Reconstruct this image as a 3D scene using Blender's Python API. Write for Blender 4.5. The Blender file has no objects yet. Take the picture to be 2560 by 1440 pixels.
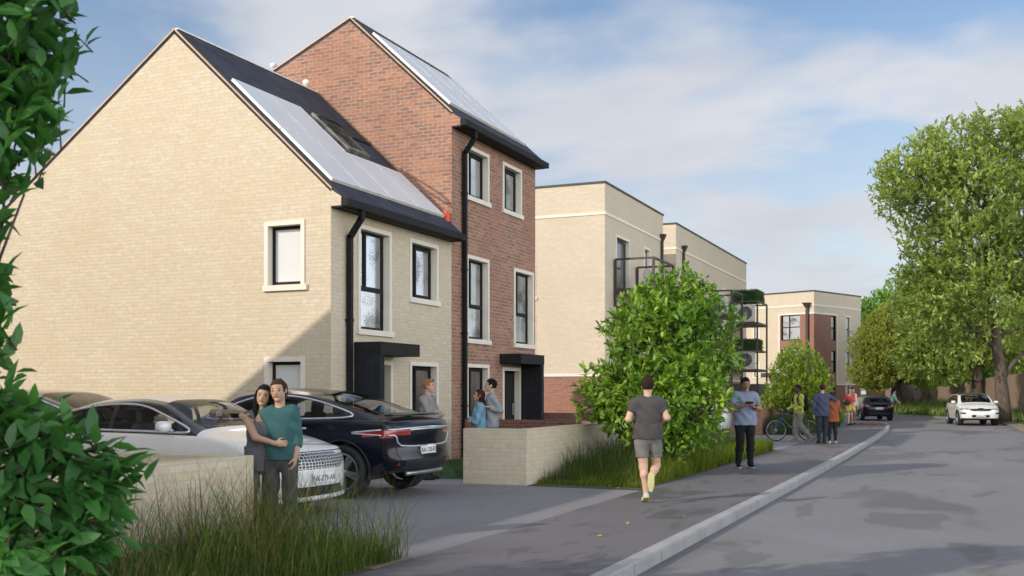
import bpy, bmesh, math, random
import numpy as np
from mathutils import Vector, Matrix
sc = bpy.context.scene
R = math.radians
PI = math.pi
# ------------------------------------------------------------------ camera
EYE = 1.55; FPX = 2644.0; HOR = 980.0; CX = 1280.0
TH = R(23.5); CT = math.cos(TH); ST = math.sin(TH)
cd = bpy.data.cameras.new('camera'); cam = bpy.data.objects.new('camera', cd)
sc.collection.objects.link(cam); sc.camera = cam
cam.location = (0, 0, EYE); cam.rotation_euler = (R(90), 0, TH)
cd.sensor_width = 36; cd.lens = FPX / 2560 * 36; cd.shift_y = (HOR - 720) / 2560
cd.clip_start = 0.1; cd.clip_end = 3000
cd.dof.use_dof = True; cd.dof.focus_distance = 19.0; cd.dof.aperture_fstop = 3.2
# ------------------------------------------------------------------ light
SUN_EL = R(27); SX, SY = 0.55, 0.835
SROT = math.atan2(-SX, -SY)
w = bpy.data.worlds.new('World'); sc.world = w; w.use_nodes = True
def world_nodes():
    nt = w.node_tree; N = nt.nodes; L = nt.links
    for n in list(N): N.remove(n)
    out = N.new('ShaderNodeOutputWorld'); bg = N.new('ShaderNodeBackground')
    sky = N.new('ShaderNodeTexSky'); sky.sky_type = 'NISHITA'; sky.sun_disc = False
    sky.sun_elevation = SUN_EL; sky.sun_rotation = SROT; sky.air_density = 1.0; sky.dust_density = 1.2; sky.ozone_density = 1.6
    tc = N.new('ShaderNodeTexCoord'); sep = N.new('ShaderNodeSeparateXYZ')
    L.new(tc.outputs['Generated'], sep.inputs[0])
    # project direction on a cloud layer: (x, y) / (z + 0.12)
    ad = N.new('ShaderNodeMath'); ad.operation = 'ADD'; ad.inputs[1].default_value = 0.20
    L.new(sep.outputs['Z'], ad.inputs[0])
    mx = N.new('ShaderNodeMath'); mx.operation = 'MAXIMUM'; mx.inputs[1].default_value = 0.05; L.new(ad.outputs[0], mx.inputs[0])
    dx = N.new('ShaderNodeMath'); dx.operation = 'DIVIDE'; L.new(sep.outputs['X'], dx.inputs[0]); L.new(mx.outputs[0], dx.inputs[1])
    dy = N.new('ShaderNodeMath'); dy.operation = 'DIVIDE'; L.new(sep.outputs['Y'], dy.inputs[0]); L.new(mx.outputs[0], dy.inputs[1])
    cb = N.new('ShaderNodeCombineXYZ'); L.new(dx.outputs[0], cb.inputs[0]); L.new(dy.outputs[0], cb.inputs[1])
    mp = N.new('ShaderNodeMapping'); mp.inputs['Location'].default_value = (5.56, -13.98, 0); mp.inputs['Rotation'].default_value = (0, 0, R(-20)); mp.inputs['Scale'].default_value = (0.8, 1.25, 1)
    L.new(cb.outputs[0], mp.inputs[0])
    n1 = N.new('ShaderNodeTexNoise'); n1.inputs['Scale'].default_value = 1.35; n1.inputs['Detail'].default_value = 7; n1.inputs['Roughness'].default_value = 0.5; n1.inputs['Distortion'].default_value = 0.35
    L.new(mp.outputs[0], n1.inputs['Vector'])
    rp = N.new('ShaderNodeValToRGB'); rp.color_ramp.elements[0].position = 0.37; rp.color_ramp.elements[1].position = 0.58
    rp.color_ramp.interpolation = 'EASE'
    L.new(n1.outputs['Fac'], rp.inputs[0])
    n2 = N.new('ShaderNodeTexNoise'); n2.inputs['Scale'].default_value = 2.6; n2.inputs['Detail'].default_value = 5
    L.new(mp.outputs[0], n2.inputs['Vector'])
    cr = N.new('ShaderNodeMix'); cr.data_type = 'RGBA'
    cr.inputs[6].default_value = CLOUD_A; cr.inputs[7].default_value = CLOUD_B
    L.new(n2.outputs['Fac'], cr.inputs[0])
    hs = N.new('ShaderNodeHueSaturation'); hs.inputs['Saturation'].default_value = 1.08; hs.inputs['Value'].default_value = SKYV
    L.new(sky.outputs[0], hs.inputs['Color'])
    mul = N.new('ShaderNodeMath'); mul.operation = 'MULTIPLY'; mul.inputs[1].default_value = 0.93; L.new(rp.outputs[0], mul.inputs[0])
    # low bank of haze towards the horizon
    hz = N.new('ShaderNodeMapRange'); hz.inputs[1].default_value = 0.0; hz.inputs[2].default_value = 0.36; hz.inputs[3].default_value = 0.92; hz.inputs[4].default_value = 0.0
    L.new(sep.outputs['Z'], hz.inputs[0])
    mm = N.new('ShaderNodeMath'); mm.operation = 'MAXIMUM'; L.new(mul.outputs[0], mm.inputs[0]); L.new(hz.outputs[0], mm.inputs[1])
    mix = N.new('ShaderNodeMix'); mix.data_type = 'RGBA'
    L.new(mm.outputs[0], mix.inputs[0]); L.new(hs.outputs[0], mix.inputs[6]); L.new(cr.outputs[2], mix.inputs[7])
    # unseen low sky brightened on the east side, added to light the street fronts
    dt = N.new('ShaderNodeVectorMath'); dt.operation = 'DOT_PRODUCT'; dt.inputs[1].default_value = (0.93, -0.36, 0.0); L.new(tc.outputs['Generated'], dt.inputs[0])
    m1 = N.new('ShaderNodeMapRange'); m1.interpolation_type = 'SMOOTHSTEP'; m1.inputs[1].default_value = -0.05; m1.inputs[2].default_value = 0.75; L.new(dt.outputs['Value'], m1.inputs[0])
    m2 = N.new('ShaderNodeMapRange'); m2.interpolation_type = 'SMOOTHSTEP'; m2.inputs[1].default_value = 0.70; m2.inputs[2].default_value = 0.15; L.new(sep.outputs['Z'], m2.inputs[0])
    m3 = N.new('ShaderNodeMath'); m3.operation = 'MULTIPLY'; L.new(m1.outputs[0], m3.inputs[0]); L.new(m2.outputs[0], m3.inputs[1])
    m4 = N.new('ShaderNodeMath'); m4.operation = 'MULTIPLY_ADD'; m4.inputs[1].default_value = SKY_FILL; m4.inputs[2].default_value = 1.0; L.new(m3.outputs[0], m4.inputs[0])
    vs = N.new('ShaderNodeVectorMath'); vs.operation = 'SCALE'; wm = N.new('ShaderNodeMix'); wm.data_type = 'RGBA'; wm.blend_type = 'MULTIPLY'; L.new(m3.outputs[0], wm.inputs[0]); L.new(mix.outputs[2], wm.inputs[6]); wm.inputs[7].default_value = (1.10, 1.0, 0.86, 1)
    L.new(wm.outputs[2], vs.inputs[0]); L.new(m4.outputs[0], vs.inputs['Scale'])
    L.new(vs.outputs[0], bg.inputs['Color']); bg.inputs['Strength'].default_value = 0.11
    L.new(bg.outputs[0], out.inputs[0])
CLOUD_A = (4.8, 5.1, 5.75, 1); CLOUD_B = (7.9, 7.9, 8.1, 1); SKYV = 1.45; SKY_FILL = 3.5
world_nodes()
sl = bpy.data.lights.new('sun', 'SUN'); sl.energy = 3.4; sl.angle = R(0.6); sl.color = (1.0, 0.90, 0.76)
so = bpy.data.objects.new('sun', sl); sc.collection.objects.link(so)
so.rotation_euler = Vector((SX * math.cos(SUN_EL), SY * math.cos(SUN_EL), -math.sin(SUN_EL))).to_track_quat('-Z', 'Y').to_euler()
so.location = (-20, -30, 30)
sc.view_settings.view_transform = 'Standard'; sc.view_settings.look = 'None'; sc.view_settings.exposure = 0.0; sc.view_settings.gamma = 1
sc.render.engine = 'CYCLES'; sc.cycles.max_bounces = 6; sc.cycles.transparent_max_bounces = 12
sc.render.resolution_x = 1024; sc.render.resolution_y = 576
# ------------------------------------------------------------------ placing helpers
def c2w(xc, yc): return (xc * CT - yc * ST, xc * ST + yc * CT)
def at(px, d):                      # a plan point seen in column px at distance d
    return c2w((px - CX) / FPX * d, d)
def gnd(px, py, z=0.0):
    d = FPX * (EYE - z) / (py - HOR); return at(px, d)
def hz(py, d): return EYE + (HOR - py) * d / FPX       # height of row py at distance d
def onx(px, X):                     # (y, depth) where column px meets plane x = X
    r = (px - CX) / FPX; d = X / (r * CT - ST); return (r * ST + CT) * d, d
def ony(px, Y):
    r = (px - CX) / FPX; d = Y / (r * ST + CT); return (r * CT - ST) * d, d
def onx3(px, py, X):
    y, d = onx(px, X); return y, hz(py, d)
def ony3(px, py, Y):
    x, d = ony(px, Y); return x, hz(py, d)
# ------------------------------------------------------------------ scene tree helpers
COL = sc.collection
def thing(name, label, cat, loc=(0, 0, 0), rz=0.0, group=None):
    o = bpy.data.objects.new(name, None); COL.objects.link(o); o.empty_display_size = 0.3
    o.location = loc if len(loc) == 3 else (loc[0], loc[1], 0); o.rotation_euler = (0, 0, rz)
    o['label'] = label; o['category'] = cat
    if group: o['group'] = group
    return o
def tag(o, label, cat, group=None, kind=None):
    o['label'] = label; o['category'] = cat
    if group: o['group'] = group
    if kind: o['kind'] = kind
    return o
def structure(o): o['kind'] = 'structure'; return o
def meshobj(name, V, F, mat, parent=None, smooth=False, midx=None, attr=None):
    me = bpy.data.meshes.new(name)
    V = np.asarray(V, dtype=np.float32).reshape(-1, 3)
    if isinstance(F, np.ndarray) and F.ndim == 2:
        n, k = F.shape
        me.vertices.add(len(V)); me.vertices.foreach_set('co', V.ravel())
        me.loops.add(n * k); me.loops.foreach_set('vertex_index', F.astype(np.int32).ravel())
        me.polygons.add(n); me.polygons.foreach_set('loop_start', np.arange(0, n * k, k, dtype=np.int32))
        me.update(calc_edges=True)
    else:
        me.from_pydata([tuple(map(float, v)) for v in V], [], [tuple(int(i) for i in f) for f in F]); me.update()
    me.validate()
    for m in (mat if isinstance(mat, (list, tuple)) else [mat]): me.materials.append(m)
    n = len(me.polygons)
    if midx is not None and len(midx) == n: me.polygons.foreach_set('material_index', np.asarray(midx, dtype=np.int32))
    if smooth: me.polygons.foreach_set('use_smooth', np.ones(n, dtype=bool))
    if attr is not None:
        a = me.attributes.new('v', 'FLOAT', 'POINT'); a.data.foreach_set('value', np.asarray(attr, dtype=np.float32))
    o = bpy.data.objects.new(name, me); COL.objects.link(o)
    if parent is not None: o.parent = parent
    return o
def add_uv(o, rot=0.0):             # metric UVs by dominant normal, for bricks
    me = o.data; uv = me.uv_layers.new(name='UVMap')
    for p in me.polygons:
        n = p.normal
        for li in p.loop_indices:
            c = me.vertices[me.loops[li].vertex_index].co
            if abs(n.z) > 0.75: t = (c.x, c.y)
            elif abs(n.x) > abs(n.y): t = (c.y, c.z)
            else: t = (c.x, c.z)
            uv.data[li].uv = t
    return o
class MB:
    def __init__(s): s.v = []; s.f = []; s.m = []; s.cm = 0
    def mat(s, i): s.cm = i; return s
    def poly(s, pts):
        b = len(s.v); s.v += [tuple(p) for p in pts]; s.f.append(tuple(range(b, b + len(pts)))); s.m.append(s.cm); return s
    def box(s, x0, x1, y0, y1, z0, z1):
        if x0 > x1: x0, x1 = x1, x0
        if y0 > y1: y0, y1 = y1, y0
        if z0 > z1: z0, z1 = z1, z0
        b = len(s.v)
        s.v += [(x0,y0,z0),(x1,y0,z0),(x1,y1,z0),(x0,y1,z0),(x0,y0,z1),(x1,y0,z1),(x1,y1,z1),(x0,y1,z1)]
        for f in ((0,3,2,1),(4,5,6,7),(0,1,5,4),(1,2,6,5),(2,3,7,6),(3,0,4,7)): s.f.append(tuple(b+i for i in f)); s.m.append(s.cm)
        return s
    def rbox(s, c, sz, r=0.02, rot=None):    # box with chamfered edges (octagonal in every section)
        hx, hy, hz_ = sz[0]/2, sz[1]/2, sz[2]/2; r = min(r, hx*.9, hy*.9, hz_*.9)
        bm = bmesh.new(); bmesh.ops.create_cube(bm, size=1)
        for v in bm.verts: v.co = Vector((v.co.x*2*hx, v.co.y*2*hy, v.co.z*2*hz_))
        bmesh.ops.bevel(bm, geom=list(bm.edges), offset=r, segments=2, affect='EDGES', profile=0.5)
        b = len(s.v); bm.verts.index_update(); c = Vector(c)
        for v in bm.verts:
            q = v.co.copy()
            if rot is not None: q = rot @ q
            s.v.append(tuple(c + q))
        for f in bm.faces: s.f.append(tuple(b + v.index for v in f.verts)); s.m.append(s.cm)
        bm.free(); return s
    def beam(s, p, q, w=0.05, h=None, up=(0,0,1)):
        h = h or w; p = Vector(p); q = Vector(q); d = (q-p).normalized(); u = Vector(up)
        if abs(d.dot(u)) > 0.95: u = Vector((1,0,0))
        a = d.cross(u).normalized(); u = a.cross(d).normalized(); b = len(s.v)
        for e in (p, q):
            for i, j in ((-1,-1),(1,-1),(1,1),(-1,1)): s.v.append(tuple(e + a*(i*w/2) + u*(j*h/2)))
        for f in ((0,1,2,3),(7,6,5,4),(0,4,5,1),(1,5,6,2),(2,6,7,3),(3,7,4,0)): s.f.append(tuple(b+i for i in f)); s.m.append(s.cm)
        return s
    def tube(s, pts, r, n=8, closed=False, caps=True):
        pts = [Vector(p) for p in pts]; k = len(pts)
        rs = r if isinstance(r, (list, tuple, np.ndarray)) else [r]*k
        b = len(s.v); prev = None
        for i, p in enumerate(pts):
            if closed: d = pts[(i+1) % k] - pts[i-1]
            else: d = pts[min(i+1, k-1)] - pts[max(i-1, 0)]
            if d.length < 1e-9: d = Vector((0,0,1))
            d.normalize()
            if prev is None:
                u = Vector((0,0,1)) if abs(d.z) < 0.9 else Vector((1,0,0)); a = d.cross(u).normalized()
            else:
                a = (prev - d*prev.dot(d))
                a = a.normalized() if a.length > 1e-6 else d.orthogonal().normalized()
            prev = a; c = d.cross(a)
            for j in range(n):
                t = 2*PI*j/n; s.v.append(tuple(p + (a*math.cos(t) + c*math.sin(t))*rs[i]))
        m = k if closed else k-1
        for i in range(m):
            for j in range(n):
                i2 = (i+1) % k; s.f.append((b+i*n+j, b+i2*n+j, b+i2*n+(j+1)%n, b+i*n+(j+1)%n)); s.m.append(s.cm)
        if caps and not closed:
            s.f.append(tuple(b+j for j in range(n))); s.m.append(s.cm)
            s.f.append(tuple(b+(k-1)*n+j for j in reversed(range(n)))); s.m.append(s.cm)
        return s
    def lathe(s, prof, c=(0,0,0), axis='z', n=24):   # prof: (r, h)
        b = len(s.v); k = len(prof)
        for r, h in prof:
            for j in range(n):
                t = 2*PI*j/n; p = (r*math.cos(t), r*math.sin(t), h)
                if axis == 'y': p = (p[0], p[2], p[1])
                if axis == 'x': p = (p[2], p[0], p[1])
                s.v.append((c[0]+p[0], c[1]+p[1], c[2]+p[2]))
        for i in range(k-1):
            for j in range(n): s.f.append((b+i*n+j, b+i*n+(j+1)%n, b+(i+1)*n+(j+1)%n, b+(i+1)*n+j)); s.m.append(s.cm)
        return s
    def build(s, name, mat, parent=None, smooth=False, uv=False):
        o = meshobj(name, s.v, s.f, mat, parent, smooth, s.m if isinstance(mat, (list, tuple)) else None)
        if uv: add_uv(o)
        return o
def panel(mb, axis, c, u0, u1, v0, v1, holes=()):     # wall rectangle minus rectangular holes; axis 'x': plane x=c, u=y, v=z
    us = sorted({u0, u1, *[min(max(h[i], u0), u1) for h in holes for i in (0, 1)]})
    vs = sorted({v0, v1, *[min(max(h[i], v0), v1) for h in holes for i in (2, 3)]})
    for a, b in zip(us, us[1:]):
        for e, f in zip(vs, vs[1:]):
            m, n = (a+b)/2, (e+f)/2
            if any(h[0] < m < h[1] and h[2] < n < h[3] for h in holes): continue
            if axis == 'x': mb.poly([(c,a,e),(c,b,e),(c,b,f),(c,a,f)])
            elif axis == '-x': mb.poly([(c,b,e),(c,a,e),(c,a,f),(c,b,f)])
            elif axis == '-y': mb.poly([(a,c,e),(b,c,e),(b,c,f),(a,c,f)])
            elif axis == 'y': mb.poly([(b,c,e),(a,c,e),(a,c,f),(b,c,f)])
# ------------------------------------------------------------------ materials
def _new(name):
    m = bpy.data.materials.new(name); m.use_nodes = True; nt = m.node_tree
    return m, nt.nodes, nt.links, nt.nodes['Principled BSDF']
def mat(name, c1, rough=0.6, c2=None, scale=4.0, metal=0.0, bump=0.0, bscale=40.0, spec=0.5, coat=0.0, detail=4, emis=None, stretch=None):
    m, N, L, b = _new(name)
    b.inputs['Roughness'].default_value = rough; b.inputs['Metallic'].default_value = metal
    b.inputs['Specular IOR Level'].default_value = spec; b.inputs['Coat Weight'].default_value = coat
    b.inputs['Base Color'].default_value = (*c1, 1)
    tc = N.new('ShaderNodeTexCoord'); src = tc.outputs['Object']
    if stretch:
        mp = N.new('ShaderNodeMapping'); mp.inputs['Scale'].default_value = stretch; L.new(src, mp.inputs[0]); src = mp.outputs[0]
    if c2 is None: c2 = tuple(x*0.86 for x in c1)
    n = N.new('ShaderNodeTexNoise'); n.inputs['Scale'].default_value = scale; n.inputs['Detail'].default_value = detail; L.new(src, n.inputs['Vector'])
    x = N.new('ShaderNodeMix'); x.data_type = 'RGBA'; x.inputs[6].default_value = (*c1, 1); x.inputs[7].default_value = (*c2, 1)
    r = N.new('ShaderNodeMapRange'); r.inputs[1].default_value = 0.35; r.inputs[2].default_value = 0.65; L.new(n.outputs['Fac'], r.inputs[0])
    L.new(r.outputs[0], x.inputs[0]); L.new(x.outputs[2], b.inputs['Base Color'])
    if bump > 0:
        n2 = N.new('ShaderNodeTexNoise'); n2.inputs['Scale'].default_value = bscale; n2.inputs['Detail'].default_value = 5; L.new(src, n2.inputs['Vector'])
        bp = N.new('ShaderNodeBump'); bp.inputs['Strength'].default_value = bump; bp.inputs['Distance'].default_value = 0.02
        L.new(n2.outputs['Fac'], bp.inputs['Height']); L.new(bp.outputs[0], b.inputs['Normal'])
    if emis:
        b.inputs['Emission Color'].default_value = (*emis[0], 1); b.inputs['Emission Strength'].default_value = emis[1]
    return m
def brickmat(name, a, b2, mortar, bw=0.225, bh=0.075, ms=0.010, stain=None, dark=None, bump=0.5, wob=0.0, rough=0.9):
    m, N, L, b = _new(name); b.inputs['Roughness'].default_value = rough; b.inputs['Specular IOR Level'].default_value = 0.2
    uv = N.new('ShaderNodeUVMap'); uv.uv_map = 'UVMap'; src = uv.outputs[0]
    if wob > 0:
        nz = N.new('ShaderNodeTexNoise'); nz.inputs['Scale'].default_value = 9; nz.inputs['Detail'].default_value = 3; L.new(src, nz.inputs['Vector'])
        ms1 = N.new('ShaderNodeVectorMath'); ms1.operation = 'MULTIPLY_ADD'; ms1.inputs[1].default_value = (wob, wob, 0); L.new(nz.outputs['Color'], ms1.inputs[0]); L.new(src, ms1.inputs[2]); src = ms1.outputs[0]
    br = N.new('ShaderNodeTexBrick'); br.inputs['Scale'].default_value = 1; br.inputs['Brick Width'].default_value = bw; br.inputs['Row Height'].default_value = bh
    br.inputs['Mortar Size'].default_value = ms; br.inputs['Mortar Smooth'].default_value = 0.25; br.inputs['Bias'].default_value = 0.0
    br.inputs['Color1'].default_value = (*a, 1); br.inputs['Color2'].default_value = (*b2, 1); br.inputs['Mortar'].default_value = (*mortar, 1)
    L.new(src, br.inputs['Vector'])
    col = br.outputs['Color']
    # broad tonal patches and fine grain inside bricks
    for sc_, cc, amt in ((0.7, stain or a, 0.5), (11.0, dark or tuple(x*0.72 for x in a), 0.42)):
        n = N.new('ShaderNodeTexNoise'); n.inputs['Scale'].default_value = sc_; n.inputs['Detail'].default_value = 4; L.new(src, n.inputs['Vector'])
        r = N.new('ShaderNodeMapRange'); r.inputs[1].default_value = 0.42; r.inputs[2].default_value = 0.70; r.inputs[4].default_value = amt; L.new(n.outputs['Fac'], r.inputs[0])
        x = N.new('ShaderNodeMix'); x.data_type = 'RGBA'; L.new(r.outputs[0], x.inputs[0]); L.new(col, x.inputs[6]); x.inputs[7].default_value = (*cc, 1); col = x.outputs[2]
    L.new(col, b.inputs['Base Color'])
    inv = N.new('ShaderNodeMath'); inv.operation = 'SUBTRACT'; inv.inputs[0].default_value = 1; L.new(br.outputs['Fac'], inv.inputs[1])
    n3 = N.new('ShaderNodeTexNoise'); n3.inputs['Scale'].default_value = 60; L.new(src, n3.inputs['Vector'])
    ad = N.new('ShaderNodeMath'); ad.operation = 'MULTIPLY_ADD'; ad.inputs[1].default_value = 0.35; L.new(n3.outputs['Fac'], ad.inputs[0]); L.new(inv.outputs[0], ad.inputs[2])
    bp = N.new('ShaderNodeBump'); bp.inputs['Strength'].default_value = bump; bp.inputs['Distance'].default_value = 0.008
    L.new(ad.outputs[0], bp.inputs['Height']); L.new(bp.outputs[0], b.inputs['Normal'])
    return m
def leafmat(name, c1, c2, trans=0.35, gloss=0.4, nscale=1.2, c3=None):
    m, N, L, b = _new(name); b.inputs['Roughness'].default_value = 0.45; b.inputs['Specular IOR Level'].default_value = gloss
    at_ = N.new('ShaderNodeAttribute'); at_.attribute_name = 'v'
    x = N.new('ShaderNodeMix'); x.data_type = 'RGBA'; x.inputs[6].default_value = (*c1, 1); x.inputs[7].default_value = (*c2, 1); L.new(at_.outputs['Fac'], x.inputs[0])
    col = x.outputs[2]
    tc = N.new('ShaderNodeTexCoord'); n = N.new('ShaderNodeTexNoise'); n.inputs['Scale'].default_value = nscale; L.new(tc.outputs['Object'], n.inputs['Vector'])
    r = N.new('ShaderNodeMapRange'); r.inputs[1].default_value = 0.4; r.inputs[2].default_value = 0.7; r.inputs[4].default_value = 0.7; L.new(n.outputs['Fac'], r.inputs[0])
    y = N.new('ShaderNodeMix'); y.data_type = 'RGBA'; L.new(r.outputs[0], y.inputs[0]); L.new(col, y.inputs[6]); y.inputs[7].default_value = (*(c3 or tuple(v*0.6 for v in c1)), 1); col = y.outputs[2]
    L.new(col, b.inputs['Base Color'])
    tr = N.new('ShaderNodeBsdfTranslucent'); g = N.new('ShaderNodeMix'); g.data_type = 'RGBA'; g.blend_type = 'MULTIPLY'; g.inputs[0].default_value = 1; g.inputs[7].default_value = (1.3, 1.5, 0.6, 1)
    L.new(col, g.inputs[6]); L.new(g.outputs[2], tr.inputs['Color'])
    ms_ = N.new('ShaderNodeMixShader'); ms_.inputs[0].default_value = trans
    L.new(b.outputs[0], ms_.inputs[1]); L.new(tr.outputs[0], ms_.inputs[2]); L.new(ms_.outputs[0], N['Material Output'].inputs[0])
    return m
def glassmat(name, refl=0.7, dark=(0.015, 0.017, 0.02), rough=0.03, spark=0.0, tint=(0.9, 0.93, 1.0)):
    m, N, L, b = _new(name); b.inputs['Base Color'].default_value = (*dark, 1); b.inputs['Roughness'].default_value = 0.2
    g = N.new('ShaderNodeBsdfGlossy'); g.inputs['Roughness'].default_value = rough; g.inputs['Color'].default_value = (*tint, 1)
    ms_ = N.new('ShaderNodeMixShader'); ms_.inputs[0].default_value = refl
    if spark > 0:
        tc = N.new('ShaderNodeTexCoord'); n = N.new('ShaderNodeTexNoise'); n.inputs['Scale'].default_value = 55; n.inputs['Detail'].default_value = 3; L.new(tc.outputs['Object'], n.inputs['Vector'])
        n5 = N.new('ShaderNodeTexNoise'); n5.inputs['Scale'].default_value = 1.6; n5.inputs['Detail'].default_value = 2; L.new(tc.outputs['Object'], n5.inputs['Vector'])
        ns = N.new('ShaderNodeTexNoise'); ns.inputs['Scale'].default_value = 38; ns.inputs['Detail'].default_value = 4; L.new(tc.outputs['Object'], ns.inputs['Vector'])
        sm = N.new('ShaderNodeMath'); sm.operation = 'MULTIPLY_ADD'; sm.inputs[1].default_value = 1.6; L.new(n5.outputs['Fac'], sm.inputs[0]); L.new(ns.outputs['Fac'], sm.inputs[2])
        rr = N.new('ShaderNodeMapRange'); rr.inputs[1].default_value = 1.04; rr.inputs[2].default_value = 1.22; rr.inputs[3].default_value = refl*0.30; rr.inputs[4].default_value = refl; L.new(sm.outputs[0], rr.inputs[0]); L.new(rr.outputs[0], ms_.inputs[0])  # noise in the mix draws speckled reflections on the pane
        bp = N.new('ShaderNodeBump'); bp.inputs['Strength'].default_value = spark; bp.inputs['Distance'].default_value = 0.004; L.new(n.outputs['Fac'], bp.inputs['Height']); L.new(bp.outputs[0], g.inputs['Normal'])
    L.new(b.outputs[0], ms_.inputs[1]); L.new(g.outputs[0], ms_.inputs[2]); L.new(ms_.outputs[0], N['Material Output'].inputs[0])
    return m
def clearglass(name, alpha=0.25, tint=(0.75, 0.8, 0.82)):
    m, N, L, b = _new(name)
    t = N.new('ShaderNodeBsdfTransparent'); t.inputs['Color'].default_value = (*tint, 1)
    g = N.new('ShaderNodeBsdfGlossy'); g.inputs['Roughness'].default_value = 0.02; g.inputs['Color'].default_value = (0.95, 0.97, 1, 1)
    fr = N.new('ShaderNodeFresnel'); fr.inputs['IOR'].default_value = 1.33
    ad = N.new('ShaderNodeMath'); ad.operation = 'ADD'; ad.inputs[1].default_value = alpha; ad.use_clamp = True; L.new(fr.outputs[0], ad.inputs[0])
    ms_ = N.new('ShaderNodeMixShader'); L.new(ad.outputs[0], ms_.inputs[0]); L.new(t.outputs[0], ms_.inputs[1]); L.new(g.outputs[0], ms_.inputs[2]); L.new(ms_.outputs[0], N['Material Output'].inputs[0])
    return m
M = {}
M['buff'] = brickmat('buff_brick', (0.61, 0.50, 0.34), (0.68, 0.575, 0.415), (0.53, 0.505, 0.49), stain=(0.57, 0.47, 0.33), dark=(0.50, 0.385, 0.25))
M['red'] = brickmat('red_brick', (0.50, 0.225, 0.13), (0.26, 0.135, 0.10), (0.38, 0.335, 0.29), bw=0.245, bh=0.085, stain=(0.34, 0.17, 0.115), dark=(0.20, 0.105, 0.085), wob=0.012, bump=0.8, ms=0.013)
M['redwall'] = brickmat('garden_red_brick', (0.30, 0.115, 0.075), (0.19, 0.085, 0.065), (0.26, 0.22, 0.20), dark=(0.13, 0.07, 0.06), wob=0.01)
M['buffblock'] = brickmat('pale_buff_brick', (0.60, 0.505, 0.385), (0.67, 0.57, 0.44), (0.57, 0.52, 0.45), stain=(0.56, 0.48, 0.37), dark=(0.52, 0.44, 0.33), ms=0.008)
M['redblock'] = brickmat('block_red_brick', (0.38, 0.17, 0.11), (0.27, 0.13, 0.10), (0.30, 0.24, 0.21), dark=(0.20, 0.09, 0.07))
M['white'] = mat('painted_surround', (0.78, 0.72, 0.63), 0.7, (0.73, 0.67, 0.58), 3, bump=0.1)
M['upvc'] = mat('white_pvc', (0.78, 0.76, 0.72), 0.4)
M['dark'] = mat('charcoal_frame', (0.018, 0.018, 0.018), 0.7, (0.025, 0.024, 0.023), 6, spec=0.15)
M['darkclad'] = mat('charcoal_brick', (0.020, 0.022, 0.026), 0.8, (0.028, 0.029, 0.033), 8, bump=0.3, bscale=30, spec=0.12)
M['gutter'] = mat('black_gutter', (0.015, 0.015, 0.016), 0.65, spec=0.18)
M['steel'] = mat('bronze_steel', (0.045, 0.037, 0.032), 0.5, (0.06, 0.05, 0.042), 5)
M['coping'] = mat('dark_coping', (0.05, 0.045, 0.045), 0.6)
M['pane'] = glassmat('window_pane', 0.62, spark=0.35)
M['paneD'] = glassmat('dark_window_pane', 0.25, spark=0.1)
M['panePale'] = mat('obscured_pane', (0.70, 0.71, 0.70), 0.15, (0.66, 0.68, 0.68), 1.5, spec=0.6, coat=0.3)
M['paneGreen'] = mat('spandrel_pane', (0.42, 0.46, 0.38), 0.2, spec=0.6)
M['solar'] = mat('solar_glass', (0.62, 0.64, 0.68), 0.35, (0.58, 0.60, 0.65), 0.6, spec=0.35)  # pale sky reflection is put into the base colour
M['solarf'] = mat('solar_frame', (0.80, 0.76, 0.72), 0.4)
M['orange'] = mat('orange_flashing', (0.85, 0.10, 0.03), 0.6)
M['verge_trim'] = mat('verge_trim', (0.62, 0.42, 0.26), 0.7)
def slatemat():
    m, N, L, b = _new('slate_roof'); b.inputs['Roughness'].default_value = 0.75; b.inputs['Specular IOR Level'].default_value = 0.2
    uv = N.new('ShaderNodeUVMap'); uv.uv_map = 'UVMap'
    br = N.new('ShaderNodeTexBrick'); br.inputs['Scale'].default_value = 1; br.inputs['Brick Width'].default_value = 0.30; br.inputs['Row Height'].default_value = 0.22
    br.inputs['Mortar Size'].default_value = 0.006; br.inputs['Color1'].default_value = (0.035, 0.040, 0.058, 1); br.inputs['Color2'].default_value = (0.055, 0.060, 0.082, 1); br.inputs['Mortar'].default_value = (0.018, 0.019, 0.024, 1)
    L.new(uv.outputs[0], br.inputs['Vector'])
    n = N.new('ShaderNodeTexNoise'); n.inputs['Scale'].default_value = 1.3; L.new(uv.outputs[0], n.inputs['Vector'])
    x = N.new('ShaderNodeMix'); x.data_type = 'RGBA'; x.inputs[7].default_value = (0.07, 0.076, 0.10, 1)
    r = N.new('ShaderNodeMapRange'); r.inputs[1].default_value = 0.5; r.inputs[2].default_value = 0.8; r.inputs[4].default_value = 0.5; L.new(n.outputs['Fac'], r.inputs[0]); L.new(r.outputs[0], x.inputs[0])
    L.new(br.outputs['Color'], x.inputs[6]); L.new(x.outputs[2], b.inputs['Base Color'])
    sp = N.new('ShaderNodeSeparateXYZ'); L.new(uv.outputs[0], sp.inputs[0])
    md = N.new('ShaderNodeMath'); md.operation = 'MODULO'; md.inputs[1].default_value = 0.22; L.new(sp.outputs['Y'], md.inputs[0])
    bp = N.new('ShaderNodeBump'); bp.inputs['Strength'].default_value = 1.0; bp.inputs['Distance'].default_value = 0.10; L.new(md.outputs[0], bp.inputs['Height']); bp.invert = True
    L.new(bp.outputs[0], b.inputs['Normal'])
    return m
M['slate'] = slatemat()
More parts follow.
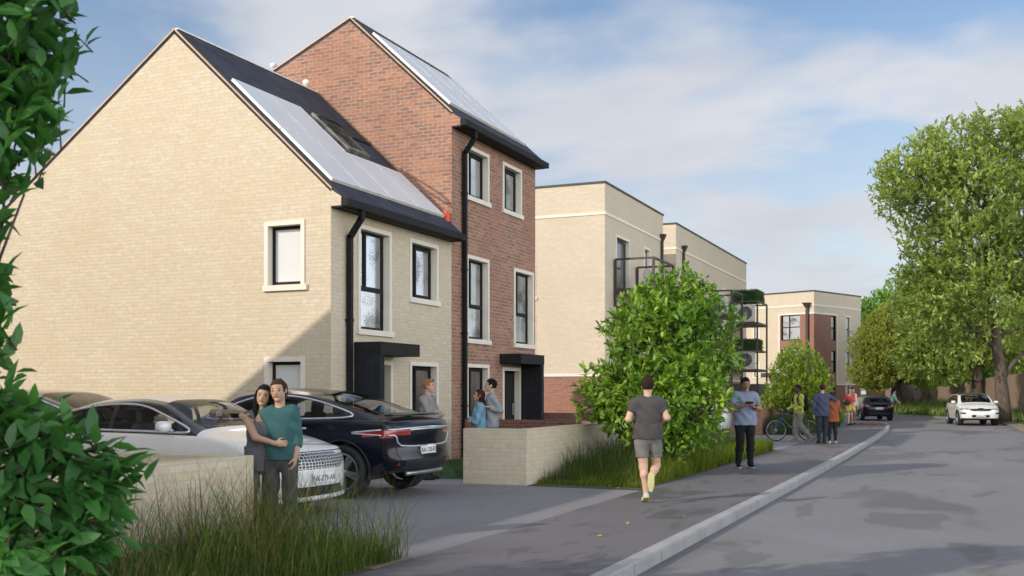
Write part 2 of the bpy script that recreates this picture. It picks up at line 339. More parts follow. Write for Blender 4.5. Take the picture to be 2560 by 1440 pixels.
def asphalt(name, c1, c2, patch, pamt=0.55, wet=0.15, pscale=0.6, lightp=None, rough=0.8):
    m, N, L, b = _new(name); b.inputs['Specular IOR Level'].default_value = 0.35
    g = N.new('ShaderNodeNewGeometry'); P = g.outputs['Position']
    def noise(s, d=5, st=(1, 1, 1), off=(0, 0, 0), dist=0.0):
        mp = N.new('ShaderNodeMapping'); mp.inputs['Scale'].default_value = st; mp.inputs['Location'].default_value = off; L.new(P, mp.inputs[0])
        n = N.new('ShaderNodeTexNoise'); n.inputs['Scale'].default_value = s; n.inputs['Detail'].default_value = d; n.inputs['Distortion'].default_value = dist; L.new(mp.outputs[0], n.inputs['Vector']); return n.outputs['Fac']
    def ramp(f, a, bb, o0=0.0, o1=1.0):
        r = N.new('ShaderNodeMapRange'); r.inputs[1].default_value = a; r.inputs[2].default_value = bb; r.inputs[3].default_value = o0; r.inputs[4].default_value = o1; L.new(f, r.inputs[0]); return r.outputs[0]
    def mix(f, a, bb):
        x = N.new('ShaderNodeMix'); x.data_type = 'RGBA'; L.new(f, x.inputs[0])
        for i, q in ((6, a), (7, bb)):
            if isinstance(q, tuple): x.inputs[i].default_value = (*q, 1)
            else: L.new(q, x.inputs[i])
        return x.outputs[2]
    col = mix(ramp(noise(0.35, 4), 0.3, 0.7), c1, c2)
    col = mix(ramp(noise(140, 2), 0.35, 0.75, 0, 0.45), col, tuple(v*1.8 for v in c1))
    pt = ramp(noise(pscale, 4, (1, 0.55, 1), (3.3, 8.1, 0), 0.6), 0.555, 0.605, 0, pamt)
    col = mix(pt, col, patch)
    if lightp:
        lp = ramp(noise(pscale*0.8, 4, (1, 0.5, 1), (13.7, 2.2, 0), 0.5), 0.60, 0.66, 0, 0.55); col = mix(lp, col, lightp)
    p2 = ramp(noise(pscale*3.1, 4, (1, 0.35, 1), (7.7, 1.3, 0), 0.5), 0.60, 0.635, 0, pamt*0.8); col = mix(p2, col, patch)
    cr = ramp(noise(2.2, 3, (1, 0.4, 1), (1.7, 9.3, 0), 2.5), 0.495, 0.50, 0, 1); cr2 = ramp(noise(2.2, 3, (1, 0.4, 1), (1.7, 9.3, 0), 2.5), 0.50, 0.505, 1, 0)
    ml = N.new('ShaderNodeMath'); ml.operation = 'MULTIPLY'; L.new(cr, ml.inputs[0]); L.new(cr2, ml.inputs[1]); m5 = N.new('ShaderNodeMath'); m5.operation = 'MULTIPLY'; L.new(ml.outputs[0], m5.inputs[0]); L.new(ramp(noise(0.5, 2, (1, 1, 1), (5, 5, 0)), 0.50, 0.6, 0, 0.55), m5.inputs[1])
    col = mix(m5.outputs[0], col, tuple(v*0.5 for v in c1))
    L.new(col, b.inputs['Base Color'])
    L.new(ramp(pt, 0, 1, rough, rough - 0.35), b.inputs['Roughness'])
    bp = N.new('ShaderNodeBump'); bp.inputs['Strength'].default_value = 0.35; bp.inputs['Distance'].default_value = 0.01; L.new(noise(90, 4), bp.inputs['Height']); L.new(bp.outputs[0], b.inputs['Normal'])
    return m
M['road'] = asphalt('road_asphalt', (0.155, 0.150, 0.158), (0.182, 0.176, 0.183), (0.090, 0.087, 0.078), 0.55, pscale=0.33, lightp=(0.22, 0.22, 0.24))
M['pave'] = asphalt('pavement_asphalt', (0.115, 0.108, 0.115), (0.135, 0.126, 0.133), (0.065, 0.063, 0.058), 0.55, pscale=0.8)
M['drive'] = asphalt('driveway_asphalt', (0.180, 0.174, 0.184), (0.205, 0.196, 0.205), (0.12, 0.115, 0.11), 0.2, pscale=0.7)
M['kerb'] = mat('kerb_concrete', (0.36, 0.35, 0.35), 0.85, (0.30, 0.295, 0.29), 3, bump=0.4, bscale=120)
M['turf'] = mat('turf', (0.045, 0.115, 0.035), 0.95, (0.03, 0.085, 0.03), 9, bump=0.6, bscale=60)
M['soil'] = mat('verge_soil', (0.060, 0.065, 0.030), 0.95, (0.09, 0.065, 0.04), 2.5, bump=0.8, bscale=30)
M['pavers'] = mat('garden_paving', (0.33, 0.30, 0.33), 0.85, (0.29, 0.27, 0.29), 2)
M['gravel'] = mat('gravel_edge', (0.30, 0.22, 0.15), 0.95, (0.20, 0.15, 0.11), 30, bump=1.0, bscale=50)
# ------------------------------------------------------------------ ground
def sheet(name, pts, z, m, z0=None):
    mb = MB(); 
    if z0 is None: mb.poly([(x, y, z) for x, y in pts])
    else:
        mb.poly([(x, y, z) for x, y in pts])
        for a, b in zip(pts, pts[1:] + pts[:1]): mb.poly([(a[0], a[1], z0), (b[0], b[1], z0), (b[0], b[1], z), (a[0], a[1], z)])
    return structure(mb.build(name, m))
sheet('ground', [(-400, -300), (400, -300), (400, 900), (-400, 900)], -0.16, mat('meadow_ground', (0.06, 0.08, 0.03), 0.95, (0.09, 0.09, 0.045), 0.2))
KERB = [(-2.72, -30), (-2.76, 0), (-2.80, 9.6), (-2.80, 18), (-2.86, 28), (-3.0, 38), (-3.25, 48), (-3.55, 53), (-3.9, 55.8), (-4.9, 58.2), (-6.6, 60.6), (-8.6, 62.6), (-10.6, 64.2)]
REDGE = [(2.4, -30), (2.2, 20), (1.95, 46), (1.75, 56), (1.2, 62.5), (-0.2, 68), (-2.0, 73), (-5.2, 78.5), (-10.5, 83.0)]
sheet('road', KERB + [(-10.8, 70), (-10.6, 83.2)] + REDGE[::-1], -0.12, M['road'])
land = [(-60, -30), (-2.87, -30)] + [(x - 0.15, y) for x, y in KERB[1:]] + [(-60, 64.2)]
sheet('building_plot', land, -0.008, M['turf'], -0.15)
pin = -4.78
sheet('pavement', [(pin, -30), (-2.87, -30)] + [(x - 0.15, y) for x, y in KERB[1:]] + [(-11.0, 63.9), (-10.2, 61.0), (-8.4, 58.6), (-6.9, 56.4), (-6.0, 53.5), (-5.5, 50), (-5.2, 40), (pin, 34)], 0.0, M['pave'])
sheet('driveway', [(-22, 8.72), (pin - 0.003, 8.72), (pin - 0.003, 16.1), (-7.2, 16.1), (-7.9, 15.95), (-9.6, 15.3), (-22, 15.3)], -0.003, M['drive'])
sheet('paving', [(-11.0, 15.3), (-9.6, 15.3), (-7.9, 15.95), (-7.2, 16.1), (-6.9, 16.1), (-6.9, 21), (-7.9, 21), (-7.9, 16.9), (-11.0, 16.75)], -0.0035, M['pavers'])
sheet('driveway', [(-20, 28.9), (pin - 0.003, 28.9), (pin - 0.003, 34), (-5.203, 38.6), (-20, 38.6)], -0.003, M['drive'])
sheet('verge', [(-6.46, -12), (pin - 0.003, -12), (pin - 0.003, 8.70), (-6.46, 8.70)], -0.0025, M['soil'])
sheet('gravel_strip', [(-5.1, 8.0), (pin - 0.004, 8.0), (pin - 0.004, 8.71), (-5.3, 8.71)], 0.002, M['gravel'])
sheet('verge', [(-6.78, 16.2), (pin - 0.003, 16.2), (pin - 0.003, 28.8), (-6.78, 28.8)], -0.0025, M['soil'])
# kerb as a run of stones
kb = MB()
def kerb_stones():
    P = [Vector((x, y, 0)) for x, y in KERB]; cum = [0]
    for a, b in zip(P, P[1:]): cum.append(cum[-1] + (b-a).length)
    def pos(s):
        for i in range(len(P)-1):
            if s <= cum[i+1] or i == len(P)-2:
                t = (s-cum[i])/(cum[i+1]-cum[i]); return P[i].lerp(P[i+1], t)
    s = 0.0
    while s < cum[-1] - 0.9:
        a, b = pos(s + 0.007), pos(s + 0.905); d = (b-a).normalized(); n = Vector((d.y, -d.x, 0))
        o = [a - n*0.15, a - n*0.0, b - n*0.0, b - n*0.15]; z1 = 0.006; c = 0.018
        q = [(o[0].x,o[0].y,-.15),(o[0].x,o[0].y,z1),(o[1].x-n.x*c,o[1].y-n.y*c,z1),(o[1].x,o[1].y,z1-c),(o[1].x,o[1].y,-.15)]
        r = [(o[3].x,o[3].y,-.15),(o[3].x,o[3].y,z1),(o[2].x-n.x*c,o[2].y-n.y*c,z1),(o[2].x,o[2].y,z1-c),(o[2].x,o[2].y,-.15)]
        for i in range(4): kb.poly([q[i], r[i], r[i+1], q[i+1]])
        kb.poly(q); kb.poly(r[::-1]); s += 0.912
kerb_stones()
structure(kb.build('kerb', M['kerb']))
# right bank and far verge
rk = MB()
for (a, b), (c, d) in zip(REDGE, REDGE[1:]):
    t = Vector((c-a, d-b, 0)).normalized(); n = Vector((t.y, -t.x, 0))
    rk.poly([(a, b, -0.05), (c, d, -0.05), (c + n.x*0.75, d + n.y*0.75, -0.045), (a + n.x*0.75, b + n.y*0.75, -0.045)]); rk.poly([(a, b, -0.12), (c, d, -0.12), (c, d, -0.05), (a, b, -0.05)])
structure(rk.build('verge_edge', mat('worn_edge', (0.26, 0.21, 0.165), 0.95, (0.20, 0.17, 0.13), 1.5, bump=0.5)))
bank = MB()
offs = [(0.75, -0.05), (1.4, 0.08), (2.8, 0.22), (6, 0.3), (60, 0.4)]
nrm = []
for i, (a, b) in enumerate(REDGE):
    p = REDGE[max(i-1, 0)]; q = REDGE[min(i+1, len(REDGE)-1)]; t = Vector((q[0]-p[0], q[1]-p[1], 0)).normalized(); nrm.append((t.y, -t.x))
for i in range(len(REDGE)-1):
    for (o1, z1), (o2, z2) in zip(offs, offs[1:]):
        A = REDGE[i]; B = REDGE[i+1]; na = nrm[i]; nb = nrm[i+1]
        bank.poly([(A[0]+na[0]*o1, A[1]+na[1]*o1, z1), (B[0]+nb[0]*o1, B[1]+nb[1]*o1, z1), (B[0]+nb[0]*o2, B[1]+nb[1]*o2, z2), (A[0]+na[0]*o2, A[1]+na[1]*o2, z2)])
structure(bank.build('verge_bank', M['turf']))
# ------------------------------------------------------------------ windows
def window(parent, X, y0, y1, z0, z1, kind='plain', surround=0.085, rec=0.13, sill=True, pane='pane', axis='x', frame_m='dark', name='window', label=None, sur_m='white', fw=0.05, bottom=True):
    """opening y0..y1 / z0..z1 in a wall at plane X facing +x (axis 'x') or -y (axis 'y', u = x)."""
    def T(u, d, z): return (X + d, u, z) if axis == 'x' else (u, X - d, z)
    def bx(mb, u0, u1, d0, d1, a, b):
        p = T(u0, d0, a); q = T(u1, d1, b); mb.box(p[0], q[0], p[1], q[1], p[2], q[2])
    f = MB(); D0, D1 = -rec - 0.06, -rec
    bx(f, y0, y0+fw, D0, D1, z0, z1); bx(f, y1-fw, y1, D0, D1, z0, z1)
    bx(f, y0+fw, y1-fw, D0, D1, z0, z0+fw+0.015); bx(f, y0+fw, y1-fw, D0, D1, z1-fw, z1)
    W = y1-y0; H = z1-z0
    if kind in ('L', 'split'):
        m = y0 + W*0.34 if kind == 'L' else y0 + W*0.5
    if kind == 'casement':
        m = y0 + W*0.36; bx(f, m-0.03, m+0.03, D0, D1+0.012, z0+fw, z1-fw)
        bx(f, m+0.03, y1-fw, D0, D1+0.01, z0+fw, z0+fw+0.05); bx(f, m+0.03, y1-fw, D0, D1+0.01, z1-fw-0.045, z1-fw)
    if kind == 'tall':
        m = y0 + W*0.36; zt = z0 + H*0.42
        bx(f, m-0.03, m+0.03, D0, D1+0.012, zt+0.03, z1-fw); bx(f, y0+fw, y1-fw, D0, D1+0.014, zt-0.045, zt+0.045)
    if kind == 'transom':
        zt = z0 + H*0.52; bx(f, y0+fw, y1-fw, D0, D1+0.01, zt-0.05, zt+0.05)
    if kind == 'cross':
        zt = z0 + H*0.52; m = y0 + W*0.40; bx(f, y0+fw, y1-fw, D0, D1+0.01, zt-0.035, zt+0.035); bx(f, m-0.04, m+0.04, D0, D1+0.014, z0+fw, z1-fw)
    wf = f.build(name, M[frame_m], parent)
    if label: wf['label'] = label
    def sub(n, b, m): return b.build(n, M[m], wf)
    p = MB()
    if kind == 'transom' and pane == 'two':
        zt = z0 + H*0.52; p2 = MB(); bx(p2, y0+fw, y1-fw, D0+0.02, D0+0.035, z0+fw, zt-0.05); sub('pane', p2, 'paneGreen')
        bx(p, y0+fw, y1-fw, D0+0.02, D0+0.035, zt+0.05, z1-fw); sub('pane', p, 'panePale')
    else:
        bx(p, y0+fw, y1-fw, D0+0.02, D0+0.035, z0+fw, z1-fw); sub('pane', p, pane if pane != 'two' else 'pane')
    s = MB(); g = surround
    if g:
        ins = 0.012
        bx(s, y0-g, y0-0.0, -rec, 0.025, z0, z1+g); bx(s, y1, y1+g, -rec, 0.025, z0, z1+g); bx(s, y0, y1, -rec, 0.025, z1, z1+g)
        sub('surround', s, sur_m)
        if sill:
            s2 = MB(); bx(s2, y0-g-0.02, y1+g+0.06, -rec, 0.055, z0-0.11, z0-0.001); sub('sill', s2, sur_m)
    return wf, (y0 - (g or 0), y1 + (g or 0), z0 - (0.11 if sill else 0), z1 + (g or 0))
# ------------------------------------------------------------------ brick houses
XF = -11.0
def slopepts(mb, pts): mb.poly(pts)
def house(name, label, y0, y1, brick, eave, ridge_s, ridge_z, back_s, back_z, wins, gwins=(), group=None, canopy=None, door=None, detail=True, pipe_y=None):
    t = thing(name, label, 'house', (XF, y0, 0), group=group)
    W = y1 - y0; mb = MB(); holes = []; gh = []
    for wdef in wins:
        wf, h = window(t, 0.0, *wdef[:4], **wdef[4]); holes.append((wdef[0], wdef[1], wdef[2], wdef[3]))
        if wdef[4].get('sill', True) and wdef[4].get('surround', 1): pass
    for wdef in gwins:
        wf, h = window(t, 0.0, *wdef[:4], axis='y', **wdef[4]); gh.append((wdef[0], wdef[1], wdef[2], wdef[3]))
    if door: holes.append((door[0], door[1], 0.0, door[2]))
    panel(mb, 'x', 0.0, 0, W, -0.1, eave, holes)
    panel(mb, '-y', 0.0, -back_s, 0.0, -0.1, eave, gh)
    # gable triangle, both ends
    for yy, flip in ((0.0, False), (W, True)):
        zb = eave
        pts = [(0, yy, eave), (-ridge_s, yy, ridge_z), (-back_s, yy, back_z)] + ([(-back_s, yy, eave)] if back_z != eave else [])
        if back_z < eave: pts = [(0, yy, eave), (-ridge_s, yy, ridge_z), (-ridge_s - (back_s-ridge_s)*(ridge_z-eave)/(ridge_z-back_z), yy, eave)]
        mb.poly(pts if flip else pts[::-1])
    panel(mb, 'y', W, -back_s, 0.0, -0.1, eave); panel(mb, '-x', -back_s, 0, W, -0.1, max(back_z, 1))
    for (a, b, c, d) in gh:      # dark room behind openings
        pass
    wall = mb.build('wall', M[brick], t, uv=True)
    # interior dark lining so that no light leaks through
    li = MB(); li.box(-back_s+0.3, -0.35, 0.3, W-0.3, 0.0, eave-0.2); li.build('room', M['dark'], t)
    # roof slabs
    th = 0.10; ov = 0.28; k = (ridge_z-eave)/ridge_s; kb_ = (ridge_z-back_z)/(back_s-ridge_s)
    rf = MB(); e = 0.0
    def slab(x1, z1, x2, z2):
        n = Vector((z1-z2, 0, x2-x1)); n = n if n.z > 0 else -n; n.normalize(); o = n*th
        A = (x1, 0.012, z1+0.01); B = (x2, 0.012, z2+0.01); C = (x2, W+0.0, z2+0.01); D = (x1, W, z1+0.01)
        U = [tuple(Vector(p)+o) for p in (A, B, C, D)]
        return [A, B, C, D], U
    for (x1, z1, x2, z2) in ((ov*0.9, eave-k*ov*0.9, -ridge_s, ridge_z), (-back_s-0.2, back_z-kb_*0.2, -ridge_s, ridge_z)):
        lo, up = slab(x1, z1, x2, z2)
        rf.poly(up); rf.poly(lo[::-1])
        for i in range(4): j = (i+1) % 4; rf.poly([lo[i], lo[j], up[j], up[i]])
    ro = rf.build('roof', M['slate'], t)
    # slope-metric UVs
    uvl = ro.data.uv_layers.new(name='UVMap')
    for p in ro.data.polygons:
        for liq in p.loop_indices:
            c = ro.data.vertices[ro.data.loops[liq].vertex_index].co; uvl.data[liq].uv = (c.y, (c.z)/max(0.55, math.sin(math.atan(k))))
    v = MB(); v.beam((0.02, -0.004, eave+0.06), (-ridge_s, -0.004, ridge_z+0.10), 0.016, 0.03); v.beam((-ridge_s, -0.004, ridge_z+0.10), (-back_s, -0.004, back_z+0.10), 0.016, 0.03)
    v.build('verge_trim', M['verge_trim'], t)
    rt = MB(); rt.beam((-ridge_s, 0.03, ridge_z+0.115), (-ridge_s, W, ridge_z+0.115), 0.14, 0.03); rt.build('ridge_tile', M['solarf'], t)
    # box eave, gutter, downpipe
    ev = MB(); ev.box(0.004, 0.26, 0.0, W, eave-0.30, eave-0.27); ev.box(0.23, 0.26, 0.0, W, eave-0.27, eave-0.10); ev.build('soffit', M['gutter'], t)
    en = MB(); en.poly([(0.002, -0.001, eave-0.27), (0.228, -0.001, eave-0.27), (0.228, -0.001, eave-0.10), (0.002, -0.001, eave+0.04)]); en.poly([(0.002, 0.012, eave+0.04), (0.228, 0.012, eave-0.10), (0.228, 0.012, eave-0.27), (0.002, 0.012, eave-0.27)]); en.build('eave_end', M[brick], t, uv=True)
    g = MB(); gx0, gx1 = 0.262, 0.40; gz = eave-0.17
    g.box(gx0, gx1, -0.06, W+0.02, gz-0.12, gz-0.105); g.box(gx0, gx0+0.012, -0.06, W+0.02, gz-0.105, gz+0.02); g.box(gx1-0.012, gx1, -0.06, W+0.02, gz-0.105, gz+0.02); g.box(gx0+0.012, gx1-0.012, -0.06, -0.045, gz-0.105, gz+0.02); g.box(gx0+0.012, gx1-0.012, W+0.005, W+0.02, gz-0.105, gz+0.02)
    gt = g.build('gutter', M['gutter'], t)
    if detail:
        for i in range(9):
            b = MB(); yy = 0.3 + i*(W-0.5)/8; b.box(0.2605, 0.268, yy, yy+0.014, eave-0.268, eave-0.19); b.build('gutter_clip', M['upvc'], gt)
    if pipe_y is not None:
        p = MB(); y = pipe_y; a = 0.095
        p.beam((0.33, y, gz-0.12), (0.33, y, gz-0.30), a, a); p.beam((0.33, y, gz-0.27), (0.075, y, gz-0.62), a, a); p.beam((0.075, y, gz-0.58), (0.075, y, 0.02), a, a)
        for zz in (1.2, 2.9, 4.4, 6.2):
            if zz < gz-0.8: p.box(0.0, 0.13, y-0.06, y+0.06, zz, zz+0.05)
        p.build('downpipe', M['gutter'], t)
    if canopy:
        c0, c1, wy0, wy1 = canopy
        c = MB(); c.box(0.002, 0.60, c0, c1, 2.27, 2.52); c.build('canopy', M['dark'], t)
        c = MB(); c.box(0.003, 0.585, wy0, wy1, 0.0, 2.268); c.build('porch_wall', M['darkclad'], t)
    if door:
        d0, d1, dz = door
        d = MB(); d.box(-0.19, -0.13, d0+0.05, d1-0.05, 0.02, dz-0.05); dr = d.build('door', M['dark'], t)
        g2 = MB(); g2.box(-0.128, -0.124, d0+0.30, d0+0.42, 0.9, dz-0.35); g2.build('glazing', M['paneD'], dr)
        h2 = MB(); h2.beam((-0.10, d1-0.16, 0.95), (-0.10, d1-0.16, 1.25), 0.03); h2.build('handle', M['kerb'], dr)
        s = MB(); s.box(-0.13, 0.025, d0-0.085, d0, 0, dz+0.085); s.box(-0.13, 0.025, d1, d1+0.085, 0, dz+0.085); s.box(-0.13, 0.025, d0, d1, dz, dz+0.085); s.build('door_surround', M['white'], t)
    return t
def q(px, Y0=0.0): return onx(px, XF)[0] - Y0           # local y on the facade
def zf(px, py): return onx3(px, py, XF)[1]
Y0 = 16.8; Y1 = 21.8; Y2 = 26.9
def zwall(z): return z
A = (q(899.5, Y0), q(972, Y0)); B = (q(1028, Y0), q(1090, Y0))
wins1 = [
 (A[0], A[1], zf(899, 822), zf(899, 571), dict(kind='tall', label='tall casement window over the porch')),
 (B[0], B[1], zf(1028, 743), zf(1028, 606), dict(kind='casement')),
 (B[0], B[1], 1.02, zf(1028, 914), dict(kind='casement', pane='paneD'))]
def gx(px): return ony(px, Y0)[0] - XF
def gz_(px, py): return ony3(px, py, Y0)[1]
gw = [(gx(671), gx(753), gz_(720, 712), gz_(712, 563), dict(kind='plain', pane='panePale', fw=0.06)),
      (gx(671), gx(753), 0.95, gz_(712, 904), dict(kind='plain', pane='panePale', fw=0.06))]
h1 = house('brick_house', 'pale buff brick house with a broad gable, slate roof and pale solar panels', Y0, Y1, 'buff', 5.30, 3.708, 8.75, 9.2, 4.95, wins1, gw,
      canopy=(17.6-Y0, 19.17-Y0, 17.6-Y0, 17.77-Y0), door=(17.95-Y0, q(975, Y0), 2.10), pipe_y=q(868, Y0)-0.02)
F_ = (q(1169, Y1), q(1218, Y1)); G_ = (q(1287, Y1), q(1330, Y1)); D_ = (q(1169, Y1), q(1218, Y1)); E_ = (q(1259, Y1), q(1300, Y1)); H_ = (q(1169, Y1), q(1218, Y1))
wins2 = [
 (D_[0], D_[1], zf(1169, 488), zf(1169, 371), dict(kind='casement')),
 (E_[0], E_[1], zf(1259, 522), zf(1259, 413), dict(kind='casement')),
 (F_[0], F_[1], zf(1169, 846), zf(1169, 645), dict(kind='tall')),
 (G_[0], G_[1], zf(1287, 858), zf(1287, 678), dict(kind='tall', label='tall window at the far corner of the house')),
 (H_[0], H_[1], 0.95, zf(1169, 918), dict(kind='casement', pane='paneD'))]
h2 = house('brick_house', 'tall red brick house of three storeys with steep roof and solar panels', Y1+0.004, Y2, 'red', 7.95, 2.73, 10.47, 9.2, 7.6, wins2, (),
      canopy=(24.5-Y1, 26.07-Y1, 25.9-Y1, 26.07-Y1), door=(q(1259, Y1), q(1297, Y1), 2.10), pipe_y=q(1156, Y1)-0.02)
# row of the same houses to the left of the view: their ridge shades the driveway
for k, yy in enumerate((4.1, -0.9, -6.0, -11.1)):
    if k == 1: hh.location.z = -0.13
    if k == 0:
        w3 = [(1.9, 2.75, 2.9, 4.9, dict(kind='tall')), (3.3, 4.1, 3.3, 4.6, dict(kind='casement')), (3.3, 4.1, 1.02, 2.1, dict(kind='casement', pane='paneD'))]
        hh = house('brick_house', 'buff brick house just beyond the left edge of the view, behind the leafy bush', 4.1, 9.1, 'buff', 5.30, 3.708, 8.75, 9.2, 4.95, w3, (), canopy=(0.8, 2.4, 0.8, 0.97), door=(1.1, 1.9, 2.1), pipe_y=0.4, detail=False, group='brick houses along the street to the left')
    else:
        c = hh.copy(); COL.objects.link(c); c.location = (XF, yy, -0.13)
        c['label'] = ['', 'buff brick house second along the row left of the view', 'buff brick house third along the row left of the view', 'buff brick house farthest along the row left of the view'][k]
        for ch in list(hh.children):
            d = ch.copy(); COL.objects.link(d); d.parent = c
            for gch in ch.children: e_ = gch.copy(); COL.objects.link(e_); e_.parent = d
# ---- solar panels as parts of each roof
def roof_frame(h, eave, rs, rz):     # returns function (along y, up slope distance) -> local point and normal
    k = Vector((-rs, 0, rz-eave)); Ls = k.length; k.normalize(); n = Vector((k.z, 0, -k.x)); 
    if n.z < 0: n = -n
    return (lambda y, s, o=0.0: Vector((0, y, eave)) + k*s + n*(0.115+o)), Ls
def ray_slope(px, py, Y, eave, rs, rz):       # pixel -> (local y, s) on the roof plane
    r = (px-CX)/FPX; v = (HOR-py)/FPX; dx, dy = c2w(r, 1.0); d = Vector((dx, dy, v)); o = Vector((0, 0, EYE))
    k = Vector((-rs, 0, rz-eave)).normalized(); n = Vector((k.z, 0, -k.x)); n = n if n.z > 0 else -n
    p0 = Vector((XF, Y, eave)) + n*0.16; t = (p0-o).dot(n)/d.dot(n); p = o + d*t; qv = p - p0
    return qv.y, qv.dot(k)
def solar(h, f, y0, y1, s0, s1):
    m = MB(); e = 0.035; m.mat(0)
    a, b, c, d = f(y0+e, s0+e, 0.052), f(y1-e, s0+e, 0.052), f(y1-e, s1-e, 0.052), f(y0+e, s1-e, 0.052); m.poly([a, b, c, d])
    m.mat(1)
    for (u0, u1, v0, v1) in ((y0, y1, s0, s0+e), (y0, y1, s1-e, s1), (y0, y0+e, s0+e, s1-e), (y1-e, y1, s0+e, s1-e)):
        P = [(u0, v0), (u1, v0), (u1, v1), (u0, v1)]; T_ = [f(a_, b_, 0.06) for a_, b_ in P]; L_ = [f(a_, b_, 0.0) for a_, b_ in P]
        m.poly(T_)
        for i in range(4): j = (i+1) % 4; m.poly([L_[i], L_[j], T_[j], T_[i]])
    return m.build('solar_panel', [M['solar'], M['solarf']], h)
f1, L1 = roof_frame(h1, 5.30, 3.708, 8.75)
f2, L2 = roof_frame(h2, 7.95, 2.73, 10.47)
for i in range(4): solar(h1, f1, 0.13+i*1.16, 0.13+(i+1)*1.16-0.015, 0.22, 1.80)
for i in range(2): solar(h1, f1, 0.13+i*1.16, 0.13+(i+1)*1.16-0.015, 1.815, 3.40)
for i in range(4):
    for j in range(2): solar(h2, f2, 0.16+i*1.14, 0.16+(i+1)*1.14-0.015, 0.30+j*1.42, 0.30+(j+1)*1.42-0.015)
# panels on the rear slope of the first house, only their upper edge shows above the ridge
def back_frame(eb, bs, rs, rz):
    k = Vector((rs-bs, 0, eb-rz)).normalized(); n = Vector((-k.z, 0, k.x)); n = n if n.z > 0 else -n
    return lambda y, s, o=0.0: Vector((-rs, y, rz)) + k*s + n*(0.115+o)
fb = back_frame(4.95, 9.2, 3.708, 8.75)
for i in range(4): solar(h1, fb, 0.13+i*1.16, 0.13+(i+1)*1.16-0.015, 0.05, 1.62)
# roof window, tilted open
sk = MB(); ya, yb, sa, sb = 2.72, 3.62, 2.0, 3.28
for (u0, u1, v0, v1) in ((ya, yb, sa, sa+0.14), (ya, yb, sb-0.14, sb), (ya, ya+0.14, sa+0.14, sb-0.14), (yb-0.14, yb, sa+0.14, sb-0.14)):
    P = [(u0, v0), (u1, v0), (u1, v1), (u0, v1)]; T_ = [f1(a_, b_, 0.09) for a_, b_ in P]; L_ = [f1(a_, b_, 0.0) for a_, b_ in P]
    sk.poly(T_)
    for i in range(4): j = (i+1) % 4; sk.poly([L_[i], L_[j], T_[j], T_[i]])
skl = sk.build('roof_window', mat('mottled_lead', (0.22, 0.215, 0.19), 0.5, (0.06, 0.065, 0.06), 5), h1)
sp = MB(); sp.poly([f1(ya+.14, sa+.14, 0.03), f1(yb-.14, sa+.14, 0.03), f1(yb-.14, sb-.14, 0.03), f1(ya+.14, sb-.14, 0.03)]); sp.build('pane', M['paneD'], skl)
sh = MB(); P = [f1(ya+.10, sa+.12, 0.30), f1(yb-.10, sa+.12, 0.30), f1(yb-.10, sb-.12, 0.10), f1(ya+.10, sb-.12, 0.10)]
for i in range(4): sh.beam(P[i], P[(i+1)%4], 0.06, 0.04)
sh.build('sash', M['dark'], skl)
fl = MB(); fl.box(-0.15, -0.03, 4.80, 4.985, 5.45, 5.70); fl.build('flashing', M['orange'], h1)
for (px, back, top, r_) in ((767, 0.30, 200, 0.07), (684, 1.6, 158, 0.06)):
    Xp = XF - 3.708 - back; yy, dd = onx(px, Xp); zt = hz(top, dd); zb = 8.75 - back*0.69
    m = MB(); m.lathe([(r_, zb-0.1), (r_, zt-0.14), (r_*1.5, zt-0.12), (r_*1.5, zt-0.03), (r_*0.9, zt), (0, zt)], (Xp-XF, yy-Y0, 0), n=14); m.build('flue', M['upvc'], h1, smooth=True)
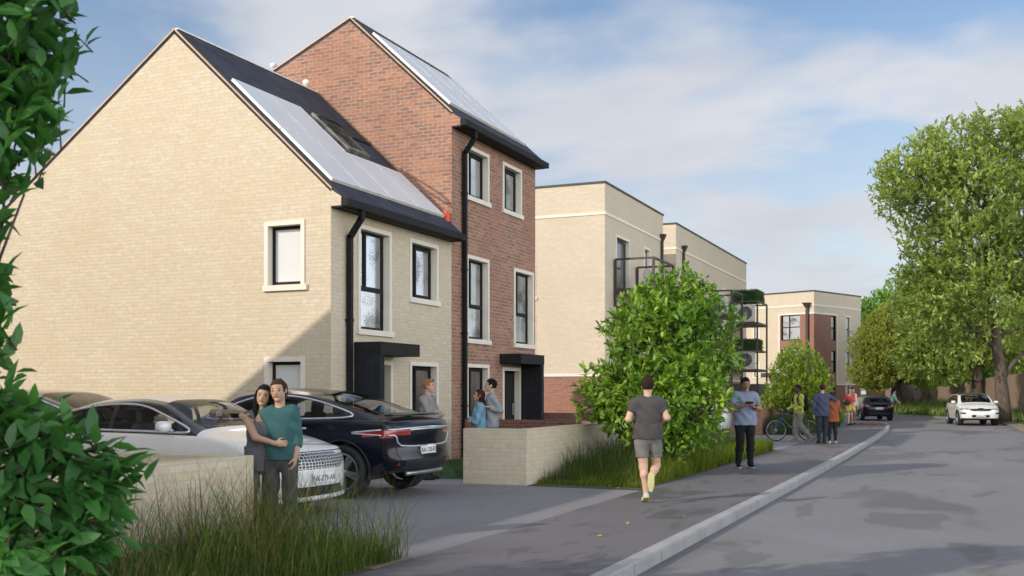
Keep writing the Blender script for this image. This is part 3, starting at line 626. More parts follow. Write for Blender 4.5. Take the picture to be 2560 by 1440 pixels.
# ------------------------------------------------------------------ flat roofed apartment blocks
def block(name, label, loc, rz, W, D, Hh, zb, bands, wins, lw=(), hoppers=(), red_panels=None, group='flat roofed apartment blocks'):
    """origin = near corner; +y = along the street face (plane x=0), -x = depth; -y face = plane y=0"""
    t = thing(name, label, 'apartment block', (loc[0], loc[1], 0), rz, group)
    h = []; g = []; fh = [(w_[0], w_[1], w_[2], w_[3]) for w_ in wins]; gh = [(w_[0], w_[1], w_[2], w_[3]) for w_ in lw]
    for w_ in wins: window(t, 0.0, *w_[:4], **w_[4])
    for w_ in lw: window(t, 0.0, *w_[:4], axis='y', **w_[4])
    mb = MB()
    mb.mat(0); panel(mb, 'x', 0, 0, W, zb, Hh, fh); panel(mb, '-y', 0, -D, 0, zb, Hh, gh); panel(mb, 'y', W, -D, 0, zb, Hh); panel(mb, '-x', -D, 0, W, zb, Hh)
    mb.mat(1); panel(mb, 'x', 0, 0, W, -0.1, zb, fh); panel(mb, '-y', 0, -D, 0, -0.1, zb, gh); panel(mb, 'y', W, -D, 0, -0.1, zb); panel(mb, '-x', -D, 0, W, -0.1, zb)
    mb.build('wall', [M['buffblock'], M['redblock']], t, uv=True)
    r = MB(); r.box(-D+0.05, -0.05, 0.05, W-0.05, Hh-0.35, Hh-0.3); r.build('roof', M['coping'], t)
    c = MB(); c.box(-D-0.04, 0.04, -0.04, 0.22, Hh, Hh+0.07); c.box(-D-0.04, 0.04, W-0.22, W+0.04, Hh, Hh+0.07); c.box(-0.22, 0.04, 0.22, W-0.22, Hh, Hh+0.07); c.box(-D-0.04, -D+0.22, 0.22, W-0.22, Hh, Hh+0.07); c.build('coping', M['coping'], t)
    for zz in bands:
        b = MB(); b.box(0.001, 0.03, -0.03, W+0.03, zz, zz+0.10); b.box(-D, 0.001, -0.03, -0.001, zz, zz+0.10); b.build('string_course', M['white'], t)
    li = MB(); li.box(-D+0.4, -0.45, 0.45, W-0.4, 0.0, Hh-0.6); li.build('room', M['dark'], t)
    for (yy, zt) in hoppers:
        p = MB(); p.box(0.01, 0.12, yy-0.055, yy+0.055, 0.0, zt-0.28); b = len(p.v)
        for z_, e in ((zt-0.30, 0.055), (zt-0.05, 0.15), (zt, 0.16)):
            p.v += [(0.005, yy-e, z_), (0.07+e, yy-e, z_), (0.07+e, yy+e, z_), (0.005, yy+e, z_)]
        for k in range(2):
            for i in range(4): j = (i+1) % 4; p.f.append((b+k*4+i, b+k*4+j, b+k*4+4+j, b+k*4+4+i)); p.m.append(0)
        p.f.append((b+8, b+9, b+10, b+11)); p.m.append(0)
        p.build('downpipe', M['steel'], t)
    return t
def lx(px, X, Y): return onx(px, X)[0] - Y
X1, YB1 = -12.4, 37.1
def z1_(px, py): return onx3(px, py, X1)[1]
W_ = []
ya, yb = lx(1541, X1, YB1), lx(1572, X1, YB1); yc, yd = lx(1611, X1, YB1), lx(1624, X1, YB1)
for k in range(3):
    dz = -2.62*k
    W_.append((ya, yb, 5.45+dz, z1_(1541, 592)+dz, dict(kind='L', pane='paneD', surround=0.09, sill=False, frame_m='steel', fw=0.13)))
    W_.append((yc, yd, 6.15+dz, z1_(1611, 622)+dz, dict(kind='plain', pane='panePale', surround=0.09, frame_m='steel')))
def y37(px): return ony(px, YB1)[0] - X1
LW = [(y37(1318), y37(1334.5), 5.15, 6.35, dict(kind='plain', pane='panePale', frame_m='steel')), (y37(1318), y37(1334.5), 2.75, 4.35, dict(kind='transom', pane='panePale', frame_m='steel', sill=False))]
b1 = block('apartment_block', 'pale three storey flat roofed block right behind the red house, with a red brick base', (X1, YB1), 0, 8.0, 14, 9.26, 2.13, (8.10, 2.13), W_, LW, hoppers=((7.62, z1_(1649, 585)),))
X2, YB2 = -12.45, 47.5
W2 = []
for px0, px1 in ((1747, 1757), (1806, 1813), (1828, 1840), (1850, 1858)):
    u, v = lx(px0, X2, YB2), lx(px1, X2, YB2)
    for k in range(3):
        W2.append((u, v, 5.9-2.62*k, 7.15-2.62*k, dict(kind='plain', pane='paneD', surround=0.09, frame_m='steel')))
b2 = block('apartment_block', 'pale flat roofed block with two balcony towers, second along the street', (X2, YB2), 0, 16.5, 14, 9.26, 2.13, (8.10, 2.13), W2, (), hoppers=((lx(1706, X2, YB2), onx3(1706, 615, X2)[1]),))
# end block, turned 22.4 degrees towards the camera
D3 = 82.0; P3 = at(2035, D3); A3 = R(45.9) - R(23.5)    # face direction angle from +y
c3, s3 = math.cos(-A3), math.sin(-A3)
def l3(px, face):        # column -> local coordinate on block 3's face ('x': u along +y local, 'y': u along x local)
    r = (px-CX)/FPX; dx, dy = c2w(r, 1.0); ux, uy = (-s3, c3) if face == 'x' else (c3, s3)
    # P3 + u*dir = t*(dx,dy)
    det = ux*(-dy) - uy*(-dx); u = ((-P3[0])*(-dy) - (-P3[1])*(-dx))/det
    t = (P3[0]+u*ux)/dx if abs(dx) > 1e-6 else (P3[1]+u*uy)/dy
    return u, (P3[0]+u*ux)*(-ST) + (P3[1]+u*uy)*CT
def z3(px, py, face): return hz(py, l3(px, face)[1])
H3 = 1.55 + 252*D3/FPX
w3a = []
for (a, b, tops) in ((2078, 2088.5, ((790, 851), (877, 931), (961, 1010))), (2115, 2125, ((793, 855), (880, 940), (961, 1010)))):
    for (t0, t1) in tops:
        w3a.append((l3(a, 'x')[0], l3(b, 'x')[0], max(0.5, z3(a, t1, 'x')), z3(a, t0, 'x'), dict(kind='transom', pane='two', surround=0.10 if a > 2100 else 0, sill=False, fw=0.06)))
w3b = [(l3(1953, 'y')[0], l3(2000, 'y')[0], z3(1975, 851, 'y'), z3(1953, 789, 'y'), dict(kind='cross', surround=0, sill=False, fw=0.07)),
       (l3(1953, 'y')[0], l3(2000, 'y')[0], z3(1975, 932, 'y'), z3(1953, 872, 'y'), dict(kind='cross', surround=0, sill=False, fw=0.07))]
for (t0, t1) in ((815, 848), (906, 942)):
    w3b.append((l3(1885, 'y')[0], l3(1897, 'y')[0], z3(1890, t1, 'y'), z3(1890, t0, 'y'), dict(kind='plain', pane='panePale', frame_m='steel')))
W3 = l3(2152, 'x')[0]
b3 = thing('apartment_block', "pale flat roofed block with a red brick corner at the street's far end", 'apartment block', (P3[0], P3[1], 0), -A3, 'flat roofed apartment blocks')
def mk3():
    t = b3; D = 12.0; Hh = H3
    for w_ in w3a: window(t, 0.0, *w_[:4], **w_[4])
    for w_ in w3b: window(t, 0.0, *w_[:4], axis='y', **w_[4])
    fh = [w_[:4] for w_ in w3a]; gh = [w_[:4] for w_ in w3b]
    rx = l3(2091, 'x')[0]; ry = l3(1950, 'y')[0]; rt = z3(2035, 784, 'x'); rb = z3(2120, 960, 'x')
    mb = MB()
    mb.mat(0); panel(mb, 'x', 0, 0, W3, rt, Hh); panel(mb, 'x', 0, rx, W3, rb, rt, fh); panel(mb, '-y', 0, -D, 0, rt, Hh); panel(mb, '-y', 0, -D, ry, 1.9, rt, gh)
    mb.mat(1); panel(mb, 'x', 0, 0, rx, -0.1, rt, fh); panel(mb, '-y', 0, ry, 0, -0.1, rt, gh); panel(mb, 'x', 0, rx, W3, -0.1, rb, fh); panel(mb, '-y', 0, -D, ry, -0.1, 1.9)
    mb.mat(0); panel(mb, 'y', W3, -D, 0, -0.1, Hh); panel(mb, '-x', -D, 0, W3, -0.1, Hh)
    mb.build('wall', [M['buffblock'], M['redblock']], t, uv=True)
    r = MB(); r.box(-D+0.05, -0.05, 0.05, W3-0.05, Hh-0.35, Hh-0.3); r.build('roof', M['coping'], t)
    c = MB(); c.box(-D-0.04, 0.05, -0.05, 0.22, Hh, Hh+0.10); c.box(-0.22, 0.05, 0.22, W3+0.04, Hh, Hh+0.10); c.build('coping', M['coping'], t)
    s = MB(); zz = z3(2035, 762, 'x'); s.box(0.001, 0.04, -0.04, W3, zz-0.06, zz+0.06); s.box(-D, 0.001, -0.04, -0.001, zz-0.06, zz+0.06); s.build('string_course', M['white'], t)
    s = MB(); s.box(0.001, 0.04, -0.04, rx, rt, rt+0.13); s.box(ry, 0.001, -0.04, -0.001, rt, rt+0.13); s.box(0.001, 0.04, rx, rx+0.13, rb, rt+0.13); s.box(ry-0.13, ry, -0.04, -0.001, 1.9, rt+0.13); s.box(0.001, 0.04, rx, W3, rb-0.1, rb); s.build('inset_trim', M['white'], t)
    s = MB(); li = MB(); li.box(-D+0.4, -0.45, 0.45, W3-0.4, 0.0, Hh-0.6); li.build('room', M['dark'], t)
    yy = l3(2020, 'y')[0]; zt = z3(2020, 757, 'y'); p = MB(); p.box(yy-0.10, yy+0.10, -0.22, -0.01, 0.0, zt-0.3); b = len(p.v)
    for z_, e in ((zt-0.4, 0.10), (zt-0.06, 0.28), (zt, 0.30)):
        p.v += [(yy-e, -0.12-e, z_), (yy+e, -0.12-e, z_), (yy+e, -0.005, z_), (yy-e, -0.005, z_)]
    for k in range(2):
        for i in range(4): j = (i+1) % 4; p.f.append((b+k*4+i, b+k*4+j, b+k*4+4+j, b+k*4+4+i)); p.m.append(0)
    p.f.append((b+8, b+9, b+10, b+11)); p.m.append(0); p.build('downpipe', M['steel'], t)
    c = MB(); u0, u1 = l3(1921, 'y')[0], l3(1942, 'y')[0]; zc = z3(1930, 936, 'y'); c.box(u0, u1, -1.1, -0.01, zc-0.25, zc+0.1); c.build('canopy', M['steel'], t)
mk3()
# ------------------------------------------------------------------ balconies, heat pumps, planters
M['pump'] = mat('pump_casing', (0.60, 0.59, 0.57), 0.5)
M['mesh'] = mat('perforated_panel', (0.10, 0.088, 0.08), 0.6, (0.30, 0.28, 0.26), 60)
M['hedgeleaf'] = leafmat('hedge_leaf', (0.055, 0.13, 0.035), (0.09, 0.19, 0.06), trans=0.2, gloss=0.2, nscale=3)
def hedge_box(name, label, x0, x1, y0, y1, z0, z1, group, seed=1, n=5000):
    t = thing(name, label, 'planter hedge', ((x0+x1)/2, (y0+y1)/2, z0), group=group)
    rng = np.random.default_rng(seed); W, D, H = x1-x0, y1-y0, z1-z0
    V = []; F = []; A = []
    P = rng.uniform(-0.5, 0.5, (n, 3))*np.array([W, D, H]); ax = rng.integers(0, 3, n); sg = rng.choice([-1, 1], n)
    for i in range(3): P[ax == i, i] = sg[ax == i]*[W, D, H][i]/2 - rng.uniform(0, 0.05, (ax == i).sum())*sg[ax == i]
    P[:, 2] += H/2 + 0.01
    o = leaves_mesh('leaves', P, rng.normal(size=(n, 3)), np.full(n, 0.09), M['hedgeleaf'], t, rng, simple=True)
    c = MB(); c.box(-W/2+.04, W/2-.04, -D/2+.04, D/2-.04, 0.02, H-0.06); c.build('planter_core', mat('hedge_core', (0.015, 0.035, 0.01), 0.9), t)
    return t
def leaves_mesh(name, P, Dr, S, m, parent, rng, simple=False, width=0.42, droop=0.0, up=None):
    """many leaves in one mesh: P centres of leaf bases, Dr directions, S lengths"""
    n = len(P); Dr = Dr/np.maximum(np.linalg.norm(Dr, axis=1, keepdims=True), 1e-6)
    U = rng.normal(size=(n, 3)) if up is None else up + rng.normal(size=(n, 3))*0.45
    Sd = np.cross(Dr, U); Sd /= np.maximum(np.linalg.norm(Sd, axis=1, keepdims=True), 1e-6); Nn = np.cross(Sd, Dr)
    S = S[:, None]; w_ = width*0.5
    base = P; tip = P + Dr*S - Nn*S*0.10
    if simple:
        L = P + Dr*S*0.45 + Sd*S*w_ + Nn*S*0.05; Rr = P + Dr*S*0.45 - Sd*S*w_ + Nn*S*0.05
        V = np.stack([base, L, tip, Rr], 1).reshape(-1, 3); k = np.arange(n)[:, None]*4; F = np.concatenate([k+np.array([[0, 1, 2]]), k+np.array([[0, 2, 3]])], 0); npv = 4
    else:
        m1 = P + Dr*S*0.30; m2 = P + Dr*S*0.68 - Nn*S*0.02
        L1_ = m1 + Sd*S*w_ + Nn*S*0.07; L2_ = m2 + Sd*S*w_*0.80 + Nn*S*0.05; R1 = m1 - Sd*S*w_ + Nn*S*0.07; R2 = m2 - Sd*S*w_*0.80 + Nn*S*0.05
        V = np.stack([base, L1_, L2_, tip, R2, R1, m1, m2], 1).reshape(-1, 3); k = np.arange(n)[:, None]*8
        q4 = np.concatenate([k+np.array([[1, 2, 7, 6]]), k+np.array([[6, 7, 4, 5]])], 0)
        t3 = np.concatenate([k+np.array([[0, 1, 6]]), k+np.array([[0, 6, 5]]), k+np.array([[2, 3, 7]]), k+np.array([[7, 3, 4]])], 0)
        tq = np.concatenate([q4[:, [0, 1, 2]], q4[:, [0, 2, 3]]], 0); F = np.concatenate([tq, t3], 0); npv = 8
    a = np.repeat(rng.uniform(0, 1, n), npv)
    return meshobj(name, V, F, m, parent, smooth=False, attr=a)
def balcony(label, x0, x1, y0, y1, levels, base=0.0, group='steel balconies with heat pumps'):
    t = thing('balcony', label, 'balcony', (x0, y0, 0), group=group); w = x1-x0; d = y1-y0; g = 0.09
    top = max(z+h for z, h in levels)
    for (x, y) in ((0.05, 0.05), (w, 0.05), (w, d), (0.05, d)):
        p = MB(); p.box(x-g/2, x+g/2, y-g/2, y+g/2, base, top); p.build('post', M['steel'], t)
    for z, h in levels:
        f = MB(); f.box(0.02, w+0.05, 0.0, d+0.05, z-0.13, z); f.build('floor', M['steel'], t)
        r = MB()
        for a, b in (((0.05, 0.05), (w, 0.05)), ((w, 0.05), (w, d)), ((0.05, d), (w, d))):
            r.beam((a[0], a[1], z+h), (b[0], b[1], z+h), 0.075, 0.075)
        r.build('rail', M['steel'], t)
    return t
def pump(label, x, y, z, s=1.0):
    t = thing('heat_pump', label, 'heat pump', (x, y, z), group='white heat pumps on the balconies')
    b = MB(); b.rbox((0, 0, 0.45*s), (1.05*s, 0.42*s, 0.86*s), 0.03); b.build('casing', M['pump'], t)
    g = MB(); g.lathe([(0.34*s, -0.225*s), (0.34*s, -0.21*s), (0.0, -0.21*s)], (0.10*s, 0, 0.45*s), 'y', 28); fn = g.build('fan', M['dark'], t)
    r = MB()
    for k in range(5):
        rr = 0.06*s + k*0.065*s; r.tube([(0.10*s + rr*math.cos(a), -0.232*s, 0.45*s + rr*math.sin(a)) for a in np.linspace(0, 2*PI, 25)[:-1]], 0.006*s, 4, closed=True)
    for a in np.linspace(0, PI, 5)[:-1]: r.tube([(0.10*s-0.34*s*math.cos(a), -0.232*s, 0.45*s-0.34*s*math.sin(a)), (0.10*s+0.34*s*math.cos(a), -0.232*s, 0.45*s+0.34*s*math.sin(a))], 0.006*s, 4)
    r.build('grille', M['pump'], t)
    return t
balcony('bronze steel balcony on the nearest pale block, above the large bush', -12.38, -10.85, 38.1, 41.0, ((2.83, 1.1), (5.45, 1.1)))
pq = pump('white heat pump on the upper balcony of the nearest pale block', -11.35, 39.6, 5.46, 0.9); pq.rotation_euler.z = R(90)
balcony('near bronze balcony tower of the second block, partly behind the large bush', -12.43, -10.9, 52.3, 54.9, ((2.83, 1.02), (5.43, 1.15)))
pump('white heat pump on the upper floor of the near balcony tower', -11.75, 52.8, 5.44)
balcony('far bronze balcony tower of the second block with hedge planters', -12.43, -10.9, 59.1, 62.1, ((2.83, 1.02), (5.43, 1.15)))
pump('white heat pump on the upper floor of the far balcony tower', -11.70, 59.5, 5.44, 1.12)
pump('white heat pump on the lower floor of the far balcony tower', -11.70, 59.5, 2.84, 1.12)
hedge_box('hedge_planter', 'clipped green hedge on top of the far balcony tower', -12.2, -10.95, 59.3, 61.6, 6.62, 7.25, 'green hedges on the balcony tower', 3)
hedge_box('hedge_planter', 'clipped green hedge over the lower rail of the far balcony tower', -12.2, -11.0, 59.25, 61.4, 3.89, 4.5, 'green hedges on the balcony tower', 4)
st = thing('bin_store', 'dark bronze bin store under the far balcony tower', 'bin store', (-12.43, 58.95, 0))
m = MB(); m.box(0.0, 1.65, 0, 3.2, 0, 2.0); m.build('walls', M['steel'], st); m = MB(); m.box(0.95, 1.10, -0.02, -0.001, 0.9, 1.75); m.build('window', M['panePale'], st)
# ------------------------------------------------------------------ garden walls and fences
def gwall(label, pts, h, m, th=0.215, name='garden_wall', cop=False):
    x0, x1 = min(p[0] for p in pts), max(p[0] for p in pts)
    t = thing(name, label, 'garden wall', (pts[0][0], pts[0][1], 0)); ox, oy = pts[0][0], pts[0][1]
    mb = MB()
    for (ax, ay, bx_, by) in [(a[0], a[1], b[0], b[1]) for a, b in zip(pts, pts[1:])]:
        if abs(ax-bx_) < 1e-6: mb.box(ax-ox-th, ax-ox, ay-oy, by-oy, -0.1, h)
        else: mb.box(min(ax, bx_)-ox, max(ax, bx_)-ox - (th if pts[0][0] != pts[-1][0] and len(pts) > 2 else 0), ay-oy, ay-oy+th, -0.1, h - 0.0)
    mb.build('brickwork', m, t, uv=True)
    return t
def wallbox(label, boxes, m, h=0.93):
    ox, oy = boxes[0][0], boxes[0][2]; t = thing('garden_wall', label, 'garden wall', (ox, oy, 0))
    mb = MB()
    for (x0, x1, y0, y1) in boxes: mb.box(x0-ox, x1-ox, y0-oy, y1-oy, -0.1, h)
    mb.build('brickwork', m, t, uv=True); return t
wallbox('low buff brick wall behind the long grass, left of the hugging couple', [(-6.675, -6.46, -6.0, 8.5), (-10.995, -6.677, 8.285, 8.5)], M['buff'])
c_ = onx(1322, -6.78)[0]
wallbox('low buff brick wall with a square corner between the driveway and the large bush', [(-7.95, -6.78, 16.2, 16.415), (-6.995, -6.78, 16.417, 21.6)], M['buff'])
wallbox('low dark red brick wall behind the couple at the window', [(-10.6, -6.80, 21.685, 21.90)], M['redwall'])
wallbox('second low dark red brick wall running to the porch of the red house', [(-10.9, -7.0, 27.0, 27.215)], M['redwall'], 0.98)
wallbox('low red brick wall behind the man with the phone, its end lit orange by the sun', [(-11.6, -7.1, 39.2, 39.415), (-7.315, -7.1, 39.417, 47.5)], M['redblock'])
def fence(name, label, pts, zb, m, boards=0.15, cat='fence'):
    t = thing(name, label, cat, (pts[0][0], pts[0][1], 0)); ox, oy = pts[0][0], pts[0][1]
    for (x0, y0, h0), (x1, y1, h1) in zip(pts, pts[1:]):
        mb = MB(); d = Vector((x1-x0, y1-y0, 0)); L = d.length; d.normalize(); n = Vector((-d.y, d.x, 0)); k = max(1, int(L/boards))
        for i in range(k):
            s0, s1 = L*i/k, L*(i+1)/k - 0.012; p = Vector((x0-ox, y0-oy, 0)) + d*s0; q_ = Vector((x0-ox, y0-oy, 0)) + d*s1; h = h0 + (h1-h0)*i/k; o = n*(0.012 if i % 2 else 0.0)
            b = [p+o, q_+o, q_+o+n*0.02, p+o+n*0.02]; mb.poly([(v.x, v.y, zb) for v in b][::-1]); mb.poly([(v.x, v.y, h) for v in b])
            for e in range(4): a, c = b[e], b[(e+1) % 4]; mb.poly([(a.x, a.y, zb), (c.x, c.y, zb), (c.x, c.y, h), (a.x, a.y, h)])
        mb.build('fence_panel', m, t)
    return t
M['fence'] = mat('weathered_boards', (0.25, 0.18, 0.13), 0.9, (0.20, 0.145, 0.105), 1.2, bump=0.3, stretch=(6, 6, 0.5))
fp = [at(2950, 46) + (3.3,), at(2560, 60) + (2.62,), at(2438, 76) + (2.45,), at(2372, 88) + (2.05,), at(2290, 96) + (2.0,), at(2211, 104) + (1.85,)]
fence('timber_fence', 'tall brown board fence behind the trees along the right of the street', fp, 0.0, M['fence'])
fq = [at(2213, 97) + (1.75,), at(2165, 96) + (1.72,)]
fence('timber_fence', 'short orange brown slatted fence between the end block and the board fence', fq, 0.0, mat('orange_boards', (0.34, 0.15, 0.075), 0.8), 0.3)
# ------------------------------------------------------------------ vegetation
M['bark'] = mat('bark', (0.135, 0.10, 0.078), 0.95, (0.075, 0.056, 0.044), 4, bump=1.0, bscale=18, stretch=(3, 3, 0.7))
M['twig'] = mat('twig', (0.075, 0.06, 0.035), 0.9)
M['bushleaf'] = leafmat('bush_leaf', (0.10, 0.23, 0.020), (0.36, 0.50, 0.06), trans=0.30, gloss=0.6, nscale=0.9, c3=(0.055, 0.16, 0.02))
M['nearleaf'] = leafmat('near_leaf', (0.040, 0.15, 0.030), (0.10, 0.27, 0.06), trans=0.32, gloss=0.5, nscale=2.0, c3=(0.03, 0.11, 0.035))
M['limeleaf'] = leafmat('lime_leaf', (0.189, 0.290, 0.032), (0.348, 0.450, 0.051), trans=0.30, gloss=0.4, nscale=0.9, c3=(0.131, 0.232, 0.029))
M['treeleaf'] = leafmat('tree_leaf', (0.24, 0.31, 0.08), (0.46, 0.52, 0.15), trans=0.42, gloss=0.5, nscale=0.35, c3=(0.16, 0.24, 0.07))
M['brownleaf'] = leafmat('olive_leaf', (0.28, 0.32, 0.075), (0.44, 0.46, 0.12), trans=0.42, gloss=0.3, nscale=0.5, c3=(0.28, 0.32, 0.07))
M['farleaf'] = leafmat('far_leaf', (0.160, 0.352, 0.040), (0.288, 0.496, 0.064), trans=0.32, gloss=0.2, nscale=0.2)
def foliage(parent, rng, blobs, ncl, per, size, m, base, name='leaves', twigs=True, simple=False, trunkpts=None, shell=0.6, twr=0.006, spread=0.8, twl=None):
    """blobs: (x,y,z,rx,ry,rz). Twig tips are scattered in the blobs; leaves radiate from each twig."""
    B = np.array(blobs, float); vol = B[:, 3]*B[:, 4]*B[:, 5]; vol = vol**0.8; pr = vol/vol.sum()
    bi = rng.choice(len(B), ncl, p=pr); d = rng.normal(size=(ncl, 3)); d /= np.linalg.norm(d, axis=1, keepdims=True)
    r = np.where(rng.uniform(size=ncl) < shell, rng.uniform(0.80, 1.03, ncl), rng.uniform(0.2, 0.85, ncl)**0.6)
    lump = 1 + 0.13*np.sin(d[:, 0]*5+bi) * np.sin(d[:, 1]*6+bi*2) + 0.10*np.sin(d[:, 2]*8+bi)
    C = B[bi, :3]; T = C + d*B[bi, 3:6]*(r*lump)[:, None]
    T = T[T[:, 2] > 0.12]; d = d[:len(T)] if len(T) == ncl else None
    if d is None:
        keep = (C + 0)[:, 0] == C[:, 0]; T_all = C + rng.normal(size=C.shape)*0
        d0 = rng.normal(size=(len(T), 3)); d = T - np.array(base) - np.array([0, 0, 0.4]); 
    cen = np.array([B[:, 0].mean(), B[:, 1].mean(), B[:, 2].mean()])
    out = T - (0.6*cen + 0.4*np.array([base[0], base[1], base[2]])); out /= np.linalg.norm(out, axis=1, keepdims=True)
    tw = out + rng.normal(size=out.shape)*0.45 + np.array([0, 0, 0.18]); tw /= np.linalg.norm(tw, axis=1, keepdims=True)
    n = len(T); L = size*(twl or 1.9)
    t_ = rng.uniform(0, 1, (n, per)); P = T[:, None, :] - tw[:, None, :]*L*(1-t_)[:, :, None]
    dd = tw[:, None, :]*1.0 + rng.normal(size=(n, per, 3))*spread; dd[:, :, 2] += 0.10
    S = size*rng.uniform(0.6, 1.15, (n, per))
    leaves_mesh(name, P.reshape(-1, 3), dd.reshape(-1, 3), S.reshape(-1), m, parent, rng, simple=simple, up=np.array([0, 0, 1.0]))
    if twigs:
        A_ = T - tw*L*1.0; k = n; sd = np.cross(tw, rng.normal(size=(n, 3))); sd /= np.linalg.norm(sd, axis=1, keepdims=True); s2 = np.cross(tw, sd)
        V = np.stack([A_ + sd*twr, A_ - sd*twr*.5 + s2*twr, A_ - sd*twr*.5 - s2*twr, T], 1).reshape(-1, 3); q = np.arange(n)[:, None]*4
        F = np.concatenate([q+np.array([[0, 1, 3]]), q+np.array([[1, 2, 3]]), q+np.array([[2, 0, 3]])], 0); meshobj('twigs', V, F, M['twig'], parent)
def limb(mb, rng, p, q, r0, r1, bend=0.12, n=6, seg=7):
    p, q = np.array(p, float), np.array(q, float); L = np.linalg.norm(q-p); o = rng.normal(size=3)*bend*L; o2 = rng.normal(size=3)*bend*L*0.5
    pts = [p + (q-p)*t + o*math.sin(PI*t) + o2*math.sin(2*PI*t)*0.5 + np.array([0, 0, 0.06*L*math.sin(PI*t)]) for t in np.linspace(0, 1, seg)]
    mb.tube(pts, [r0 + (r1-r0)*t**0.8 for t in np.linspace(0, 1, seg)], n); return pts
def tree(name, label, cat, loc, blobs, trunk, r, m, ncl, per, size, seed, group=None, simple=True, limbs=None, multi=False, bend=0.10, lend=1.0, forks=2, shell=0.6, twigs=True, spread=0.8, twl=None):
    """blobs and trunk points are in the thing's own frame (metres from its base)"""
    t = thing(name, label, cat, (loc[0], loc[1], loc[2] if len(loc) > 2 else 0), group=group); rng = np.random.default_rng(seed)
    mb = MB()
    if multi:
        for i, b in enumerate(blobs): 
            a = rng.uniform(0, 2*PI); s = (0.12*math.cos(a), 0.12*math.sin(a), -0.02); pts = limb(mb, rng, s, np.array(b[:3])*lend, r, r*0.25, bend)
            for k in range(forks): 
                dd = rng.normal(size=3); dd /= np.linalg.norm(dd); limb(mb, rng, pts[rng.integers(2, 6)], np.array(b[:3]) + dd*np.array(b[3:6])*0.8, r*0.35, r*0.1, 0.12)
    else:
        n = len(trunk); rr = [r*(1.35 if i == 0 else 1 - 0.62*i/(n-1)) for i in range(n)]
        # smooth the trunk line
        tp = []; tr = []
        for i in range(n-1):
            for k in range(4): u = k/4; tp.append(np.array(trunk[i])*(1-u) + np.array(trunk[i+1])*u); tr.append(rr[i]*(1-u) + rr[i+1]*u)
        tp.append(np.array(trunk[-1])); tr.append(rr[-1]); mb.tube(tp, tr, 12)
        for (p, q_, rad) in (limbs or []): limb(mb, rng, p, q_, rad, rad*0.35, 0.08, 8)
        for i, b in enumerate(blobs):
            j = min(range(len(tp)), key=lambda k: abs(tp[k][2] - (b[2]-b[5]*0.7)) + (5 if k < len(tp)//3 else 0)); pts = limb(mb, rng, tp[j], b[:3], tr[j]*0.45, tr[j]*0.12, 0.10)
            for k in range(forks):
                dd = rng.normal(size=3); dd /= np.linalg.norm(dd); limb(mb, rng, pts[rng.integers(2, 6)], np.array(b[:3]) + dd*np.array(b[3:6])*0.8, tr[j]*0.16, tr[j]*0.05, 0.12, 5)
    mb.build('trunk', M['bark'], t, smooth=True)
    foliage(t, rng, blobs, ncl, per, size, m, (0, 0, 0), 'crown', simple=simple, shell=shell, twigs=twigs, spread=spread, twr=size*0.035, twl=twl)
    return t
def pxblobs(loc, D, spec):          # spec: (px, py, r_px, depth offset) -> blobs in the thing's frame
    o = []
    for s in spec:
        px, py, rp, do = s[:4]; d = D + do; x, y = at(px, d); rr = rp*d/FPX; z = hz(py, d)
        o.append((x-loc[0], y-loc[1], z - (loc[2] if len(loc) > 2 else 0), rr, rr, rr*(s[4] if len(s) > 4 else 1)))
    return o
# large bush by the pavement
L_ = at(1655, 20.2)
bs = pxblobs(L_, 20.2, [(1700, 690, 42, 0), (1655, 720, 50, 0), (1745, 735, 55, 0), (1690, 770, 90, 0), (1600, 790, 75, 0), (1555, 830, 60, 0.2), (1800, 800, 50, 0.2), (1825, 890, 28, 0.1), (1660, 860, 130, -0.3), (1745, 880, 100, 0.2), (1570, 930, 75, 0.2), (1500, 960, 65, 0), (1480, 1010, 48, -0.1), (1600, 1000, 110, -0.3), (1700, 1000, 130, -0.5), (1775, 960, 52, 0.2), (1745, 1040, 55, 0), (1540, 1050, 60, 0), (1650, 1080, 90, -0.3, 0.7), (1725, 1090, 65, 0, 0.6)])
bush = tree('leafy_bush', 'large bright green leafy bush behind the jogger, beside the pavement', 'bush', L_, bs, None, 0.05, M['bushleaf'], 2300, 7, 0.155, 11, multi=True, simple=False, shell=0.70, twl=1.5)
# near bush on the left edge
Ln = at(-330, 5.7)
bn = pxblobs(Ln, 5.7, [(-20, 40, 170, 0), (80, 130, 130, 0.1), (10, 290, 130, 0), (130, 270, 60, 0), (-90, 520, 110, 0), (-60, 700, 90, 0), (-20, 840, 70, 0), (-20, 980, 120, 0), (60, 1090, 130, 0), (190, 1180, 130, 0), (310, 1180, 75, 0.0, 0.85), (310, 1290, 80, 0), (150, 1330, 150, 0), (90, 1430, 170, -0.2), (-120, 1300, 220, 0), (-250, 700, 200, 0.2), (-260, 200, 220, 0.2), (-120, -150, 200, 0), (-200, -450, 260, 0)])
tree('leafy_bush', 'tall dark green bush with big leaves at the left edge, close to the camera', 'bush', Ln, bn, None, 0.025, M['nearleaf'], 800, 6, 0.18, 5, multi=True, simple=False, forks=0, twl=1.6, bend=0.02, lend=0.85)
# small lime-green tree by the bicycle
Lt = at(2000, 40.5)
bt = pxblobs(Lt, 40.5, [(1995, 890, 40, 0), (1975, 930, 50, 0), (2025, 930, 45, 0), (1960, 985, 48, 0), (2010, 985, 60, -0.4), (2050, 975, 38, 0), (1930, 1000, 30, 0), (2000, 1030, 50, 0, 0.6), (2060, 940, 22, 0)])
tree('small_tree', 'small rounded lime green tree behind the man pushing the bicycle', 'tree', Lt, bt, None, 0.045, M['limeleaf'], 2300, 7, 0.145, 21, multi=True, simple=True, shell=0.75)
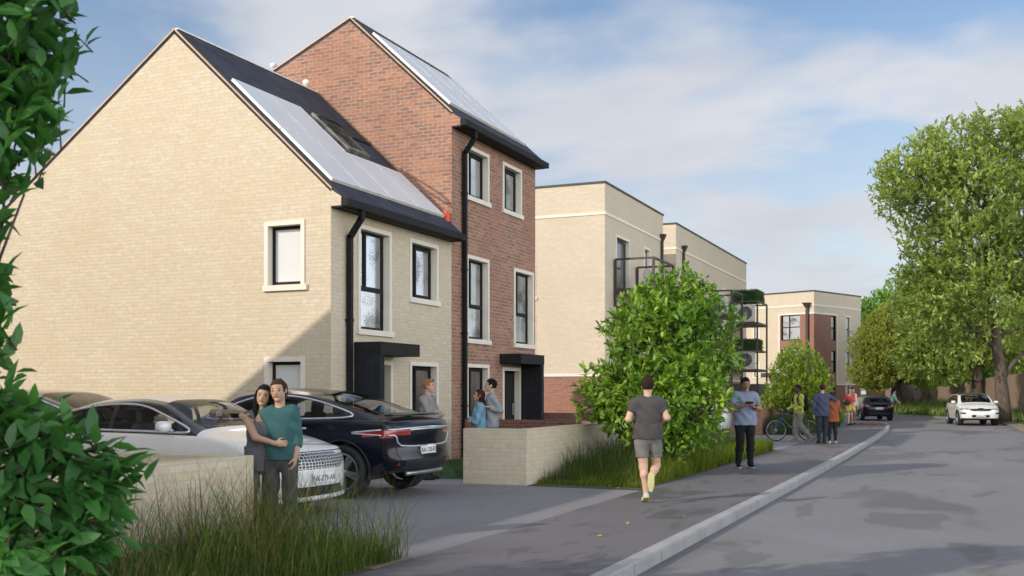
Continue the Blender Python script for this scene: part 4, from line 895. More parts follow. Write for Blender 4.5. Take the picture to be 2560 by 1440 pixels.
# big street trees on the right
def bigtree(label, px, D, base_z, trunk_px, r, spec, m, ncl, per, size, seed, limbs_px=(), forks=2, name='street_tree'):
    L = at(px, D) + (base_z,)
    tr = [(at(a, D+dz)[0]-L[0], at(a, D+dz)[1]-L[1], hz(b, D)-base_z) for a, b, dz in trunk_px]; tr[0] = (0, 0, -0.15)
    bl = pxblobs(L, D, spec)
    lm = [((at(a, D)[0]-L[0], at(a, D)[1]-L[1], hz(b, D)-base_z), (at(c, D+e)[0]-L[0], at(c, D+e)[1]-L[1], hz(d, D+e)-base_z), rr) for a, b, c, d, rr, e in limbs_px]
    return tree(name, label, 'tree', L, bl, tr, r, m, ncl, per, size, seed, limbs=lm, forks=forks, group='trees along the right of the street')
bigtree('tallest tree on the right, thick leaning trunk just behind the white car', 2510, 55, 0.15, [(2512, 1000, 0), (2500, 920, 0), (2487, 840, 0), (2478, 740, 0), (2470, 640, 0), (2462, 520, 0), (2480, 380, 0)], 0.31,
    [(2260, 430, 80, -1), (2330, 400, 80, 0), (2230, 470, 60, 0), (2400, 380, 100, 0), (2490, 330, 80, 0), (2560, 360, 90, 0), (2330, 490, 110, 1), (2440, 480, 120, -1.5), (2540, 500, 110, 0), (2330, 600, 90, 0), (2280, 680, 60, 0), (2420, 620, 120, -1), (2550, 640, 110, 0), (2300, 780, 75, 0), (2360, 740, 100, -1), (2500, 760, 60, -2.5), (2650, 420, 140, 0), (2640, 650, 140, 0), (2560, 300, 50, 0), (2390, 840, 80, 0), (2600, 820, 80, 1)],
    M['treeleaf'], 4700, 8, 0.35, 31, limbs_px=((2490, 870, 2380, 790, 0.16, 0), (2505, 950, 2600, 850, 0.16, 0), (2475, 700, 2560, 560, 0.13, 0), (2475, 660, 2360, 560, 0.13, 0)))
bigtree('tree with a forked trunk left of the tallest tree, in front of the board fence', 2443, 72, 0.2, [(2443, 985, 0), (2443, 930, 0), (2436, 880, 0), (2440, 820, 0), (2445, 760, 0)], 0.36,
    [(2330, 830, 75, 0), (2290, 890, 60, 0), (2400, 800, 90, 0), (2370, 890, 70, 0), (2480, 830, 90, 0), (2300, 740, 80, 1), (2560, 900, 60, 0), (2420, 700, 80, 2)],
    M['treeleaf'], 3200, 8, 0.38, 33, limbs_px=((2440, 940, 2405, 900, 0.15, 0), (2445, 935, 2490, 890, 0.15, 0)))
bigtree('olive brown rounded tree with a forked trunk by the bend of the street', 2243, 80, 0.2, [(2243, 1000, 0), (2240, 960, 0), (2238, 920, 0), (2236, 880, 0), (2235, 840, 0)], 0.40,
    [(2200, 830, 50, -1), (2250, 810, 60, -1), (2165, 870, 48, -1), (2215, 890, 62, -2), (2280, 870, 55, -1), (2155, 930, 42, -1), (2190, 945, 35, -1), (2300, 920, 45, -1), (2320, 950, 30, 0), (2235, 790, 40, 0)],
    M['brownleaf'], 4200, 8, 0.26, 35, limbs_px=((2240, 960, 2200, 920, 0.16, -1), (2245, 965, 2290, 925, 0.16, -1)))
bigtree('green tree standing behind the olive brown one at the bend', 2268, 92, 0.2, [(2268, 1000, 0), (2266, 950, 0), (2262, 880, 0), (2260, 800, 0)], 0.55,
    [(2160, 800, 45, 1), (2200, 780, 50, 1), (2250, 770, 60, 1), (2135, 860, 30, 1), (2130, 900, 30, 1), (2270, 820, 70, 2), (2320, 800, 60, 1)],
    M['farleaf'], 2600, 8, 0.36, 37)
bigtree('slim tree with its trunk in front of the middle of the board fence', 2315, 84, 0.2, [(2315, 1000, 0), (2313, 950, 0), (2312, 880, 0)], 0.42,
    [(2330, 880, 45, 0), (2370, 850, 55, 0), (2400, 900, 45, 0), (2360, 920, 38, 0), (2330, 830, 50, 0)], M['treeleaf'], 1700, 8, 0.33, 39)
# trees beyond the fence
for i, (px, D, sp, lab) in enumerate((
    (2180, 118, [(2180, 950, 28, 0), (2215, 935, 30, 0), (2200, 965, 25, 0)], 'bright green tree far beyond the fence at the bend'),
    (2350, 112, [(2300, 940, 45, 0), (2350, 925, 50, 0), (2390, 930, 50, 0), (2330, 900, 50, 2)], 'bright green tree beyond the middle of the board fence'),
    (2470, 98, [(2420, 930, 45, 0), (2470, 900, 60, 0), (2510, 880, 70, 1), (2440, 860, 60, 1)], 'green tree beyond the board fence between the two large trunks'),
    (2620, 88, [(2570, 900, 60, 0), (2620, 860, 90, 0), (2560, 820, 70, 0), (2600, 760, 80, 0), (2540, 930, 40, 0)], 'green tree beyond the board fence at the right edge'))):
    L = at(px, D) + (0.3,); bl = pxblobs(L, D, sp); topz = max(b[2] for b in bl)
    tree('background_tree', lab, 'tree', L, bl, [(0, 0, -0.2), (0.1, 0, topz*0.4), (0, 0.1, topz*0.8)], 0.3, M['farleaf'], 1700, 8, 0.42, 50+i, group='trees beyond the board fence', forks=1)
# ---- grasses
M['grassleaf'] = leafmat('long_grass', (0.050, 0.088, 0.018), (0.13, 0.18, 0.035), trans=0.28, gloss=0.2, nscale=1.5, c3=(0.045, 0.062, 0.016))
M['grasslime'] = leafmat('verge_grass', (0.085, 0.125, 0.012), (0.20, 0.24, 0.03), trans=0.30, gloss=0.15, nscale=1.2, c3=(0.060, 0.085, 0.014))
M['weedleaf'] = leafmat('weeds', (0.050, 0.085, 0.022), (0.095, 0.125, 0.04), trans=0.25, gloss=0.15, nscale=0.6, c3=(0.045, 0.075, 0.02))
def blades(name, label, P, H, W, m, seed, lean=0.35, curl=0.5, seg=4, cat='grass'):
    rng = np.random.default_rng(seed); n = len(P); a = rng.uniform(0, 2*PI, n); dx, dy = np.cos(a), np.sin(a); ln = np.abs(rng.normal(0, lean, n)); cu = rng.uniform(0.2, 1, n)*curl
    ts = np.linspace(0, 1, seg+1); rows = []
    for i, t in enumerate(ts):
        off = H*(ln*t + cu*t**2.4*0.8); z = H*(t - 0.30*cu*t**3); wv = W*(1 - t**1.6)*0.5 if i < seg else W*0.02
        c = np.stack([P[:, 0]+dx*off, P[:, 1]+dy*off, P[:, 2]+z], 1); s = np.stack([-dy*wv, dx*wv, np.zeros(n)], 1); rows += [c-s, c+s]
    V = np.stack(rows, 1).reshape(-1, 3); k = np.arange(n)[:, None]*2*(seg+1); F = np.concatenate([k+np.array([[2*i, 2*i+1, 2*i+3, 2*i+2]]) for i in range(seg)], 0)
    o = meshobj(name, V, F, m, None, attr=np.repeat(rng.uniform(0, 1, n), 2*(seg+1))); return tag(o, label, cat, None, 'stuff')
def clumped(rng, n, x0, x1, y0, y1, ncl, sg):
    c = np.stack([rng.uniform(x0, x1, ncl), rng.uniform(y0, y1, ncl)], 1); i = rng.integers(0, ncl, n); p = c[i] + rng.normal(0, sg, (n, 2))
    p[:, 0] = np.clip(p[:, 0], x0, x1); p[:, 1] = np.clip(p[:, 1], y0, y1); return np.concatenate([p, np.zeros((n, 1))], 1), i
rng = np.random.default_rng(77)
# long grass in the near bed
P, i = clumped(rng, 4200, -6.40, -4.86, 2.2, 8.72, 190, 0.13)
fade = np.clip(1.1 - 0.10*np.clip(P[:, 1]-7.6, 0, 9), 0.5, 1); H = (0.32 + 0.88*rng.uniform(0, 1, len(P))**1.7)*np.where(P[:, 0] > -5.3, 0.9, 1.0)
blades('long_grass', 'long thin grass in the bed in front of the low buff wall', P, H, rng.uniform(0.005, 0.012, len(P)), M['grassleaf'], 1, 0.36, 0.9, 6)
P, i = clumped(rng, 14000, -6.42, -4.90, 1.8, 8.45, 420, 0.14)
blades('short_grass', 'dense short green grass at the foot of the long grass', P, rng.uniform(0.10, 0.36, len(P)), np.full(len(P), 0.010), M['grassleaf'], 2, 0.3, 0.4, 3)
# bed round the large bush
P, i = clumped(rng, 26000, -6.70, -4.84, 16.5, 28.5, 900, 0.15)
edge = np.clip((P[:, 1]-16.2)/2.0, 0.25, 1)
blades('verge_grass', 'bright green grass under the large bush beside the pavement', P, rng.uniform(0.12, 0.46, len(P))*edge, np.full(len(P), 0.016), M['grasslime'], 3, 0.28, 0.4, 3)
P, i = clumped(rng, 6200, -6.70, -5.3, 16.8, 27.0, 240, 0.12)
blades('seed_grass', 'dark tufts of tall seeding grass against the low buff corner wall', P, rng.uniform(0.35, 0.95, len(P))*np.clip((P[:, 1]-16.2)/1.8, 0.35, 1), np.full(len(P), 0.010), M['weedleaf'], 4, 0.25, 0.6, 5)
# bed by the small tree and red wall
P, i = clumped(rng, 15000, -7.0, -5.5, 39.6, 50, 500, 0.2)
blades('verge_grass', 'wild grass and weeds below the small lime tree', P, rng.uniform(0.2, 0.85, len(P)), np.full(len(P), 0.025), M['weedleaf'], 5, 0.25, 0.5, 3)
P, i = clumped(rng, 3000, -7.0, -6.0, 50, 56, 160, 0.2)
blades('verge_grass', 'low green weeds at the kerb by the woman in red', P, rng.uniform(0.2, 0.9, len(P)), np.full(len(P), 0.03), M['bushleaf'], 6, 0.3, 0.5, 3)
# far bank weeds along the right edge
def bank_pts(rng, n, o0, o1, i0=0):
    A = np.array(REDGE[i0:]); Nn = np.array(nrm[i0:]); seg = rng.integers(0, len(A)-1, n); t = rng.uniform(0, 1, n)[:, None]
    Ls = np.linalg.norm(A[1:]-A[:-1], axis=1); seg = rng.choice(len(A)-1, n, p=Ls/Ls.sum()); p = A[seg]*(1-t) + A[seg+1]*t; nn = Nn[seg]*(1-t) + Nn[seg+1]*t
    o = rng.uniform(o0, o1, n); p = p + nn*o[:, None]; z = np.interp(o, [0.75, 1.4, 2.8, 6], [-.05, .08, .22, .3]); return np.concatenate([p, z[:, None]], 1), o
P, o = bank_pts(rng, 30000, 0.9, 9, 1)
blades('bank_weeds', 'tall rough grass and weeds on the bank below the board fence', P, rng.uniform(0.25, 0.75, len(P))*np.interp(o, [0.9, 2.5, 5], [0.35, 0.9, 1.35]), np.full(len(P), 0.045), M['weedleaf'], 7, 0.22, 0.5, 3)
P, o = bank_pts(rng, 9000, 1.0, 5, 1)
blades('bank_weeds', 'lighter green leafy weeds near the road edge on the bank', P, rng.uniform(0.15, 0.5, len(P)), np.full(len(P), 0.05), M['treeleaf'], 8, 0.35, 0.5, 3)
# tufts on the turf behind the black car
P, i = clumped(rng, 700, -10.6, -8.2, 17.2, 20.8, 40, 0.08)
blades('turf_tufts', 'small tufts of grass on the turf behind the black car', P, rng.uniform(0.08, 0.28, len(P)), np.full(len(P), 0.01), M['grassleaf'], 9, 0.3, 0.4, 3)
# fallen leaves
rng = np.random.default_rng(5); n = 260
c = at(2175, 50.5); P = np.stack([c[0] + rng.normal(0, 0.45, n), c[1] + rng.normal(0, 0.7, n), np.full(n, 0.012)], 1)
o = leaves_mesh('fallen_leaves', P, np.stack([rng.normal(size=n), rng.normal(size=n), np.zeros(n)+0.05], 1), rng.uniform(0.07, 0.13, n), mat('red_leaf', (0.42, 0.07, 0.03), 0.8), None, rng, simple=True, up=np.array([0, 0, 1.0]))
tag(o, 'patch of fallen red orange leaves on the pavement by the woman in red', 'leaves', None, 'stuff')
n = 26; P = np.concatenate([np.array([at(px, FPX*1.55/(py-HOR)) + (0.012,) for px, py in ((1720, 1214), (1793, 1213), (1860, 1170), (1829, 1178), (1818, 1186), (1528, 1216), (1550, 1222), (1574, 1220), (1048, 1352), (1010, 1330))]), np.stack([rng.uniform(-4.7, -3, 12), rng.uniform(10, 30, 12), np.full(12, 0.012)], 1)], 0); n = len(P)
o = leaves_mesh('fallen_leaves', P, np.stack([rng.normal(size=n), rng.normal(size=n), np.zeros(n)], 1), rng.uniform(0.05, 0.09, n), mat('yellow_leaf', (0.45, 0.30, 0.03), 0.8), None, rng, simple=True, up=np.array([0, 0, 1.0]))
tag(o, 'a few scattered yellow leaves fallen on the grey pavement', 'leaves', None, 'stuff')

P, i = clumped(rng, 420, -6.35, -4.9, 5.0, 8.8, 60, 0.12)
blades('dry_stalks', 'thin brown dry grass stalks standing above the long grass', P, rng.uniform(0.65, 1.12, len(P)), np.full(len(P), 0.006), leafmat('dry_stalk', (0.15, 0.10, 0.045), (0.22, 0.16, 0.07), trans=0.1, gloss=0.1), 19, 0.25, 0.5, 6)
tree('garden_tree', 'small leafy garden tree outside the view on the left, shading the near pavement', 'tree', (-8.0, 0.55, 0), [(0, 0, 4.2, 1.1, 1.1, 1.0), (0.5, 0.7, 3.5, 0.8, 0.8, 0.7), (-0.6, -0.3, 4.9, 0.8, 0.8, 0.7), (0.9, -0.5, 4.3, 0.8, 0.8, 0.7), (1.6, -0.2, 3.8, 0.8, 0.8, 0.6), (2.3, 0.2, 4.2, 0.9, 0.9, 0.7), (3.2, 0.0, 4.6, 0.9, 0.9, 0.7), (0, -1.4, 4.4, 0.9, 0.9, 0.8)], [(0, 0, -0.1), (0.05, 0, 1.5), (0, 0.05, 3.0), (0.1, 0, 4.4)], 0.09, M['limeleaf'], 900, 8, 0.17, 91)
# ------------------------------------------------------------------ cars
M['paintW'] = mat('white_paint', (0.72, 0.71, 0.70), 0.28, (0.70, 0.69, 0.68), 1, spec=0.6, coat=1.0)
M['paintK'] = mat('midnight_paint', (0.004, 0.005, 0.013), 0.22, (0.005, 0.006, 0.015), 1, spec=0.30, coat=0.25)
M['trimK'] = mat('gloss_black_trim', (0.010, 0.010, 0.013), 0.2, spec=0.6, coat=0.6)
M['plastic'] = mat('grey_cladding', (0.022, 0.023, 0.026), 0.6, spec=0.3)
M['chrome'] = mat('bright_trim', (0.72, 0.74, 0.80), 0.25, metal=0.6, spec=0.8)
M['tyre'] = mat('tyre_rubber', (0.014, 0.014, 0.016), 0.8, (0.022, 0.022, 0.024), 12)
M['rim'] = mat('alloy', (0.45, 0.47, 0.52), 0.3, metal=0.8)
M['cabin'] = mat('cabin_fabric', (0.10, 0.098, 0.10), 0.9)
M['cglass'] = clearglass('car_glass', 0.0, (0.80, 0.83, 0.84))
M['tail'] = mat('tail_lamp', (0.42, 0.010, 0.014), 0.15, (0.20, 0.006, 0.01), 30, spec=0.8, coat=1.0)
M['head'] = mat('head_lamp', (0.40, 0.44, 0.50), 0.1, (0.10, 0.11, 0.13), 14, spec=0.9, coat=1.0)
M['plate'] = mat('number_plate', (0.78, 0.78, 0.78), 0.5)
M['ink'] = mat('plate_ink', (0.015, 0.015, 0.02), 0.6)
def grillemat():
    m, N, L, b = _new('grille_mesh'); b.inputs['Roughness'].default_value = 0.35; b.inputs['Metallic'].default_value = 0.3
    tc = N.new('ShaderNodeTexCoord'); mp = N.new('ShaderNodeMapping'); mp.inputs['Scale'].default_value = (0, 16, 26); mp.inputs['Rotation'].default_value = (R(0), 0, 0)
    L.new(tc.outputs['Object'], mp.inputs[0]); v = N.new('ShaderNodeTexVoronoi'); v.feature = 'DISTANCE_TO_EDGE'; v.inputs['Scale'].default_value = 1.0; v.inputs['Randomness'].default_value = 0.25; L.new(mp.outputs[0], v.inputs['Vector'])
    r = N.new('ShaderNodeValToRGB'); r.color_ramp.elements[0].position = 0.10; r.color_ramp.elements[0].color = (0.5, 0.5, 0.52, 1); r.color_ramp.elements[1].position = 0.16; r.color_ramp.elements[1].color = (0.01, 0.01, 0.012, 1)
    L.new(v.outputs['Distance'], r.inputs[0]); L.new(r.outputs[0], b.inputs['Base Color']); return m
M['grille'] = grillemat()
def pch(xs, ys, x):                 # smooth monotone-ish interpolation
    xs, ys = np.array(xs, float), np.array(ys, float); d = np.diff(ys)/np.diff(xs); m = np.zeros(len(xs)); m[1:-1] = np.where(d[:-1]*d[1:] > 0, 2*d[:-1]*d[1:]/(d[:-1]+d[1:]+1e-12), 0); m[0], m[-1] = d[0], d[-1]
    x = np.clip(x, xs[0], xs[-1]); i = np.clip(np.searchsorted(xs, x)-1, 0, len(xs)-2); h = xs[i+1]-xs[i]; t = (x-xs[i])/h
    return (2*t**3-3*t**2+1)*ys[i] + (t**3-2*t**2+t)*h*m[i] + (-2*t**3+3*t**2)*ys[i+1] + (t**3-t**2)*h*m[i+1]
def inpoly(px, pz, poly):
    c = np.zeros(np.shape(px), bool); n = len(poly)
    for i in range(n):
        (x0, z0), (x1, z1) = poly[i], poly[(i+1) % n]
        k = ((z0 > pz) != (z1 > pz)) & (px < (x1-x0)*(pz-z0)/((z1-z0)+1e-12) + x0); c ^= k
    return c
def smoothpoly(pts, n=6):           # closed Catmull-Rom
    o = []; k = len(pts)
    for i in range(k):
        p0, p1, p2, p3 = [np.array(pts[(i+j-1) % k], float) for j in range(4)]
        for t in np.linspace(0, 1, n, endpoint=False): o.append(tuple(0.5*((2*p1)+(-p0+p2)*t+(2*p0-5*p1+4*p2-p3)*t*t+(-p0+3*p1-3*p2+p3)*t**3)))
    return o
def text_part(txt, parent, size, loc, rot, m, ext=0.001):
    cu = bpy.data.curves.new('letters', 'FONT'); cu.body = txt; cu.size = size; cu.align_x = 'CENTER'; cu.align_y = 'CENTER'; cu.extrude = ext; cu.space_character = 1.0
    tmp = bpy.data.objects.new('tmp_letters', cu); COL.objects.link(tmp); dg = bpy.context.evaluated_depsgraph_get(); me = bpy.data.meshes.new_from_object(tmp.evaluated_get(dg))
    bpy.data.objects.remove(tmp); me.materials.clear(); me.materials.append(m); o = bpy.data.objects.new('letters', me); COL.objects.link(o); o.parent = parent; o.location = loc; o.rotation_euler = rot; return o
def wheel_meshes(r, wd, spokes=5, style='twin'):
    t = MB(); rr = r*0.70; h = wd/2
    t.lathe([(rr, -h*.8), (r*0.90, -h), (r*0.975, -h*0.88), (r, -h*0.6), (r, h*0.6), (r*0.975, h*0.88), (r*0.90, h), (rr, h*.8), (rr-0.01, 0), (rr, -h*.8)], (0, 0, 0), 'y', 40)
    g = MB(); g.lathe([(rr+0.004, h*0.84), (rr-0.018, h*0.86), (rr-0.028, h*0.5), (rr-0.035, -h*0.8)], (0, 0, 0), 'y', 40)
    g.lathe([(0.0, h*0.66), (0.045, h*0.66), (0.065, h*0.55), (0.07, h*0.3)], (0, 0, 0), 'y', 20)
    for k in range(spokes):
        for s in ((-0.13, 0.13) if style == 'twin' else (0,)):
            a = 2*PI*k/spokes + 0.3; b = a + s; p = (0.05*math.cos(a+s*2), h*0.55, 0.05*math.sin(a+s*2)); q = ((rr-0.02)*math.cos(b), h*0.68, (rr-0.02)*math.sin(b)); g.beam(p, q, 0.045 if style == 'twin' else 0.09, 0.028, up=(0, 1, 0))
    d = MB(); d.lathe([(rr-0.04, -h*0.1), (0.0, -h*0.1)], (0, 0, 0), 'y', 24)
    return t, g, d
def car(label, loc, rz, sp, paint, plate_txt=None, plate_f=None, group=None, name='parked_car', roofdark=False, chrome=True):
    t = thing(name, label, 'car', (loc[0], loc[1], loc[2] if len(loc) > 2 else 0), rz, group)
    L = sp['L']; xr, xf = -L/2 + sp['cr'], L/2 - sp['cf']; W0 = sp['W']
    def zt(x): return pch(*sp['top'], x)
    def zbelt(x): return np.minimum(pch(*sp['belt'], x), zt(x)-0.02)
    def zb(x): return pch(*sp['bot'], x)
    def Wf(x): return W0*pch(*sp['plan'], x)
    nseg = [3, 6, 8, 3, 18, 6, 6]
    def rings(X):
        zt_, bl, z0, w_ = zt(X), zbelt(X), zb(X), Wf(X); gh = np.maximum(zt_-bl, 0); k = np.clip(gh/0.3, 0, 1); k = k*k*(3-2*k)
        wr = (1-k)*w_*0.78 + k*(w_*0.93-0.34*gh); zr = zt_ - ((1-k)*0.025 + k*0.075)
        P = [(w_*0.90, z0), (w_*0.975, z0+0.16*(bl-z0)), (w_*1.0, z0+0.56*(bl-z0)), (w_*0.985, bl-0.05), (w_*0.945, bl+0.00), (wr, np.maximum(zr, bl+0.004)), (wr*0.62, zt_-0.012), (wr*0, zt_)]
        P = [(a*np.ones_like(X), b*np.ones_like(X)) for a, b in P]; ys, zs = [], []
        for i, n in enumerate(nseg):
            p0, p1, p2, p3 = P[max(i-1, 0)], P[i], P[i+1], P[min(i+2, len(P)-1)]
            for q_ in range(n + (1 if i == len(nseg)-1 else 0)):
                u = q_/n
                def cr(a, b, c, d):
                    if i == 4: return b*(1-u)+c*u + 0.02*math.sin(PI*u)*(1 if a is p0[0] else 0)
                    ta, tb = (c-a)*0.5, (d-b)*0.5
                    if i == 3: tb = (c-b)*1.0
                    if i == 5: ta = (c-b)*1.0
                    return (2*u**3-3*u*u+1)*b + (u**3-2*u*u+u)*ta + (-2*u**3+3*u*u)*c + (u**3-u*u)*tb
                ys.append(cr(p0[0], p1[0], p2[0], p3[0])); zs.append(cr(p0[1], p1[1], p2[1], p3[1]))
        return np.array(ys), np.array(zs)          # (nt, nx)
    segid = np.concatenate([np.full(n, i) for i, n in enumerate(nseg)]); nt = sum(nseg)+1; i5 = sum(nseg[:5])
    NX = 170; X = np.linspace(xr, xf, NX); Y, Z = rings(X)
    def ysurf(x, z):
        y_, z_ = rings(np.array([float(x)])); return float(np.interp(z, z_[:i5+1, 0], y_[:i5+1, 0]))
    wx = sp['wheels']; rw = sp['rw']; Ra = sp.get('Ra', rw+0.055); wz = rw
    G = np.zeros((nt, NX, 3)); G[:, :, 0] = X[None, :]; G[:, :, 1] = Y; G[:, :, 2] = Z
    nlow = sum(nseg[:3])+1
    for cxw in wx:
        dx = G[:nlow, :, 0]-cxw; dz = G[:nlow, :, 2]-wz; d = np.sqrt(dx**2+dz**2); s = np.abs(d-Ra) < 0.026
        f = np.where(s, Ra/np.maximum(d, 1e-6), 1); G[:nlow, :, 0] = cxw + dx*f; G[:nlow, :, 2] = wz + dz*f
    # caps
    def cap(xe, sgn, prof):
        y_, z_ = rings(np.array([xe])); y_, z_ = y_[:, 0], z_[:, 0]; K = 16; out = np.zeros((nt, K+1, 3)); n = sp.get('n', 2.5)
        dx = pch(*prof, z_)
        for k in range(K+1):
            u = (k/K)*PI/2; cy = max(math.cos(u), 0)**(2/n); cx_ = max(math.sin(u), 0)**(2/n)
            out[:, k, 0] = xe + sgn*dx*cx_; out[:, k, 1] = y_*cy; out[:, k, 2] = z_
        return out
    CF = cap(xf, 1, sp['fprof']); CR = cap(xr, -1, sp['rprof'])
    # assemble faces with a class each
    V = []; F = []; C = []
    def add(Gr, cls, flip):
        a, b_ = Gr.shape[:2]; base = len(V)
        for i in range(a):
            for j in range(b_): V.append(tuple(Gr[i, j]))
        for i in range(a-1):
            for j in range(b_-1):
                c = cls(i, j, (Gr[i, j]+Gr[i+1, j]+Gr[i, j+1]+Gr[i+1, j+1])/4)
                if c is None: continue
                f = (base+i*b_+j, base+i*b_+j+1, base+(i+1)*b_+j+1, base+(i+1)*b_+j); F.append(f if not flip else f[::-1]); C.append(c)
    ws = sp['ws']; rwn = sp['rwin']; roof = sp['roof']; poly = smoothpoly(sp['side'], 6) if sp.get('sm', True) else sp['side']; bp = sp['bpill']; doors = sp['doors']
    def side_cls(i, j, c):
        s = segid[min(i, len(segid)-1)]; x, y, z = c; sd = 'R' if y < 0 else 'L'
        if s <= 2:
            for cxw in wx:
                if (x-cxw)**2 + (z-wz)**2 < Ra*Ra: return None
        if s <= 4 and s >= 4:
            if bool(inpoly(x, z, poly)): return ('pillar' if any(abs(x-b) < 0.035 for b in bp) else 'side_window'+sd)
            if roofdark and xr+0.2 < x < ws[1]-0.02: return 'trim'
        if s >= 5:
            if ws[0] < x < ws[1] and (s == 6 or i > i5+1): return 'windscreen'
            if rwn[0] < x < rwn[1] and (s == 6 or i > i5+1): return 'rear_window'
            if roofdark and (x < roof[0] or (s == 5 and i <= i5+2 and x < ws[1])) : return 'trim'
            if sp.get('blackroof') and roof[0] < x < roof[1]: return 'trim'
        if s <= 3 and z < zb(np.array([x]))[0] + sp.get('clad', 0.0) : return 'cladding'+sd
        if sp.get('clad', 0) and s <= 2:
            for cxw in wx:
                pass
        for reg, nm in sp.get('sidereg', []):
            if bool(inpoly(x, z, reg)): return nm+sd
        if s <= 3 and z > zb(np.array([x]))[0]+0.07:
            for di, (d0, d1) in enumerate(doors):
                if d0 < x < d1: return 'door%d%s' % (di, sd)
        return 'body'
    def capcls(regs, front):
        def f(i, j, c):
            x, y, z = c; sd = 'R' if y < 0 else 'L'; yy = abs(y)
            for ri, (reg, nm) in enumerate(regs):
                if bool(inpoly(yy, z, reg)): return nm + (sd if nm in ('head', 'tail') else '#%d%d' % (ri, front))
            return 'body'
        return f
    for sgn in (1, -1):
        S = np.array([1, sgn, 1.0])
        add(G*S, side_cls, sgn < 0); add(CF*S, capcls(sp['freg'], True), sgn < 0); add(CR[:, ::-1]*S, capcls(sp['rreg'], False), sgn < 0)
    V = np.array(V); names = sorted(set(C)); C = np.array(C, object)
    mm = {'body': ('body', paint), 'pillar': ('pillar', M['trimK']), 'trim': ('roof_trim', M['trimK']), 'windscreen': ('windscreen', M['cglass']), 'rear_window': ('rear_window', M['cglass']), 'side_windowL': ('side_window', M['cglass']), 'side_windowR': ('side_window', M['cglass']),
          'claddingL': ('cladding', M['plastic']), 'claddingR': ('cladding', M['plastic']), 'headL': ('headlight', M['head']), 'headR': ('headlight', M['head']), 'tailL': ('tail_light', M['tail']), 'tailR': ('tail_light', M['tail']), 'grille': ('grille', M['grille']), 'intake': ('air_intake', M['trimK']), 'blackpanel': ('tailgate_panel', M['trimK']), 'chromebar': ('chrome_bar', M['chrome']), 'bumper': ('bumper', M['plastic'])}
    for nm in names:
        idx = [k for k in range(len(C)) if C[k] == nm]; fs = [F[k] for k in idx]; used = sorted({v for f in fs for v in f}); mp = {v: i for i, v in enumerate(used)}
        on, ma = mm.get(nm.split('#')[0], ('door', paint))
        o = meshobj(on, V[used], [[mp[v] for v in f] for f in fs], ma, t, smooth=True)
        bm = bmesh.new(); bm.from_mesh(o.data); bmesh.ops.remove_doubles(bm, verts=bm.verts, dist=0.0008); bmesh.ops.recalc_face_normals(bm, faces=bm.faces); bm.to_mesh(o.data); bm.free()
        if nm.startswith('door'):
            di = int(nm[4]); sg = 1 if nm[5] == 'L' else -1; d0, d1 = doors[di]; hx = d0+0.20; hz_ = zbelt(np.array([hx]))[0]-0.13; hy = ysurf(hx, hz_)
            h = MB(); h.rbox((hx, sg*(hy+0.022), hz_), (0.20, 0.03, 0.032), 0.012); h.build('handle', M['chrome'] if chrome else paint, o, smooth=True)
    # underside, arches
    u = MB(); zf_ = float(np.min(sp['bot'][1]))+0.04; u.box(wx[1]+Ra, wx[0]-Ra, -W0*0.86, W0*0.86, zf_, zf_+0.10); u.box(xr-0.05, wx[1]-Ra, -W0*0.8, W0*0.8, zf_+0.06, zf_+0.2); u.box(wx[0]+Ra, xf+0.05, -W0*0.8, W0*0.8, zf_+0.05, zf_+0.15); u.box(wx[1]-Ra, wx[1]+Ra, -W0*0.55, W0*0.55, zf_+0.1, 0.75); u.box(wx[0]-Ra, wx[0]+Ra, -W0*0.55, W0*0.55, zf_+0.1, 0.72)
    u.build('underbody', M['plastic'], t)
    for cxw in wx:
        for sg in (1, -1):
            ar = MB(); a0 = np.linspace(-0.25, PI+0.25, 28); yo = ysurf(cxw, wz+Ra)-0.01; yi = W0*0.55; b = len(ar.v)
            for a in a0: ar.v += [(cxw+Ra*math.cos(a), sg*(yo), wz+Ra*math.sin(a)), (cxw+Ra*math.cos(a), sg*yi, wz+Ra*math.sin(a))]
            for k in range(27): ar.f.append((b+2*k, b+2*k+1, b+2*k+3, b+2*k+2)); ar.m.append(0)
            pts = [(cxw+(Ra+0.004)*math.cos(a), sg*(ysurf(cxw+Ra*math.cos(a), max(wz+Ra*math.sin(a), 0.25))+0.002), wz+(Ra+0.004)*math.sin(a)) for a in np.linspace(0.0, PI, 25)]
            ar.tube(pts, 0.016, 5)
            ar.build('wheel_arch', M['plastic'] if sp.get('clad') else M['trimK'], t, smooth=True)
    wt, wr_, wd_ = wheel_meshes(rw, sp.get('ww', 0.24), sp.get('spokes', 5), sp.get('style', 'twin'))
    first = None
    for cxw in wx:
        for sg in (1, -1):
            w_ = bpy.data.objects.new('wheel', None); COL.objects.link(w_); w_.parent = t; w_.location = (cxw, sg*(W0-0.125), wz); w_.rotation_euler = (0, 0.4*cxw, 0 if sg > 0 else PI); w_.empty_display_size = 0.1
            if first is None: first = [wt.build('tyre', M['tyre'], w_, True), wr_.build('rim', M['rim'], w_), wd_.build('brake', M['plastic'], w_)]
            else:
                for f in first: c = f.copy(); COL.objects.link(c); c.parent = w_
    # chrome outline of the side glass
    for sg in (1, -1):
        pts = [(x, sg*(ysurf(x, z)+0.003), z) for x, z in poly]; tr = MB(); tr.tube(pts, 0.016 if chrome else 0.009, 6, closed=True); tr.build('window_trim', M['chrome'] if chrome else M['trimK'], t, smooth=True)
        mx, mz = sp['mirror']; my = ysurf(mx, mz); m_ = MB(); m_.rbox((mx-0.02, sg*(my+0.13), mz+0.06), (0.13, 0.21, 0.14), 0.05); m_.beam((mx, sg*(my-0.02), mz), (mx, sg*(my+0.08), mz+0.03), 0.05, 0.03); mo = m_.build('mirror', paint, t, smooth=True)
